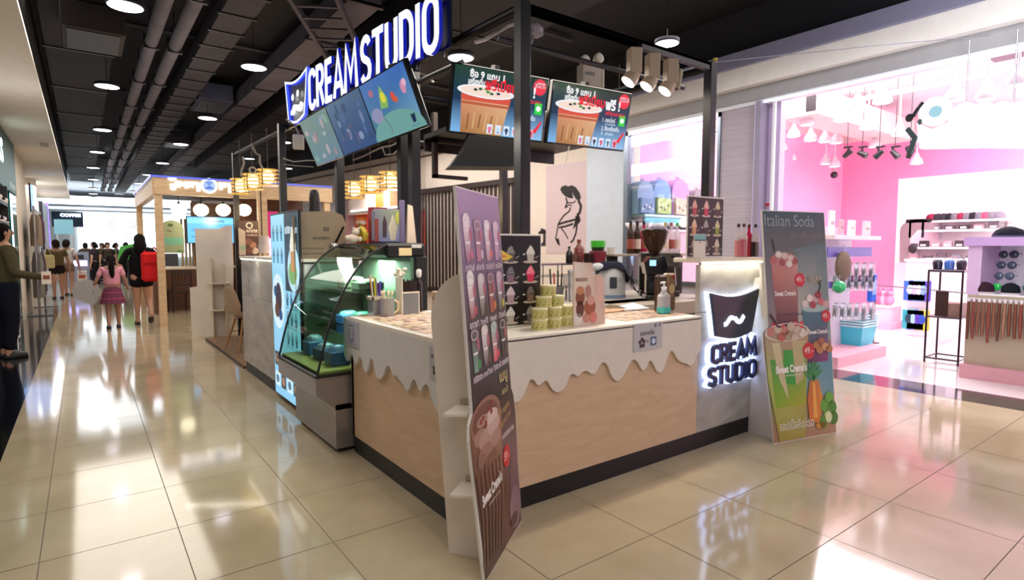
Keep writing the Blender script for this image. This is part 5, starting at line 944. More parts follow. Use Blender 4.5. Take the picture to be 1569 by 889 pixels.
# ================================================================ ANGLED REAR WALL
WD = WA @ Matrix.Diagonal((1, -1, 1, 1))
t = thing('slat_screen', 'dark vertical slat screen on the white rear wall', 'screen', (6.4, 9.5, 0)); a0, a1 = wallpt(788, 300)[0], wallpt(640, 300)[0]; n_ = 26
m = M('#2a1a18', 'satin'); m.T = WD
for q in range(n_ + 1): x = a0 + (a1 - a0) * q / n_; m.box(x - .03, x + .03, .03, .05, .5, 2.66)
m.build('slats', t, True); m = M('#2a1a18', 'satin'); m.T = WD; m.box(a0 - .06, a1 + .05, .02, .10, 2.62, 2.72); m.box(a0 - .06, a1 + .05, .02, .10, .42, .52); m.parts('rail', t, True)
# framed line drawing
def WP(px, py): return wallpt(px, py)
t = thing('wall_drawing', 'black line drawing of a seated figure with a flower hat on the white rear wall', 'picture', (6.8, 7.5, 0))
q0, q1 = WP(908, 250), WP(838, 388)
m = M('#cdb8bc', 'print'); m.T = WD; m.box(q0[0], q1[0], .02, .028, q1[1] - .0, q0[1] + .05); m.build('panel', t, True)
m = M('#1c1518', 'print'); m.T = WA; D = .032
def wp(L): return [WP(*p) for p in L]
m.p2(wp([(860, 290), (863, 286), (869, 284), (875, 288), (879, 297), (880, 304), (875, 304), (868, 301), (863, 296)]), D); m.p2(wp([(872, 286), (878, 284), (884, 287), (890, 296), (892, 303), (889, 308), (884, 305), (879, 296)]), D)
for L, w_ in (([(869, 303), (871, 310), (868, 318), (872, 316)], .03), ([(888, 307), (892, 316), (890, 326), (886, 330)], .05), ([(886, 330), (888, 338), (883, 345), (887, 334)], .09), ([(876, 318), (874, 324), (866, 330), (860, 338), (857, 344)], .025), ([(857, 344), (866, 341), (878, 338), (884, 336)], .035), ([(858, 349), (868, 347), (880, 343)], .03), ([(886, 345), (884, 358), (880, 368), (876, 372)], .03), ([(862, 350), (868, 358), (872, 366)], .022), ([(857, 344), (855, 356), (853, 366)], .022), ([(871, 311), (880, 311), (884, 308)], .018), ([(872, 314), (878, 315)], .018)):
    m.line(wp(L), w_, D)
m.p2(wp([(852, 365), (858, 366), (860, 377), (856, 374)]), D)
m.build('ink', t, True)
t = thing('wall_lettering', 'black Thai lettering on the white rear wall beside the drawing', 'lettering', (6.7, 8.2, 0)); a, b = WP(826, 377), WP(838, 350)
m = M('#241c20', 'print'); m.T = WA @ Matrix.Diagonal((-1, 1, 1, 1)); m.text('นี้', -a[0], a[1], b[1] - a[1], abs(b[0] - a[0]), .03, '#241c20', bold=.03); m.build('letters', t, True)
# red shop sign band and light strips in the recess
t = thing('red_shop_sign', 'orange and white sign band of the red shop seen past the lanterns', 'sign', (6.1, 12, 0)); m = M(k='print'); m.T = WA
a, b = WP(642, 262), WP(540, 300); za = 2.98; m.T = WD
m.box(a[0], b[0], .02, .05, 2.36, 2.98, c='#f2e3da', k='satin'); m.build('band', t, True)
m = M(k='glow3'); m.T = WD; m.box(a[0], b[0], .05, .07, 2.94, 3.0, c='#fff2f0'); m.box(a[0], b[0], .05, .07, 2.36, 2.40, c='#fff2f0'); m.parts('light_strip', t, True)
m = M('#e87a1c', 'print'); m.T = WD
for px0, px1 in ((642, 633), (612, 600), (590, 578)): c0, c1 = WP(px0, 280)[0], WP(px1, 280)[0]; m.box(c0, c1, .05, .056, 2.42, 2.90, c='#ee8220')
m.parts('orange_panel', t, True, label='orange panels'); 
m = M('#ffffff', 'glow2'); m.T = WA @ Matrix.Diagonal((-1, 1, 1, 1)); c0 = WP(585, 300)[0]; m.text('กาแฟ', -WP(583, 300)[0], 2.06, .22, abs(WP(612, 300)[0] - WP(583, 300)[0]), .05, '#e9f0ff', bold=.04); m.build('letters', t, True)
lamp('red_shop_light', 'AREA', tuple(WD @ Vector(((uw + ur) / 2, .6, 2.6))), 25, (1, .8, .75), 1.2, 1.0, target=tuple(WA @ Vector(((uw + ur) / 2, 0, 1.3))))
# things seen left of the red shop
t = thing('poster_stand', 'brown poster with white round emblem standing on the far counter', 'poster', tuple(onY(366, 392, 9.2)), R(4)); w = onY(398, 392, 9.2).x - onY(366, 392, 9.2).x; h = .52; m = M('#4a2c24', 'satin'); m.box(0, w, 0, .02, 0, h, b=.004); m.build('board', t)
m = M(k='print'); m.e2(w * .55, h * .86, .05, .05, .001, '#d8c8b8'); m.e2(w * .55, h * .86, .03, .03, .0015, '#2c1c18'); m.squig(w * .4, h * .66, w * .5, .05, .001, '#e0d4c8'); m.squig(w * .4, h * .56, w * .5, .03, .001, '#c8b8a8')
for a, b, c in ((.5, .4, '#7a4c3c'), (.7, .3, '#a87860'), (.55, .15, '#6a3c30'), (.8, .14, '#c8b4a0')): m.e2(w * a, h * b, .05, .05, .001, c)
m.p2([(.005, .01), (w * .34, .01), (w * .34, h * .7), (.005, h * .8)], .002, '#b8a898'); m.e2(w * .2, .12, .04, .04, .003, '#8ca890'); m.build('print', t)
t = thing('wood_column', 'pale wooden column past the lanterns', 'column', (onY(400, 330, 11.5).x, 11.5, 0)); m = M(k='palewood'); m.box(-.06, .10, -.06, .06, 0, 2.75); m.build('timber', t); m = M('#3a2a20', 'satin'); m.box(-.02, 0, -.065, -.055, 0, 2.75); m.parts('groove', t)
t = thing('pink_sign', 'magenta glowing panel between the wooden column and the lit menu', 'sign', (onY(405, 350, 12.5).x, 12.5, 1.0)); m = M('#d81c70', 'glow1'); m.box(0, .28, 0, .05, 0, 1.15, c='#d0156a'); m.build('panel', t); m = M('#e9c8ff', 'glow8'); m.box(.08, .24, -.02, .0, .15, .6, c='#c890ff'); m.build('lamp', t)
t = thing('dark_sign', 'dark blue hanging sign behind the left post', 'sign', (onY(405, 300, 14).x, 14.0, 2.15)); m = M('#232636', 'satin'); m.box(0, .62, 0, .1, 0, .85, b=.01); m.build('panel', t); m = M('#b8b0d8', 'glow1'); m.squig(.1, .3, .32, .14, .002, '#b0a8d0', 'glow1'); m.build('letters', t)
t = thing('cup_stack', 'white cups on the far counter near the lit menu', 'cups', tuple(onY(405, 388, 8.6))); m = M('#e4d8d4', 'satin'); m.lathe([(.07, 0), (.08, .12)], n=14); m.build('paper_cup', t); m = M('#d8ccc8', 'satin'); m.lathe([(.06, .12), (.07, .24)], n=14); m.build('paper_cup', t)

# ================================================================ WHITE STANDEE BACK, CARPET, SHELL CHAIR
t = thing('white_standee', 'back of a white cardboard standee with two shelves beside the brown carpet', 'standee', (1.27, 9.96, 0), math.atan2(-.09, .55))
H1 = onY(305, 350, 9.93).z; 
m = M('#ece3d8', 'satin'); m.ext([(0, 0), (.58, 0), (.62, 1.0), (.62, H1 + .06), (.52, H1 + .05), (.42, H1), (.10, H1), (.10, onY(300, 440, 9.95).z), (0, onY(294, 442, 9.95).z)], .16, .175, c='#ece3d8'); m.build('panel', t)
m = M('#e6d8c8', 'satin'); m.box(.26, .56, -.05, .16, .84, .86); m.box(.26, .52, -.05, .16, .42, .44); m.parts('shelf', t)
m = M('#d9c9b4', 'satin'); m.box(.30, .315, -.04, .16, .02, 1.25); m.box(.48, .495, -.04, .16, .02, 1.15); m.parts('support_rib', t)
t = thing('carpet', 'brown carpet platform beside the grey cabinet end', 'carpet', (2.2, 8.4, 0)); m = M(k='carpet'); m.box(1.44, 3.4, 7.12, 9.72, .002, .03); m.build('pile', t, True); m = M('#3c2c20', 'satin'); m.box(1.425, 1.44, 7.12, 9.72, .002, .034); m.build('edge', t, True)
t = thing('shell_chair', 'tan moulded shell chair on wooden legs half hidden by the grey cabinet', 'chair', (1.72, 8.35, .03), R(-75))
m = M('#a88e78', 'satin'); P = []; F = []
sec = [(.24, .44, .21), (.10, .43, .23), (-.08, .44, .24), (-.18, .50, .23), (-.22, .62, .22), (-.25, .76, .19), (-.26, .84, .13)]
for (y, z, w) in sec:
    for j in range(9): v = (j - 4) / 4; P.append((w * v, y + .05 * abs(v) ** 2 * (1 if z > .5 else 0), z + .05 * abs(v) ** 2.5 * (1 if z < .6 else 0)))
n_ = len(P); Q = [(x, y, z - .012) for x, y, z in P]
for i in range(len(sec) - 1):
    for j in range(8): F.append((i * 9 + j, i * 9 + j + 1, i * 9 + j + 10, i * 9 + j + 9))
m.add(P + Q, F + [tuple(n_ + a for a in f[::-1]) for f in F], smooth=True); m.build('shell', t)
for sx in (-1, 1):
    for sy in (-1, 1): m = M('#a8794c', 'satin'); m.tube([(sx * .10, sy * .09, .42), (sx * .20, sy * .20, 0)], [.016, .010], 8); m.build('leg', t)
m = M('#2a2622', 'metal'); m.tube([(-.14, -.13, .25), (.14, .13, .25)], .005, 5); m.tube([(.14, -.13, .25), (-.14, .13, .25)], .005, 5); m.build('brace', t)
fc = thing('rear_counter', 'white-edged counter continuing behind the grey cabinet', 'counter', (2.5, 8.3, 0)); m = M('#c8b8a8', 'satin'); m.box(2.1, 2.6, 7.3, 9.6, .03, 1.15, c='#6a5444'); m.build('body', fc, True); m = M('#e4d8c8', 'satin'); m.box(2.02, 2.65, 7.25, 9.65, 1.15, 1.19, b=.004); m.build('countertop', fc, True)

# ================================================================ KIOSK WITH WHITE GLOWING LETTERS
K = 12.0
k2 = thing('drink_kiosk', 'wood-trimmed drinks kiosk with a white glowing Thai sign', 'kiosk', (1.05, 12.0, 0))
x0 = 1.04; zt = onY(243, 272, K).z; zb = onY(243, 298, K).z
m = M(k='palewood'); m.box(x0, 4.2, K - .08, K + .05, zb, zt); m.box(x0 - .02, x0 + .1, K, 16.3, zb, zt); m.build('header', k2, True)
for (x, y) in ((x0 + .06, K), (x0 + .06, 16.3), (4.1, K)): m = M(k='palewood'); m.box(x - .06, x + .06, y - .06, y + .06, 0, zb); m.build('post', k2, True)
m = M('#3a2418', 'satin'); m.box(x0 + .12, 4.1, K + .05, 16.2, zt - .06, zt); m.build('roof', k2, True)
m = M(k='brownwood'); m.box(x0 + .3, 4.0, 15.6, 15.7, 0, .92); m.box(x0 + .12, x0 + .2, K + 2.2, 16.2, 0, .95); m.box(2.7, 4.1, 13.6, 13.7, 0, 2.6); m.box(x0 + 1.1, 4.0, 16.0, 16.1, .9, 2.5); m.parts('counter_panel', k2, True)
m = M('#e9dccb', 'satin'); m.box(x0 + .1, 4.0, 15.3, 15.9, .92, .96); m.build('countertop', k2, True)
m = M('#6a5438', 'satin')
for q in range(26): m.box(1.9 + q * .08, 1.94 + q * .08, 15.95, 16.0, .95, 2.1, c='#a8905c')
m.build('slat_wall', k2, True)
m = M('#d8a8ff', 'glow1'); m.box(x0 - .05, 4.2, K - .1, K - .08, zt, zt + .03, c='#6a78ff'); m.box(x0 - .05, x0 - .03, K, 16.3, zt, zt + .03, c='#9a98e0'); m.parts('edge_light', k2, True)
ks = thing('kiosk_sign', 'white glowing Thai lettering with a round emblem on the kiosk header', 'sign', tuple(onY(258, 293, K - .085))); ox, oz = ks.location.x, ks.location.z
sc_ = onY(300, 285, K - .085).x - onY(299, 285, K - .085).x
m = M('#ffffff', 'glow8'); m.text('โอชา', 0, .02, sc_ * 22, sc_ * 48, .012, '#f2f6ff', bold=.07); m.build('letters', ks)
m = M('#f4f8ff', 'glow3'); cxk = sc_ * 62; m.ring(cxk, sc_ * 13, sc_ * 10, sc_ * 13, .012, 28, '#ffffff', 'glow8'); m.e2(cxk, sc_ * 13, sc_ * 10, sc_ * 10, .008, '#b8d0ff', 'glow1'); m.p2([(cxk - .07, sc_ * 20), (cxk + .07, sc_ * 20), (cxk, sc_ * 12)], .012, '#7fa0e8', 'glow1'); m.p2([(cxk - .1, sc_ * 7), (cxk + .1, sc_ * 7), (cxk, sc_ * 13)], .012, '#5c84dc', 'glow1'); m.build('emblem', ks, label='round blue-white emblem')
m = M('#ffffff', 'glow8'); m.text('ซา', sc_ * 77, .02, sc_ * 18, sc_ * 20, .012, '#f2f6ff', bold=.07); m.text('ท', sc_ * 100, .04, sc_ * 12, sc_ * 10, .012, '#e2e8ff', bold=.05); m.build('letters', ks)
for q, (px, py) in enumerate(((274, 322), (308, 322), (342, 322), (374, 322))):
    p = onY(px, py, 12.9); t = thing('globe_lamp', 'round white globe lamp in the wood kiosk, %s from the left' % NTH[q], 'pendant lamp', tuple(p), 0, 'globe lamps in the wood kiosk'); m = M('#fff2cc', 'glow8'); m.sph(0, 0, 0, .14, .14, .125, 18, c='#fff0c8'); m.build('globe', t); m = M('#2a221c', 'satin'); m.tube([(0, 0, .12), (0, 0, zt - p.z)], .008, 5); m.lathe([(.03, .12), (.02, .16)], n=8); m.build('cord', t)
lamp('globe_light', 'POINT', (1.9, 12.6, 1.9), 22, (1, .85, .6), .15); lamp('globe_light', 'POINT', (2.6, 14.6, 2.1), 26, (1, .8, .5), .15)
p = onY(288, 372, 15.4); q = onY(357, 334, 15.4); t = thing('menu_display', 'bright blue menu screen at the back of the wood kiosk', 'screen', tuple(p)); w, h = q.x - p.x, q.z - p.z; m = M('#16204c', 'satin'); m.box(-.02, w + .02, 0, .05, -.02, h + .02); m.build('bezel', t); m = M(k='glow2'); m.r2(0, 0, w, h, .001, '#5cb0e8', 'glow2'); m.r2(0, h * .75, w, h * .2, .002, '#7cc8f4', 'glow2'); m.squig(w * .4, h * .8, w * .4, h * .1, .003, '#20508c', 'screen')
for r in range(2): m.squig(w * .08, h * (.2 + .25 * r), w * .8, h * .08, .003, '#2c6cb0', 'screen')
m.build('picture', t)
for px0, px1, py0, py1, lab, c in ((246, 281, 388, 338, 'arched pale green poster board in the wood kiosk', '#8f9a78'),):
    p = onY(px0, py0, 13.0); q = onY(px1, py1, 13.0); t = thing('arched_board', lab, 'board', tuple(p)); w, h = q.x - p.x, q.z - p.z
    ar = [(w * .5 + w * .5 * math.cos(R(a)), h * .72 + h * .28 * math.sin(R(a))) for a in range(0, 181, 20)]; m = M(c, 'satin'); m.ext([(0, 0), (w, 0)] + ar, 0, .03, c=c); m.build('board', t)
    m = M(k='print'); m.r2(w * .05, h * .25, w * .9, h * .22, .001, '#6aa890'); m.e2(w * .45, h * .85, w * .12, h * .05, .001, '#4a5434'); m.line([(w * .3, h * .7), (w * .5, h * .65)], .02, .001, '#6a4a34'); m.e2(w * .8, h * .05, w * .12, h * .05, .001, '#5c8a4c'); m.build('print', t)
t = thing('worktop_bench', 'white-topped wooden bench counter inside the wood kiosk', 'counter', (1.45, 15.05, 0)); m = M(k='brownwood'); m.box(-.2, 1.3, -.25, .25, 0, .92); m.build('body', t); m = M('#ecdcc4', 'satin'); m.box(-.25, 1.35, -.3, .3, .92, .95); m.build('top', t)
t = thing('wooden_chair', 'dark wooden chair with a spindle back in front of the kiosk counter', 'chair', (onZ(276, 478).x, onZ(276, 478).y, 0), R(10))
m = M('#2c1a12', 'satin'); m.box(-.2, .2, -.2, .2, .43, .46, b=.008); m.build('seat', t)
for sx in (-1, 1):
    m = M('#2c1a12', 'satin'); m.tube([(sx * .18, -.18, 0), (sx * .18, -.18, .43)], .017, 7); m.build('leg', t); m = M('#2c1a12', 'satin'); m.tube([(sx * .18, .18, 0), (sx * .18, .18, .45)], .017, 7); m.build('leg', t)
m = M('#2c1a12', 'satin')
for sx in (-.18, .18): m.tube([(sx, -.18, .45), (sx, -.21, .92)], .016, 7)
m.box(-.2, .2, -.225, -.19, .84, .92); m.box(-.18, .18, -.205, -.185, .58, .62)
for q in range(5): m.tube([(-.12 + q * .06, -.195, .6), (-.12 + q * .06, -.205, .86)], .008, 6)
m.build('backrest', t)

# ================================================================ FAR COFFEE SHOP
cf = thing('coffee_shop', 'brightly lit white coffee shop at the far end of the aisle', 'shop', (2, 34, 0)); Yf = 34.0
zc = onY(150, 318, Yf).z; z2 = onY(150, 324, Yf).z
m = M('#dfe6ec', 'satin'); m.box(-2.8, 8, Yf, Yf + .3, z2, zc); m.box(-2.8, 8, Yf + 5, Yf + 5.2, 0, 4.2, c='#eef3f6'); m.box(-2.8, 8, Yf, Yf + 6, zc, zc + .1); m.box(-2.9, -2.8, Yf, Yf + 6, 0, 4.2); m.box(8, 8.2, Yf, Yf + 6, 0, 4.2); m.build('shell', cf, True)
m = M('#dff2ff', 'glow3'); m.box(-2.8, 8, Yf - .03, Yf, zc - .12, zc - .02, c='#c8dcec'); m.build('light_band', cf, True)
a = onY(121, 395, Yf + 2); b = onY(212, 328, Yf + 2); m = M('#f2fbff', 'glow3'); m.box(a.x, b.x + 3, Yf + 4.9, Yf + 4.98, .9, b.z + .3, c='#eef8ff'); m.build('glow_backdrop', cf, True, label='white backdrop panel made to glow')  # panel added and given emission as an overexposed backdrop
m = M('#9a8f84', 'satin'); m.box(-.8, 4, Yf + 1, Yf + 1.5, 0, 1.1, c='#8f8a84'); m.build('counter', cf, True)
for px0, px1, py0, py1 in ((160, 181, 353, 334), (191, 213, 353, 334), (184, 206, 372, 355)):
    p = onY(px0, py0, Yf + 3); q = onY(px1, py1, Yf + 3); m = M(k='glow2'); m.box(p.x, q.x, Yf + 2.98, Yf + 3.02, p.z, q.z, c='#f2f7fa'); 
    m.T = Matrix.Translation((p.x, Yf + 2.97, p.z)); 
    for i in range(4): m.squig((q.x - p.x) * .2, (q.z - p.z) * (.2 + .18 * i), (q.x - p.x) * .6, (q.z - p.z) * .08, .002, '#8a98a8', 'print')
    m.build('menu_panel', cf, True)
t = thing('coffee_sign', 'white glowing sign reading COFFEE over the far shop', 'sign', tuple(onY(92, 332, Yf - 1.3))); s1 = onY(124, 332, Yf - 1.3).x - t.location.x; m = M('#ffffff', 'glow8'); m.text('COFFEE', 0, 0, s1 * .2, s1, .03, '#f0faff', bold=.05); m.text('MODERN', s1 * .05, -s1 * .28, s1 * .15, s1 * .9, .03, '#f0faff', bold=.05) if False else None; m.build('letters', t); m = M('#16344c', 'satin'); m.box(-.3, s1 * 1.1, .0, .05, -s1 * .6, s1 * .3, c='#1c4468'); m.build('backing', t)
t = thing('blue_booth', 'pale cyan booth panel left of the far coffee shop', 'booth', tuple(onY(84, 368, 30))); m = M('#bfe6ee', 'glow1'); m.box(0, .62, 0, .1, .25, .85, c='#7fb8c4'); m.build('panel', t); m = M('#dce8ea', 'satin'); m.box(.05, .12, 0, .1, -1.7, .25); m.box(.5, .57, 0, .1, -1.7, .25); m.build('post', t)
t = thing('grey_podium', 'grey podium with a lit purple stripe beside the far shoppers', 'podium', (onY(119, 420, 26).x, 26, 0)); m = M('#8c8fa0', 'satin'); m.box(-.35, .35, -.2, .2, 0, 1.25); m.build('body', t); m = M('#8f88ff', 'glow3'); m.box(-.3, .3, -.21, -.2, .75, .95, c='#b8b0ff'); m.build('light_stripe', t); m = M('#16181f', 'satin'); m.box(-.2, .2, -.215, -.2, 1.0, 1.15); m.build('panel', t)
t = thing('green_sign', 'bright green blurred sign among the far diners', 'sign', tuple(onY(180, 398, 24))); m = M('#5cc84c', 'satin'); m.ext([(0, 0), (.55, .0), (.75, .3), (.5, .55), (.1, .45)], 0, .1, c='#46a83c'); m.build('panel', t); m = M('#2c2c2c', 'satin'); m.tube([(.3, .05, 0), (.3, .05, -.85)], .02, 6); m.build('stem', t)
for q, (px, y, wd) in enumerate(((151, 27.5, .7), (173, 24, .6), (188, 30.5, .7))):
    p = onZ(px, 400, 0) if False else onY(px, 410, y); t = thing('cafe_table', 'small dark cafe table among the far diners, %s from the left' % NTH[q], 'table', (p.x, y, 0)); m = M('#3a2c24', 'satin'); m.lathe([(wd / 2, .72), (wd / 2, .75)], n=16); m.build('top', t); m = M('#1c1a1a', 'satin'); m.lathe([(.2, 0), (.03, .03), (.03, .72)], n=10); m.build('pedestal', t)

# ================================================================ PINK SHOP: LAMPS, SIGN, GOODS
def bell(px, py, x, r, lab):
    p = onX(px, py, x); t = thing('shop_spotlight', lab, 'spotlight', tuple(p)); top = 4.3 if x > 7 else 3.2
    m = M('#ded6dc', 'satin'); m.lathe([(r, -.02), (r * 1.02, .0), (r * .8, r * .7), (r * .45, r * 1.1), (r * .3, r * 1.7)], n=16); m.tube([(0, 0, r * 1.6), (0, 0, max(.2, top - p.z))], .012, 6); m.build('shade', t)
    m = M('#fff6fb', 'glow8'); m.lathe([(.0005, -.03), (r * .96, -.018)], n=16, c='#fff4fa'); m.build('lamp', t)
BL = [(1208, 152, 8.6, 'upper white bell lamp hanging nearest the door frame'), (1192, 206, 10.5, 'white bell lamp low by the door frame'), (1216, 208, 10.5, 'white bell lamp second along the low row from the door frame'),
      (1242, 214, 10.8, 'white bell lamp third along the low row from the door frame'), (1264, 216, 11.2, 'white bell lamp fourth along the low row from the door frame'), (1281, 218, 11.6, 'white bell lamp fifth along the low row from the door frame'),
      (1290, 184, 9.6, 'white bell lamp right of the sloping duct'), (1314, 166, 8.8, 'grey bell lamp left of the shop sign'), (1352, 156, 8.6, 'grey bell lamp just left of the round sign emblem'), (1330, 196, 10, 'wide white bell lamp below the grey bell lamps'),
      (1340, 224, 12.5, 'white bell lamp over the black spotlight row'), (1378, 206, 11, 'white bell lamp left of the dark ribbon of the sign'), (1265, 250, 13, 'left one of two small bell lamps on the pink wall'), (1279, 254, 13, 'right one of two small bell lamps on the pink wall'),
      (1212, 244, 12.5, 'faint bell lamp low on the pale wall'), (1198, 228, 12, 'small bell lamp beside the door frame, lowest'), (1463, 152, 8.4, 'bell lamp above the white sign, leftmost'), (1512, 150, 8.2, 'bell lamp above the white sign, second'), (1560, 128, 8.0, 'bell lamp above the white sign at the picture edge'),
      (1046, 203, 8.2, 'left of two white bell lamps in the shop window'), (1066, 199, 8.2, 'right of two white bell lamps in the shop window'), (1104, 203, 8.2, 'bell lamp partly hidden by the clad pier'), (1236, 190, 9.8, 'pale bell lamp under the beam near the door'), (1404, 250, 13.5, 'faint bell lamp right of the black spotlight row')]
for b in BL: bell(b[0], b[1], b[2], .115, b[3])
for q, px in enumerate((1298, 1321, 1347, 1371, 1394)):
    p = onX(px, 236, 10.5); t = thing('black_spotlight', 'small black track spotlight in the pink shop, %s from the left' % NTH[q], 'spotlight', tuple(p)); m = M('#0a0a0c', 'satin'); m.tube([(0, 0, 0), (0, -.02 + .02 * q, .10)], .018, 6); m.box(-.03, .03, -.08, .05, .10, .125); m.T = Matrix.Rotation(R([50, 120, -130, 140, 20][q]), 4, 'X'); m.lathe([(.035, -.07), (.05, .05), (.05, .08)], n=12); m.T = Matrix(); m.build('head', t)
    m = M('#1c1c20', 'satin'); m.tube([(0, 0, .12), (0, 0, 4.3 - p.z)], .006, 5); m.build('stem', t)
p = onX(994, 216, 8.0); t = thing('cctv_camera', 'grey camera hanging on a thin rod in the shop window', 'camera', tuple(p)); m = M('#77707c', 'satin'); m.tube([(0, .06, .14), (0, 0, 0)], .04, 10); m.build('body', t); m = M('#77707c', 'satin'); m.tube([(0, .06, .12), (0, .06, 4.3 - p.z)], .012, 6); m.build('rod', t); m = M('#16161a', 'gloss'); m.tube([(0, -.02, -.02), (0, -.08, -.05)], .035, 10); m.parts('lens', t)
p = onX(1278, 268, 13.5); t = thing('dome_camera', 'small black dome camera on the pink wall', 'camera', tuple(p)); m = M('#0c0c10', 'gloss'); m.sph(0, 0, 0, .08); m.build('dome', t); m = M('#c8a0b0', 'satin'); m.lathe([(.05, .06), (.05, .14)], n=12); m.build('mount', t)
# ceiling pipes and duct in the shop
for q, (a, b, z, x) in enumerate((( -3, 6.4, 3.95, 8.6), (-3, 6.4, 3.8, 10.2))):
    t = thing('shop_pipe', ['white pipe under the shop ceiling, nearer the entrance', 'white pipe under the shop ceiling, deeper inside'][q], 'pipe', (x, 2, z)); m = M('#e8dde2', 'satin'); m.tube([(x, a, z), (x, b, z)], .04, 10); m.build('pipe', t, True); m = M('#d8ccd4', 'satin')
    for y in (0, 2, 4): m.box(x - .015, x + .015, y, y + .03, z, 4.3)
    m.parts('hanger', t, True)
t = thing('shop_duct', 'pale duct box crossing the pink shop near its left wall', 'duct', (11, 4.9, 3.5)); m = M('#eccfc8', 'satin'); m.box(9.5, 13.5, 4.6, 5.2, 3.55, 3.95); m.build('duct', t, True); m = M('#1a1416', 'satin'); m.box(9.49, 9.5, 4.62, 4.78, 3.6, 3.9); m.parts('grille', t, True)
t = thing('air_conditioner', 'grey ceiling cassettes and dark gaps above the shop sign', 'air conditioner', (9, 1.2, 4.0)); m = M('#5a4c58', 'satin'); m.box(8.8, 10.4, -1.0, 2.6, 4.0, 4.2, c='#6c5a68'); m.build('housing', t, True); m = M('#1d181d', 'satin'); m.box(8.79, 8.8, .4, 1.3, 4.03, 4.17); m.box(8.79, 8.8, 1.6, 2.3, 4.03, 4.17); m.parts('grille', t, True)
# glowing sign
sg2 = thing('shop_sign', 'over-bright white shop sign with a round ring emblem and dark ribbon', 'sign', (6.6, 2.0, 2.9))
TX = Matrix.Translation((6.62, 0, 0)) @ Matrix.Rotation(R(-90), 4, 'Z')      # local x = -Y
def sp(px, py): p = onX(px, py, 6.62); return (-p.y, p.z)
m = M(k='glow8'); m.T = TX
ctr = sp(1436, 172); rr = abs(sp(1462, 172)[0] - ctr[0])
m.ring(ctr[0], ctr[1], rr * .42, rr, .05, 30, '#f6fbff', sz=1); m.ext([sp(1408, 190), sp(1412, 228), sp(1500, 226), sp(1600, 226), sp(1600, 168), sp(1500, 172), sp(1470, 178), sp(1455, 188), sp(1430, 200)], -.05, .05, '#f8fbff', 'glow8'); 
for px in (1480, 1508, 1536, 1564): c_ = sp(px, 182); m.e2(c_[0], c_[1], .12, .14, .055, '#ffffff')
m.build('letters', sg2, True)
m = M(k='glow1'); m.T = TX; m.e2(ctr[0], ctr[1], rr * .41, rr * .41, .04, '#a8d8e8'); m.build('emblem_centre', sg2, True, label='pale blue centre of the ring emblem')
m = M('#14161c', 'satin'); m.T = TX; m.line([sp(1418, 158), sp(1408, 170), sp(1402, 180)], .03, .06, thick=.02); c_ = sp(1397, 182); m.e2(c_[0], c_[1], .035, .04, .06); m.line([sp(1393, 198), sp(1405, 212), sp(1400, 228), sp(1396, 236)], .045, .06, thick=.02, c='#2c3c40'); c_ = sp(1413, 188); m.e2(c_[0], c_[1], .02, .03, .06, '#3c4a54'); m.build('ribbon', sg2, True, label='dark ribbon')
m = M('#c8c8d0', 'metal'); m.T = TX
for px in (1480, 1552): a = sp(px, 170); m.tube([(a[0], 0, a[1]), (a[0], 0, 3.3)], .008, 6)
m.parts('hanger', sg2, True)
# backpacks on the window shelf
sh = thing('window_shelf', 'white shelf with turquoise edge along the pink wall in the window', 'shelf', (8.2, 6.3, 0)); zsh = onY(1000, 330, 6.2).z
m = M('#e9dfe8', 'satin'); m.box(7.05, 10.2, 6.0, 6.45, zsh - .04, zsh, c='#bfe2ea'); m.build('board', sh, True); m = M('#7fb8c4', 'satin'); m.box(7.05, 10.2, 6.05, 6.45, .0, zsh - .04, c='#c9a8bc'); m.build('back_panel', sh, True)
m = M('#7fc4cc', 'satin'); m.box(7.05, 10.2, 6.0, 6.02, zsh - .16, zsh - .05, c='#6fb8c8'); m.build('edge', sh, True)
BP = [(974, 999, '#8fa4c4', '#7f94b8', 'blue-grey backpack, leftmost on the window shelf'), (999, 1025, '#7f9cc8', '#a8b87c', 'blue and green backpack on the window shelf'), (1027, 1053, '#b88cc0', '#d8b0a0', 'purple and pink backpack on the window shelf'), (1060, 1079, '#8a8088', '#a09498', 'grey dotted backpack on the window shelf'), (1092, 1106, '#9a8c90', '#b0a0a4', 'grey backpack at the right end of the window shelf')]
for a, b, c1, c2, lab in BP:
    p = onY(a, 330, 6.1); q = onY(b, 330, 6.1); w = q.x - p.x; h = w * 1.35; t = thing('backpack', lab, 'backpack', ((p.x + q.x) / 2, 6.15, zsh))
    ar = [(w * .5 * math.cos(R(x)), h * .62 + h * .38 * math.sin(R(x))) for x in range(0, 181, 15)]; m = M(c1, 'cloth'); m.ext([(-w * .46, 0), (w * .46, 0)] + ar, -.08, .12, c=c1); m.build('body', t)
    m = M(c2, 'cloth'); m.ext([(-w * .4, .02), (w * .4, .02), (w * .4, h * .45), (-w * .4, h * .48)], -.13, -.08, c=c2)
    for i in range(7): m.e2(-w * .3 + i * w * .1, h * (.15 + .06 * (i % 3)), w * .04, w * .05, .132, '#2c2c34' if i % 2 else '#e8e0d8', 'print', n=8)
    m.build('pocket', t); m = M(c1, 'cloth'); m.tube([(-w * .1, 0, h * .98), (-w * .05, 0, h * 1.06), (w * .05, 0, h * 1.06), (w * .1, 0, h * .98)], .012, 6); m.build('handle', t)
for q, px in enumerate((966, 984, 1004, 1024, 1044)):
    p = onY(px, 352, 5.95); t = thing('bowl', 'white bowl on the low ledge behind the window, %s from the left' % NTH[q], 'bowl', (p.x, 5.9, p.z)); m = M('#e9e4ea', 'satin'); m.lathe([(.05, 0), (.10, .04), (.12, .10), (.11, .10), (.09, .05)], n=16); m.build('bowl', t)
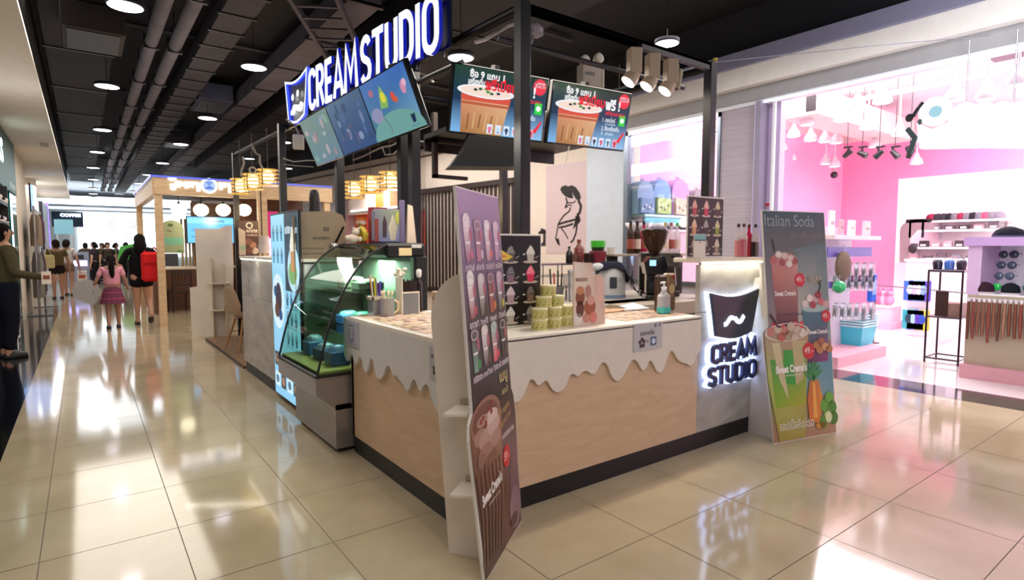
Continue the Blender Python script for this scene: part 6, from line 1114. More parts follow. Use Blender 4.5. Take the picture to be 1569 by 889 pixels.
t = thing('window_ledge', 'low pink ledge under the bowls in the window', 'ledge', (8, 5.9, 0)); zb_ = onY(1000, 352, 5.95).z; m = M('#d8a8b8', 'satin'); m.box(7.1, 9.0, 5.75, 5.99, 0, zb_); m.build('ledge', t, True); m = M('#efdfe8', 'satin'); m.box(7.08, 9.02, 5.73, 5.99, zb_ - .03, zb_ + 0); m.build('top', t, True)
# left display with pictures, hanging packs, baskets
ld = thing('display_unit', 'pink and white display unit with hooks on a pink plinth beside the soda standee', 'display unit', (7.6, 3.4, 0))
m = M('#f2b8c4', 'satin'); m.box(6.95, 8.3, 3.02, 3.75, 0, .13, c='#efb0c0'); m.build('plinth', ld, True)
zz = onY(1300, 361, 3.2).z
m = M('#f6eef4', 'satin'); m.box(7.0, 8.2, 3.45, 3.5, .13, zz - .02, c='#eee4f0'); m.box(6.98, 8.25, 3.12, 3.62, zz - .05, zz, c='#f0dce4'); m.build('back_panel', ld, True)
m = M('#4a3cc0', 'satin'); m.box(7.0, 8.2, 3.2, 3.22, zz - .26, zz - .14, c='#6c64b4'); m.box(7.0, 8.2, 3.2, 3.22, .92, 1.0, c='#6c64b4'); m.parts('hook_rail', ld, True)
PK = []
def pack(px, py0, py1, w, y, c, c2, lab, grp):
    p = onY(px, py0, y); q = onY(px, py1, y); h = p.z - q.z; t = thing('hanging_pack', lab, 'pack', (p.x, y, q.z), 0, grp); m = M(c, 'vinyl'); m.ext([(-w / 2, 0), (w / 2, 0), (w / 2, h * .85), (w * .1, h * .93), (-w * .1, h * .93), (-w / 2, h * .85)], -.02, .02, c=c); m.build('pouch', t)
    m = M(c2, 'cloth'); m.sph(0, -.0, h * .4, w * .36, .018, h * .3, 10); m.build('contents', t)
cc = ['#8a7c78', '#a89c98', '#5c4c58', '#b8b0b4', '#7c6c70', '#6a7080', '#9c9490', '#504458']
for r, (a, b) in enumerate(((400, 432), (420, 446), (462, 490))):
    for q in range(6): 
        if r == 0 and q < 2: continue
        pack(1282 + q * 11, a, b, .10, 3.17, cc[(q + r) % 8], cc[(q * 3 + r) % 8], 'grey hanging pack, %s from the left in the %s row of the pink display' % (NTH[q], ['top', 'middle', 'bottom'][r]), 'grey hanging packs in the %s row' % ['top', 'middle', 'bottom'][r])
p = onY(1292, 408, 3.15); t = thing('plush_ball', 'large round brown fluffy bag hanging in the pink display', 'bag', tuple(p)); m = M('#7c6a5c', 'cloth'); m.sph(0, 0, 0, .17, .06, .18, 18); m.build('fluff', t); m = M('#c8b8c4', 'satin'); m.tube([(0, 0, .16), (0, 0, .26)], .006, 5); m.build('strap', t)
p = onY(1286, 440, 3.05); t = thing('green_ornament', 'shiny green ball ornament hanging low in the display', 'ornament', tuple(p)); m = M('#2fb070', 'gloss'); m.sph(0, 0, 0, .075); m.build('ball', t); m = M('#c8c8c8', 'metal'); m.tube([(0, 0, .07), (0, 0, .14)], .004, 5); m.build('hook', t)
p = onY(1336, 440, 3.3); t = thing('blue_pouches', 'blue pouch hanging at the right edge of the pink display', 'pouch', tuple(p)); m = M('#3c6cd8', 'cloth'); m.box(-.09, .09, -.03, .03, -.2, .18, b=.02); m.build('pouch', t); m = M('#8fb0f0', 'cloth'); m.box(-.06, .06, -.035, -.03, -.1, .1); m.build('panel', t)
for q, (px, w, lab) in enumerate(((1275, .13, 'white-framed oval mirror picture'), (1290, .10, 'pink box with a dark dot'), (1306, .17, 'white frame with three dark squares'), (1329, .20, 'pink frame with two small pictures'))):
    p = onY(px, 360, 3.3); t = thing('framed_picture', lab + ' on top of the pink display', 'picture', (p.x, 3.3, zz)); h = .30 if q == 0 else .2; m = M(['#f4e8ec', '#e8a0a8', '#f6e4e6', '#f0b4b8'][q], 'satin'); m.box(-w / 2, w / 2, 0, .03, 0, h, b=.004); m.build('frame', t)
    m = M(k='print'); m.r2(-w * .38, h * .12, w * .76, h * .76, .001, ['#f0d8e0', '#d88c98', '#f4e8ea', '#eab8b0'][q]); [m.e2(-w * .2 + w * .2 * i, h * .5, w * .07, h * .09, .002, '#6c5064', n=8) for i in range(3)]; m.build('picture', t)
# stack of turquoise baskets
p = onY(1310, 530, 3.35); bx = p.x; bz = .13
for q in range(5):
    t = thing('shopping_basket', 'turquoise basket, %s' % ['bottom of the stack', 'second from the bottom', 'middle of the stack', 'second from the top', 'topmost of the stack'][q], 'basket', (bx, 3.33, bz + q * .035), 0, 'stacked turquoise baskets')
    m = M('#3cc0d8', 'satin')
    if q == 0: m.add([(x * s_, y * s_, z) for z, s_ in ((0, .8), (.25, 1)) for x, y in ((-.22, -.15), (.22, -.15), (.22, .15), (-.22, .15))], [(0, 1, 5, 4), (1, 2, 6, 5), (2, 3, 7, 6), (3, 0, 4, 7), (3, 2, 1, 0)], '#48c8de')
    else: m.add([(x * s_, y * s_, z) for z, s_ in ((.12, .9), (.25, 1)) for x, y in ((-.22, -.15), (.22, -.15), (.22, .15), (-.22, .15))], [(0, 1, 5, 4), (1, 2, 6, 5), (2, 3, 7, 6), (3, 0, 4, 7)], '#48c8de')
    m.build('basket', t); m = M('#dff4f8', 'satin'); m.box(-.235, .235, -.165, -.15, .245, .262); m.box(-.235, .235, .15, .165, .245, .262); m.box(-.235, -.22, -.15, .15, .245, .262); m.box(.22, .235, -.15, .15, .245, .262); m.build('rim', t)
# islands further in
def island(name, lab, px0, px1, pyb, pyt, x, depth, c, cb):
    a = onX(px0, pyb, x); b = onX(px1, pyb, x); zt_ = onX(px0, pyt, x).z; t = thing(name, lab, 'display unit', (x + depth / 2, (a.y + b.y) / 2, 0)); y0_, y1_ = min(a.y, b.y), max(a.y, b.y)
    m = M(cb, 'satin'); m.box(x - .06, x + depth + .05, y0_ - .05, y1_ + .05, 0, .12); m.build('plinth', t, True); m = M(c, 'satin'); m.box(x, x + depth, y0_, y1_, .12, zt_); m.build('body', t, True); m = M('#fff4f8', 'satin'); m.box(x - .02, x + depth + .02, y0_ - .02, y1_ + .02, zt_, zt_ + .03); m.build('top', t, True); return t, y0_, y1_, zt_
t, a, b, z = island('display_island', 'small pink island with pink toys deeper in the shop', 1340, 1362, 495, 470, 11.0, .5, '#f6c0d0', '#f0a8c0')
for q in range(4):
    y = a + (b - a) * (q + .5) / 4; tt = thing('pink_toy', 'pink soft toy on the small island, %s from the right' % NTH[q], 'toy', (11.1, y, z + .03)); m = M(['#f090b0', '#e87a9c', '#f4a8c0', '#d86c90'][q], 'cloth'); m.sph(0, 0, .09, .06, .06, .09); m.sph(0, 0, .2, .05, .05, .05); m.sph(0, -.03, .27, .015, .015, .04); m.sph(0, .03, .27, .015, .015, .04); m.build('body', tt); m = M('#2c2430', 'satin'); m.sph(-.045, -.018, .21, .008); m.sph(-.045, .018, .21, .008); m.parts('eye', tt)
t, a, b, z = island('display_island', 'white island with blue and purple packs facing the aisle', 1383, 1424, 508, 400, 9.6, .8, '#fdf4fa', '#f0e4ec')
for r in range(2):
    for q in range(4):
        y = b - .06 - (b - a - .12) * (q + .5) / 4; tt = thing('toy_pack', '%s toy pack, %s from left in the %s row of the white island' % (['blue', 'purple', 'light blue', 'violet', 'teal', 'royal blue', 'lilac', 'yellow and blue'][r * 4 + q], NTH[q], ['upper', 'lower'][r]), 'pack', (9.58, y, .78 - r * .42)); 
        m = M(['#3c6ce0', '#8a5cd8', '#6ca8f0', '#6a4ccc', '#2fa8b8', '#2c54d0', '#b8a0f0', '#d8c83c'][r * 4 + q], 'gloss'); m.box(-.03, 0, -.09, .09, -.14, .16, b=.02); m.build('pack', tt); m = M(['#c8e0ff', '#f0c8ff', '#ffffff', '#8fb8ff', '#183c50', '#a8d0ff', '#5c3cb8', '#2c54c0'][r * 4 + q], 'print'); m.sph(-.032, 0, .02, .008, .05, .07, 10); m.build('picture', tt)
t, a, b, z = island('white_counter', 'long white counter behind the metal rack in the shop', 1400, 1560, 470, 402, 11.2, .7, '#fbf4f8', '#f0dce6')
for q in range(9):
    y = b - .15 - (b - a - .3) * q / 8; tt = thing('small_goods', '%s small item on the long white counter, %s from the left' % (['dark', 'grey', 'pink', 'black', 'white', 'blue', 'dark', 'rose', 'grey'][q], NTH[q]), 'goods', (11.4, y, z + .03)); m = M(['#2c2830', '#8a8490', '#e0708c', '#1c1a20', '#e8e4ea', '#6090d0', '#3c3840', '#d88ca0', '#77727c'][q], 'satin'); m.box(-.05, .05, -.1, .1, 0, .05, b=.01); m.build('box', tt); m = M('#e8e0e4', 'print'); m.box(-.052, -.05, -.06, .06, .01, .04); m.build('label', tt)
# back wall shelves
for r, (py, n_, lab) in enumerate(((338, 12, 'upper'), (352, 5, 'second'), (378, 6, 'third'), (398, 5, 'fourth'))):
    x = 14.2; a = onX(1424 if r < 2 else 1390, py, x); b = onX(1535 if r < 2 else 1500, py, x); sh = thing('wall_shelf', 'white %s shelf on the shop back wall' % lab, 'shelf', (14.4, (a.y + b.y) / 2, a.z - .05)); m = M('#fdeff4', 'satin'); m.box(14.0, 14.78, b.y - .15, a.y + .15, a.z - .05, a.z - .01); m.build('board', sh, True); m = M('#e8dce2', 'satin'); m.box(14.70, 14.78, b.y, b.y + .03, a.z - .2, a.z - .05); m.box(14.70, 14.78, a.y - .03, a.y, a.z - .2, a.z - .05); m.parts('bracket', sh, True)
    for q in range(n_):
        y = a.y + (b.y - a.y) * (q + .5) / n_; c = rnd.choice(['#3c3840', '#5c3040', '#902c48', '#c8506c', '#7c7480', '#2c2a30']) if r == 0 else rnd.choice(['#6c6068', '#c8a0a8', '#a0303c', '#88808c', '#3c3034'])
        if r == 0:
            tt = thing('cap', 'small cap, %s from the left on the upper back-wall shelf' % NTH[q], 'cap', (14.2, y, a.z - .01), 0, 'caps on the upper back-wall shelf'); m = M(c, 'cloth'); m.lathe([(.11, 0), (.11, .08), (.08, .13), (.001, .15)], n=12); m.build('crown', tt); m = M(c, 'cloth'); m.box(-.2, -.08, -.08, .08, 0, .012); m.build('peak', tt)
        else:
            tt = thing('gift_item', 'small gift item, %s from the left on the %s back-wall shelf' % (NTH[q], lab), 'gift', (14.2, y, a.z - .01), 0, 'gifts on the %s back-wall shelf' % lab); m = M(c, 'satin'); m.box(-.06, .06, -.08, .08, 0, rnd.uniform(.08, .16), b=.015); m.build('box', tt); m = M('#f4e8ec', 'satin'); m.box(-.062, -.06, -.05, .05, .02, .06); m.build('label', tt)
p = onX(1407, 345, 13.4); t = thing('wall_hook', 'small black forked hanger on the bright shop wall', 'hanger', tuple(p)); m = M('#141418', 'satin'); m.box(0, .03, -.22, .22, .05, .12); m.box(0, .03, .12, .16, -.25, .06); m.box(0, .03, -.10, -.06, -.25, .06); m.build('bar', t)
p = onX(1404, 372, 13.4); t = thing('arched_mirror', 'arched taupe mirror on the bright shop wall', 'mirror', tuple(p)); m = M('#8a7478', 'satin'); m.T = Matrix.Rotation(R(-90), 4, 'Z'); m.ext([(-.28, -.4), (-.12, -.4), (-.12, .1), (0, .25), (.25, .25)] + [(.30 * math.cos(R(a)), .25 + .22 * math.sin(R(a))) for a in range(0, 181, 20)], 0, .03); m.T = Matrix(); m.build('frame', t); m = M('#201c20', 'satin'); m.sph(-.02, .05, -.12, .02, .08, .1); m.build('ornament', t)
# tube-metal rack near the entrance
rk = thing('metal_rack', 'open black tube rack with a basket shelf at the shop entrance', 'rack', (8.3, 2.4, 0))
xa, ya_, yb_ = 8.25, 2.24, 2.58; zt2 = onX(1450, 415, 8.25).z; zm = onX(1450, 487, 8.25).z
m = M('#4c4248', 'metal')
for x in (xa, xa + .4):
    for y in (ya_, yb_): m.tube([(x, y, 0), (x, y, zt2)], .012, 6)
for z in (.06, zm, zt2):
    for y in (ya_, yb_): m.tube([(xa, y, z), (xa + .4, y, z)], .012, 6)
    for x in (xa, xa + .4): m.tube([(x, ya_, z), (x, yb_, z)], .012, 6)
m.build('frame', rk, True); m = M('#a8949c', 'satin'); m.box(xa, xa + .4, ya_, yb_, zt2 - .02, zt2, c='#7c8098'); m.box(xa, xa + .4, ya_, yb_, zm - .01, zm + .01, c='#8f7c84'); m.parts('shelf', rk, True)
t = thing('storage_box', 'brown open box on the middle shelf of the black rack', 'box', (xa + .2, 2.38, zm + .01)); m = M('#9a7c70', 'satin'); m.box(-.15, .15, -.12, .13, 0, .16); m.build('box', t); m = M('#3c2420', 'satin'); m.box(-.16, -.15, .0, .13, .0, .30); m.build('panel', t)
for q, c in enumerate(('#1c2030', '#3c6cb0', '#2c2430')): t = thing('cup', '%s cup on top of the black tube rack' % ['navy', 'blue', 'dark purple'][q], 'cup', (xa + .12, yb_ - .05 - q * .12, zt2)); m = M(c, 'gloss'); m.lathe([(.045, 0), (.055, .09), (.04, .13), (.001, .14)], n=14); m.build('bowl', t); m = M('#4c4450', 'satin'); m.lathe([(.05, 0), (.05, .012)], n=12); m.parts('foot', t)
# cabinet of sunglasses with hanging cords
cbx = 7.62; yA = 2.02; yB = .4; zc1 = onX(1482, 364, cbx).z
cb2 = thing('accessory_cabinet', 'lilac-topped accessory cabinet with a pink plinth at the right edge', 'cabinet', (8.0, 1.2, 0))
m = M('#d8a0b4', 'satin'); m.box(cbx - .06, 8.5, yB, yA + .02, 0, .15, c='#c8909c'); m.build('plinth', cb2, True)
m = M('#bba893', 'satin'); m.box(cbx, 8.45, yB, yA, .15, .72, c='#a89684'); m.box(cbx + .0, 8.45, yB, yA - .0, .72, .90, c='#b8a894'); m.build('body', cb2, True)
m = M('#ecd8f0', 'satin'); m.box(cbx - .03, 8.5, yB, yA + .05, zc1 - .09, zc1, c='#c8a4dc'); m.box(cbx + .02, 8.45, yA - .1, yA + .02, .9, zc1 - .09, c='#d8b8e0'); m.build('canopy', cb2, True)
m = M('#f8f4fb', 'satin'); m.box(8.3, 8.34, yB, yA - .1, .9, zc1 - .09); m.box(cbx, 8.3, yB, yA - .1, .90, .915); m.build('display_back', cb2, True)
for r in range(4):
    for q in range(6):
        y = yA - .24 - q * .25; z = 1.36 - r * .115; c = [['#3c4454', '#55606c', '#8a7c98', '#5c5468', '#7c88a0', '#3c3c50'], ['#4c5870', '#8c94a8', '#c8384c', '#8fb8d8', '#7ca0c8', '#405070'], ['#5c6884', '#8a7c84', '#4c5874', '#3c4868', '#5c6080', '#404860'], ['#2fd05c', '#5c8a7c', '#3cae88', '#4fb898', '#2f9470', '#3fa880']][r][q]
        t = thing('sunglasses', 'sunglasses in the cabinet, %s from the left in the %s row' % (NTH[q], ['top', 'second', 'third', 'bottom'][r]), 'sunglasses', (8.0 - r * .06, y, z - .03), 0, 'sunglasses in the accessory cabinet'); m = M(c, 'gloss')
        for s_ in (-.045, .045): m.T = Matrix.Translation((0, s_, 0)) @ Matrix.Rotation(R(90), 4, 'Y'); m.lathe([(.001, -.004), (.04, -.003), (.042, .003), (.001, .004)], n=14, c=c)
        m.T = Matrix(); m.parts('lens', t); m = M('#2c2830', 'satin'); m.tube([(0, -.012, .01), (0, .012, .01)], .004, 5); m.tube([(0, -.09, .01), (.12, -.085, 0)], .004, 5); m.tube([(0, .09, .01), (.12, .085, 0)], .004, 5); m.build('temple', t)
for q in range(7):
    y = yA - .13 - q * .21; t = thing('beanie', 'dark knitted hat on the cabinet ledge, %s from the left' % NTH[q], 'hat', (cbx + .08, y, .915), 0, 'knitted hats on the cabinet ledge'); c = ['#3c2430', '#1c2028', '#5a2c34', '#4c4454', '#2c2438', '#506878', '#3c3440'][q]; m = M(c, 'cloth'); m.lathe([(.075, 0), (.08, .04), (.07, .09), (.03, .12), (.001, .125)], n=14); m.build('crown', t); m = M('#d8ccd4', 'cloth'); m.lathe([(.082, .0), (.082, .02)], n=14); m.build('band', t)
m = M('#d8d0d8', 'metal'); m.tube([(cbx - .04, yA, .86), (cbx - .04, yB, .86)], .01, 8); m.tube([(cbx - .04, yA, .86), (cbx, yA, .86)], .008, 6); m.build('hanging_rail', cb2, True)
for q in range(34):
    y = yA - .03 - q * .043; c = rnd.choice(['#8a5c4c', '#7c4c3c', '#a07460', '#6c4438', '#b08878', '#8c4c44', '#946c54']); t = thing('hair_braid', 'brown hanging cord, %s from the left on the cabinet rail' % (NTH[q] if q < 24 else 'thirtieth' if q == 29 else '%s beyond the twentieth' % NTH[q - 20]), 'cord', (cbx - .045, y, .86), 0, 'brown cords hanging on the cabinet rail')
    m = M(c, 'cloth'); L = rnd.uniform(.36, .46); m.tube([(0, 0, -.02), (.004, .004, -L * .5), (-.002, rnd.uniform(-.006, .006), -L)], [.014, .017, .012], 6); m.build('strand', t); m = M('#ded4dc', 'satin'); m.lathe([(.014, -.03), (.016, 0), (.012, .012)], n=8); m.build('clip', t)
t = thing('dark_hat', 'black knitted hat lying on top of the lilac cabinet', 'hat', tuple(onX(1546, 363, cbx + .2))); t.location.z = zc1; m = M('#1a1c24', 'cloth'); m.lathe([(.14, 0), (.14, .03), (.11, .08), (.04, .11), (.001, .115)], n=18); m.build('crown', t); m = M('#4c5464', 'cloth'); m.lathe([(.145, 0), (.145, .02)], n=18); m.build('band', t)
t = thing('queue_wire', 'thin dark rail strung across the shop entrance', 'rail', (7.4, 3.2, .9)); m = M('#5a4c54', 'satin'); pa = onX(1342, 437, 9.3); pb = onX(1488, 450, 8.0); m.tube([pa, pb], .007, 5); m.tube([pa, (pa.x, pa.y, 0)], .012, 6); m.parts('wire', t, True); m = M('#5a4c54', 'satin'); m.lathe([(.08, 0), (.08, .01)], pa.x, pa.y, 0, 12); m.parts('foot', t, True)
t = thing('notice_sticker', 'small white and red sticker on the entrance frame', 'sticker', tuple(onX(1174, 314, 6.99))); m = M('#f2e8ea', 'print'); m.box(-.004, 0, -.07, .08, -.03, .03); m.build('paper', t); m = M('#c83c5c', 'print'); m.box(-.006, -.004, -.06, .02, -.022, .022); m.build('red_patch', t)

# ================================================================ LEFT SHOPS
gb = thing('green_sign', 'dark green shop sign with white letters at the left edge', 'sign', (-1.1, 12.6, 2.35)); m = M('#0f4c40', 'satin'); m.box(-1.25, -.95, 10.5, 14.1, 2.36, 3.29, c='#0d4a3f'); m.build('board', gb, True)
m = M('#eafff6', 'glow3'); m.T = Matrix.Translation((-.948, 0, 0)) @ Matrix.Rotation(R(90), 4, 'Z'); m.text('AS', 11.2, 2.72, .38, .9, .002, '#dff8ee', bold=.03); m.text('AA', 12.2, 2.72, .38, .8, .002, '#dff8ee', bold=.03) if False else None; m.text('SHOES', 12.9, 2.44, .10, .9, .002, '#b8c8c0', 'print') if False else m.squig(12.9, 2.42, .9, .1, .002, '#b8c8c0', 'print'); m.build('letters', gb, True)
t = thing('teal_column', 'teal shop column with a glowing blue-white strip', 'column', (-1.1, 13.2, 0)); m = M('#0f6a5c', 'gloss'); m.box(-1.35, -.97, 13.0, 14.1, 0, 2.36); m.build('column', t, True); m = M('#7cc8ff', 'glow8'); m.box(-.97, -.955, 13.05, 13.12, .3, 2.3, c='#b8dcff'); m.parts('light_strip', t, True)
lamp('blue_strip_light', 'POINT', (-.75, 13.1, 1.3), 6, (.3, .5, 1), .3)
def shirt(name, lab, x, y, z, w, h, c, c2, cat='jacket'):
    t = thing(name, lab, cat, (x, y, z)); m = M(c, 'cloth')
    P = []; n_ = 10
    for i in range(9):
        v = i / 8; ww = w * (.32 + .68 * min(1, v * 4)) if v < .25 else w * (1 - .08 * math.sin(v * 6)); 
        for j in range(n_): a = 2 * math.pi * j / n_; P.append((.10 * math.cos(a) * (.6 + .4 * min(1, v * 4)), ww / 2 * math.sin(a), -v * h))
    m.add(P, [(i * n_ + j, i * n_ + (j + 1) % n_, (i + 1) * n_ + (j + 1) % n_, (i + 1) * n_ + j) for i in range(8) for j in range(n_)], smooth=True); m.build('body', t)
    for s_ in (-1, 1): m = M(c2, 'cloth'); m.tube([(0, s_ * w * .3, -.06), (0, s_ * w * .48, -.2), (0, s_ * w * .5, -h * .75)], [.06, .06, .045], 8); m.build('sleeve', t)
    m = M('#8f8f94', 'metal'); m.tube([(0, -w * .3, -.04), (0, 0, .03), (0, w * .3, -.04)], .006, 5); m.tube([(0, 0, .03), (0, 0, .12)], .005, 5); m.parts('hanger', t); return t
gr = thing('garment_rail', 'chrome garment rail with two levels beyond the teal column', 'rail', (-.8, 16.5, 0)); m = M('#9a9aa0', 'metal')
for y in (15.2, 17.4): m.tube([(-.78, y, 0), (-.78, y, 2.25)], .02, 8)
for z in (1.42, 2.2): m.tube([(-.78, 15.2, z), (-.78, 17.4, z)], .015, 8)
m.build('tube', gr, True); m = M('#5c5c62', 'satin'); m.box(-1.0, -.55, 15.18, 15.24, 0, .02); m.box(-1.0, -.55, 17.38, 17.44, 0, .02); m.parts('foot', gr, True)
for q, (y, z, h, c, c2, lab) in enumerate(((15.5, 1.32, .95, '#7c7a74', '#5c5c5a', 'grey-green coat on the lower garment rail, nearest'), (15.9, 1.32, .92, '#3c2e38', '#2c2028', 'dark plum coat on the lower garment rail'), (16.4, 1.32, .88, '#6c5a60', '#4c4048', 'mauve coat on the lower garment rail, farthest'), (15.6, 2.10, .66, '#8a7c6c', '#6c6054', 'beige top on the upper garment rail, nearest'), (16.1, 2.10, .66, '#4c3440', '#3c2834', 'dark wine top on the upper garment rail'), (16.7, 2.10, .6, '#705060', '#503c48', 'mauve top on the upper garment rail, farthest'))): shirt('hanging_coat', lab, -.78, y, z, .46, h, c, c2)
t = thing('hanging_banner', 'dark banner with a purple lit edge on the left shop front', 'banner', (-.9, 22, 1.4)); m = M('#26222c', 'satin'); m.box(-.98, -.90, 21.5, 24.6, 1.35, 2.75, c='#2c2834'); m.build('panel', t, True); m = M('#6a4cff', 'glow3'); m.box(-.95, -.88, 24.6, 24.68, 1.35, 2.9, c='#7a5cff'); m.parts('edge_light', t, True)
t = thing('shop_screen', 'small bright blue-white screen on the left shop front', 'screen', (-.95, 19.6, 2.4)); m = M('#8fb8e8', 'glow2'); m.box(-.99, -.94, 18.6, 19.5, 2.35, 2.95, c='#a8c8f0'); m.build('picture', t, True); m = M('#1c2030', 'satin'); m.box(-1.02, -.99, 18.55, 19.55, 2.3, 3.0); m.build('bezel', t, True)
t = thing('white_shelving', 'bright white shelving of the far left shop', 'shelf', (-1.2, 25, 0)); m = M('#f2ece6', 'satin'); m.box(-1.5, -1.3, 18, 29, 0, 3.2); m.build('back_panel', t, True)
for z in (.5, 1.0, 1.5, 2.0): m = M('#e8e2dc', 'satin'); m.box(-1.3, -1.0, 25, 29, z, z + .03); m.parts('shelf', t, True)
lamp('left_shop_glow', 'AREA', (-1.0, 24, 3.1), 90, (1, .98, .95), .4, 8)
t = thing('shoe_shelf', 'dark shelf of patterned shoes above the left shopper', 'shelf', (-1.0, 9.6, 1.9)); m = M('#1c1c20', 'satin'); m.box(-1.5, -.86, 9.3, 11.2, 1.72, 1.75); m.box(-1.5, -.86, 9.3, 11.2, 2.0, 2.03); m.build('board', t, True); m = M('#2c2c30', 'satin'); m.box(-1.5, -1.46, 9.3, 11.2, 0, 2.3); m.box(-1.5, -.86, 11.2, 11.24, 0, 2.3); m.build('back_panel', t, True)
for r in range(2):
    for q in range(5):
        t = thing('sneaker', 'black and white patterned shoe, %s to the camera on the %s shoe shelf' % (ORD[q], ['lower', 'upper'][r]), 'shoe', (-.98, 9.5 + q * .36, 1.752 + r * .28), 0, 'shoes on the %s shoe shelf' % ['lower', 'upper'][r]); m = M('#e6e2e0' if (q + r) % 2 else '#24242a', 'cloth'); m.sph(.06, 0, .05, .09, .05, .045, 10); m.sph(-.05, 0, .07, .07, .05, .065, 10); m.build('upper', t); m = M('#f0f0f0', 'satin'); m.box(-.12, .14, -.05, .05, 0, .025, b=.01); m.build('sole', t)
t = thing('price_easel', 'white metal easel frame standing on the dark floor by the left shop', 'easel', (-.85, 11.4, 0)); m = M('#d8dce0', 'metal'); m.tube([(0, -.2, 0), (0, -.03, 1.15)], .016, 7); m.tube([(0, .2, 0), (0, .03, 1.15)], .016, 7); m.tube([(0, -.2, .05), (0, .2, .05)], .014, 7); m.build('frame', t); m = M('#e8e8ea', 'satin'); m.box(-.01, .01, -.08, .08, 1.0, 1.2); m.build('card', t)

# ================================================================ PEOPLE
def skinned(name, V, E, rad, c, parent, k='skin', sub=2, root=0):
    me = bpy.data.meshes.new('s'); me.from_pydata([tuple(v) for v in V], E, []); o = bpy.data.objects.new('s', me); COL.objects.link(o)
    sk = o.modifiers.new('s', 'SKIN'); sk.use_smooth_shade = True
    for i, v in enumerate(me.skin_vertices[0].data): r = rad[i]; v.radius = r if isinstance(r, tuple) else (r, r)
    me.skin_vertices[0].data[root].use_root = True
    ss = o.modifiers.new('b', 'SUBSURF'); ss.levels = sub; ss.render_levels = sub
    dg = bpy.context.evaluated_depsgraph_get(); dg.update(); e = bpy.data.meshes.new_from_object(o.evaluated_get(dg))
    m = M(c, k); m.add([tuple(v.co) for v in e.vertices], [tuple(p.vertices) for p in e.polygons], smooth=True)
    bpy.data.objects.remove(o); bpy.data.meshes.remove(me); bpy.data.meshes.remove(e); return m
def person(lab, loc, rz, h, skin='#b88a70', hair='#15100f', top='#333333', bottom='#222222', hands=((-.30, .02, .80), (.30, .02, .80)), elbows=((-.27, -.03, 1.08), (.27, -.03, 1.08)), feet=((-.09, 0, 0), (.09, 0, 0)), knees=((-.09, .03, .48), (.09, .03, .48)), heel=(0, 0), skirt=None, shorts=None, trousers=False, hairstyle='bob', shoes='#1c1a1a', stout=1.0, sleeve=.6, topext=0, sit=0):
    t = thing('person', lab, 'person', loc, rz); s = h / 1.70; V = []; E = []; Rr = []
    def nd(p, r, par=None):
        V.append(Vector(p) * s); Rr.append(r * s if not isinstance(r, tuple) else (r[0] * s, r[1] * s)); i = len(V) - 1
        if par is not None: E.append((par, i))
        return i
    pv = nd((0, 0, .95 - sit), (.15 * stout, .11 * stout)); ws = nd((0, 0, 1.10 - sit), (.13 * stout, .10 * stout), pv); ch = nd((0, 0, 1.28 - sit), (.155 * stout, .11 * stout), ws); ub = nd((0, 0, 1.40 - sit), (.11 * stout, .085), ch); nk = nd((0, .0, 1.475 - sit), .052, ub); hd0 = nd((0, .012, 1.535 - sit), (.066, .075), nk); hd = nd((0, .015, 1.60 - sit), (.078, .09), hd0); tp = nd((0, .01, 1.655 - sit), (.06, .068), hd)
    arms = []
    for i, sd in enumerate((-1, 1)):
        sh_ = nd((sd * .165 * stout, 0, 1.39 - sit), .052, ub); e_ = nd(elbows[i], .040, sh_); w_ = nd(hands[i], .026, e_)
        d = (Vector(hands[i]) - Vector(elbows[i])).normalized(); hp = nd(Vector(hands[i]) + d * .05, (.034, .02), w_); arms.append((sh_, e_, w_, hp, d))
    for i, sd in enumerate((-1, 1)):
        hp = nd((sd * .085, 0, .86 - sit), .092 * stout, pv); kn = nd(knees[i], .058 * (.5 + .5 * stout), hp); an = nd(Vector(feet[i]) + Vector((0, -.02, .09)), .038, kn)
        f = Vector(feet[i]); hl = heel[i]
        he = nd(f + Vector((0, -.05, .035 + hl)), .036, an); to = nd(f + Vector((0, .13, .028)), (.04, .024), he)
    m = skinned('body', V, E, Rr, skin, t)
    for i, (a, b, c_, hp, d) in enumerate(arms):            # five fingers each
        base = V[hp]; side = Vector((0, 1, 0)) if abs(d.y) < .7 else Vector((0, 0, 1)); side = (side - d * side.dot(d)).normalized(); nrm = d.cross(side)
        for q in range(4):
            o_ = base + side * (q - 1.5) * .017 * s + d * .02 * s; L = (.065, .075, .07, .055)[q] * s; m.tube([o_, o_ + d * L * .5 + nrm * .004, o_ + d * L * .9 + nrm * .018 * s], [.0085 * s, .008 * s, .006 * s], 6)
        o_ = base - side * .03 * s - d * .02 * s; m.tube([o_, o_ - side * .025 * s + d * .02 * s, o_ - side * .03 * s + d * .05 * s], [.01 * s, .009 * s, .007 * s], 6)
    hz = (1.60 - sit) * s
    m.sph(0, .105 * s, hz - .012 * s, .013 * s, .02 * s, .024 * s, 8)       # nose
    for sd in (-1, 1): m.sph(sd * .082 * s, .01 * s, hz - .01 * s, .012 * s, .022 * s, .032 * s, 8)
    bd = m.build('body', t)
    m = M('#1a1414', 'satin')
    for sd in (-1, 1): m.sph(sd * .032 * s, .096 * s, hz + .012 * s, .012 * s, .008 * s, .007 * s, 8)
    m.parts('eye', bd); m = M('#a05a50', 'satin'); m.sph(0, .10 * s, hz - .055 * s, .024 * s, .008 * s, .007 * s, 8); m.build('mouth', bd)
    # hair: cap over crown and back
    m = M(hair, 'cloth'); P = []; n_ = 18; rows = 8
    for i in range(rows):
        v = i / (rows - 1); 
        for j in range(n_):
            a = 2 * math.pi * j / n_; front = max(0, math.sin(a)); lim = R(70) if front > .35 else R(118); ph = v * lim; P.append((.094 * s * math.sin(ph) * math.cos(a), (-.006 + .106 * math.sin(ph) * math.sin(a)) * s, hz + .01 * s + .108 * s * math.cos(ph)))
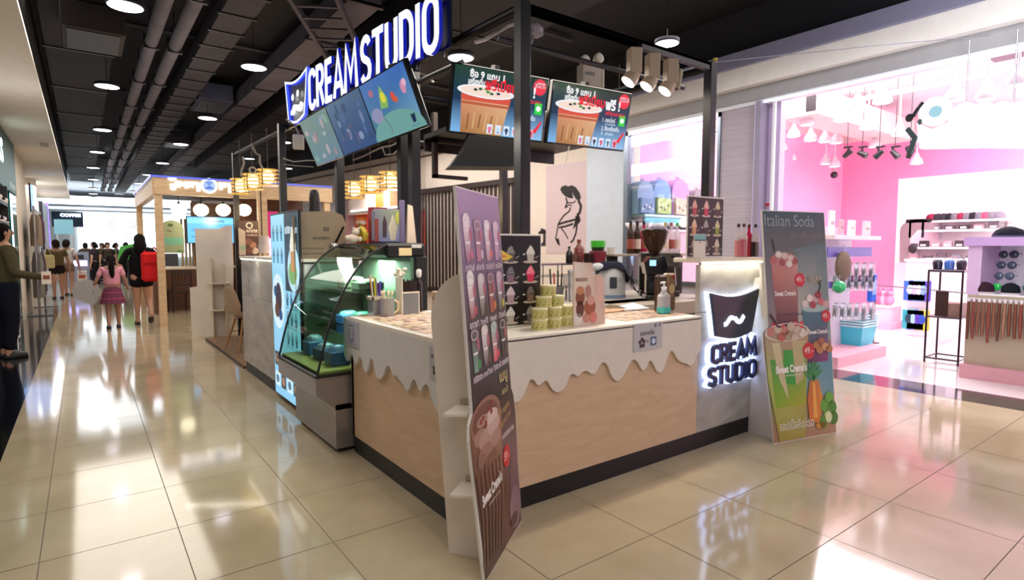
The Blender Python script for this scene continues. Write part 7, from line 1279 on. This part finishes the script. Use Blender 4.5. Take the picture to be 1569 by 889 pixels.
    m.add(P, [(i * n_ + j, i * n_ + (j + 1) % n_, (i + 1) * n_ + (j + 1) % n_, (i + 1) * n_ + j) for i in range(rows - 1) for j in range(n_)], smooth=True)
    if hairstyle == 'long': m.tube([(0, -.045 * s, hz + .05 * s), (0, -.085 * s, hz - .06 * s), (0, -.10 * s, hz - .20 * s), (0, -.10 * s, hz - .30 * s)], [.07 * s, .095 * s, .10 * s, .05 * s], 12); m.tube([(.03 * s, -.03 * s, hz), (.07 * s, -.04 * s, hz - .13 * s)], .045 * s, 8); m.tube([(-.03 * s, -.03 * s, hz), (-.07 * s, -.04 * s, hz - .13 * s)], .045 * s, 8)
    if hairstyle == 'ponytail': m.tube([(0, -.09 * s, hz + .03 * s), (0, -.15 * s, hz - .02 * s), (0, -.16 * s, hz - .17 * s), (.005, -.14 * s, hz - .33 * s), (.01, -.13 * s, hz - .42 * s)], [.035 * s, .05 * s, .058 * s, .05 * s, .02 * s], 12)
    if hairstyle == 'bob': m.tube([(0, -.03 * s, hz + .02 * s), (0, -.055 * s, hz - .07 * s), (0, -.06 * s, hz - .12 * s)], [.09 * s, .092 * s, .07 * s], 12)
    m.build('hair', t)
    # top
    V2 = [V[pv] + Vector((0, 0, (.0 if (shorts or trousers) else .03) * s - topext * s)), V[ws], V[ch], V[ub]]; E2 = [(0, 1), (1, 2), (2, 3)]; r2 = [(.178 * stout * s, .14 * stout * s), (.162 * stout * s, .125 * stout * s), (.172 * stout * s, .13 * stout * s), (.125 * stout * s, .10 * s)]
    for (a, b, c_, hp, d) in arms:
        i0 = len(V2); V2.append(V[a]); r2.append(.068 * s); E2.append((3, i0)); V2.append(V[a].lerp(V[b], sleeve)); r2.append(.062 * s); E2.append((i0, i0 + 1))
        if sleeve > .95: V2.append(V[b].lerp(V[c_], .9)); r2.append(.04 * s); E2.append((i0 + 1, i0 + 2))
    skinned('top', V2, E2, r2, top, t, 'cloth').build('top', t)
    if skirt:
        m = M(skirt, 'cloth'); z0 = (.98 - sit) * s; zb_ = (.98 - .40) * s; n_ = 28; P = []
        for i in range(5):
            v = i / 4
            for j in range(n_): a = 2 * math.pi * j / n_; r_ = (.155 + .10 * v + (.012 * v if j % 2 else -.008 * v)) * s; P.append((r_ * math.cos(a), r_ * .8 * math.sin(a), z0 + (zb_ - z0) * v))
        m.add(P, [(i * n_ + j, i * n_ + (j + 1) % n_, (i + 1) * n_ + (j + 1) % n_, (i + 1) * n_ + j) for i in range(4) for j in range(n_)]); 
        for v in (.35, .7): r_ = (.158 + .10 * v + .008) * s; zq = z0 + (zb_ - z0) * v; m.lathe([(r_, -.012 * s), (r_ + .004, .012 * s)], 0, 0, zq, 28, c='#c06078', sy=.8)
        m.build('skirt', t)
    if shorts or trousers:
        V3 = [V[pv], V[ws].lerp(V[pv], .35)]; E3 = [(0, 1)]; r3 = [(.160 * stout * s, .125 * stout * s), (.150 * stout * s, .118 * stout * s)]; b0 = len(V) - 10
        for i in (0, 1):
            hp_, kn_, an_ = V[b0 + i * 5], V[b0 + i * 5 + 1], V[b0 + i * 5 + 2]; i0 = len(V3); V3.append(hp_.copy()); r3.append(.112 * stout * s); E3.append((0, i0))
            if trousers: V3 += [kn_.copy(), an_.copy()]; r3 += [.080 * s, .062 * s]; E3 += [(i0, i0 + 1), (i0 + 1, i0 + 2)]
            else: V3.append(hp_.lerp(kn_, .45)); r3.append(.105 * stout * s); E3.append((i0, i0 + 1))
        skinned('bottoms', V3, E3, r3, bottom, t, 'cloth').build('trousers' if trousers else 'shorts', t)
    for i in (0, 1):
        f = Vector(feet[i]) * s; m = M(shoes, 'satin'); hl = heel[i] * s
        m.T = Matrix.Translation(f) @ (Matrix.Rotation(-math.atan2(hl, .18 * s) if hl else 0, 4, 'X')); n_ = 16
        P = []
        for z, g_ in ((.0, 1), (.018, 1.04), (.055, .95), (.075, .75)):
            for j in range(n_): a = 2 * math.pi * j / n_; P.append((.048 * s * g_ * math.cos(a) * (1.05 if math.sin(a) > 0 else .9), (.04 + .125 * g_ * math.sin(a)) * s, z * s + (hl * .5)))
        m.add(P, [(i_ * n_ + j, i_ * n_ + (j + 1) % n_, (i_ + 1) * n_ + (j + 1) % n_, (i_ + 1) * n_ + j) for i_ in range(3) for j in range(n_)] + [tuple(range(n_ - 1, -1, -1)), tuple(range(48, 64))], smooth=True); m.T = Matrix(); m.build('shoe', t)
    return t
gp = onZ(175, 503); wp_ = onZ(220, 498)
girl = person('small girl in a pink shirt and plaid skirt with a ponytail, walking away', (gp.x, gp.y, 0), 0, 1.27, top='#e09aac', skirt='#77405c', hairstyle='ponytail', feet=((-.10, -.10, 0), (.10, .10, 0)), knees=((-.09, .03, .46), (.09, .05, .47)), heel=(.03, 0), shoes='#1c2440', hands=((-.36, .04, .95), (.30, .04, .93)), elbows=((-.29, -.04, 1.14), (.25, -.02, 1.14)), sleeve=.75, topext=.0, stout=1.1, skin='#a87c68')
wom = person('woman in a black top and shorts with a red shoulder bag, walking away', (wp_.x, wp_.y, 0), 0, 1.64, top='#141216', bottom='#16141a', shorts=True, hairstyle='long', feet=((-.08, .12, 0), (.12, -.16, .06)), knees=((-.08, .08, .48), (.11, .02, .47)), heel=(0, .12), shoes='#2c2420', hands=((-.40, .08, .86), (.26, .1, 1.0)), elbows=((-.33, -.02, 1.10), (.27, -.02, 1.10)), sleeve=.9, stout=1.22, topext=.12, skin='#c79a80')
t = thing('shoulder_bag', 'bright red bag on the back of the walking woman in black', 'bag', (wp_.x + .15, wp_.y - .20, 0), R(8)); m = M('#d8282c', 'cloth'); m.box(-.17, .17, -.08, .02, .80, 1.33, b=.045); m.build('bag', t); m = M('#b01c20', 'cloth'); m.box(-.14, .14, -.09, -.08, 1.10, 1.14); m.tube([(-.10, 0, 1.3), (-.08, .1, 1.40), (-.02, .2, 1.38)], .014, 6); m.tube([(.12, 0, 1.3), (.08, .1, 1.41), (.06, .2, 1.38)], .014, 6); m.build('strap', t)
t = thing('hand_fan', 'grey heart-shaped fan held by the small girl', 'fan', (gp.x - .38, gp.y, .62)); m = M('#a9a6a8', 'satin'); m.ext([(.16, -.14), (.22, .05), (.16, .20), (.02, .25), (-.12, .20), (-.18, .08), (-.16, -.06), (-.02, -.14), (.10, -.20)], -.008, .008, c='#aaa7a8'); m.build('blade', t); m = M('#8a888a', 'satin'); m.tube([(.10, 0, -.02), (.12, .0, .06)], .012, 6); m.build('handle', t)
fp = onZ(90, 458); f2 = onZ(106, 453)
person('shopper in an olive top and dark shorts far down the left side', (fp.x, fp.y, 0), R(10), 1.62, top='#6a5a3c', bottom='#2a2220', shorts=True, hairstyle='bob', hair='#2c1c18', sleeve=.6, stout=1.12, topext=.05)
person('shopper in a white shirt beside the olive-topped shopper', (f2.x, f2.y, 0), R(-15), 1.64, top='#d8d0cc', bottom='#8a6c5c', shorts=True, hairstyle='bob', hair='#241a18', feet=((-.08, .05, 0), (.1, -.1, 0)))
t = thing('tote_bag', 'cream tote bag on the shoulder of the olive-topped shopper', 'bag', (fp.x - .16, fp.y - .22, .85)); m = M('#d8c890', 'cloth'); m.box(-.13, .13, -.05, .05, 0, .36, b=.03); m.build('bag', t); m = M('#d8c890', 'cloth'); m.tube([(-.08, 0, .35), (-.02, .1, .60), (.06, 0, .35)], .01, 6); m.build('strap', t)
t = thing('paper_bag', 'small white and red carrier bag held by the white-shirted shopper', 'bag', (f2.x + .33, f2.y, .42)); m = M('#e8dcd4', 'satin'); m.box(-.12, .12, -.05, .05, 0, .30, b=.01); m.build('bag', t); m = M('#b84c3c', 'satin'); m.box(-.08, .08, -.052, -.05, .08, .18); m.tube([(-.05, 0, .3), (0, 0, .40), (.05, 0, .3)], .006, 5); m.build('print', t)
lp = onZ(18, 548); lper = person('shopper in olive jacket and dark jeans at the left edge, holding a card', (lp.x - .02, lp.y, 0), R(-70), 1.70, top='#4c4630', bottom='#101422', trousers=True, hairstyle='bob', hands=((-.22, .34, 1.05), (.26, .36, 1.02)), elbows=((-.27, .0, 1.10), (.30, .02, 1.08)), sleeve=1.0, stout=1.1, topext=.12, shoes='#0c0c0e')
t = thing('card_tag', 'small white printed card held by the olive-jacketed shopper', 'card', (lp.x + .40, lp.y - .22, 1.02), R(15)); m = M('#e8ddd0', 'satin'); m.box(-.05, .05, -.004, .004, -.08, .08); m.build('card', t); m = M('#8a4030', 'print'); m.r2(-.035, -.02, .07, .05, .006, '#8c4a3a'); m.build('print', t)
pp = onZ(1196, 606)
person('person in dark clothes mostly hidden behind the soda standee', (pp.x, pp.y, 0), R(160), 1.50, top='#2c2a30', bottom='#15151a', trousers=True, hairstyle='bob', sleeve=1.0, shoes='#0e0e10')
CR = [(132, 402, 29, '#4a3c34'), (145, 405, 25, '#332c2c'), (157, 402, 30, '#5a4c3c'), (166, 404, 26.6, '#3a3028'), (179, 403, 28.6, '#4c5044'), (194, 402, 26, '#2c2828')]
for q, (px, py, y, c) in enumerate(CR):
    p = onY(px, py, y); person('diner in dark clothes at the far cafe tables, %s from the left' % NTH[q], (p.x, p.y, 0), R((q * 67) % 360), 1.6, top=c, bottom='#1c1a1c', trousers=True, hairstyle='bob', stout=1.15)
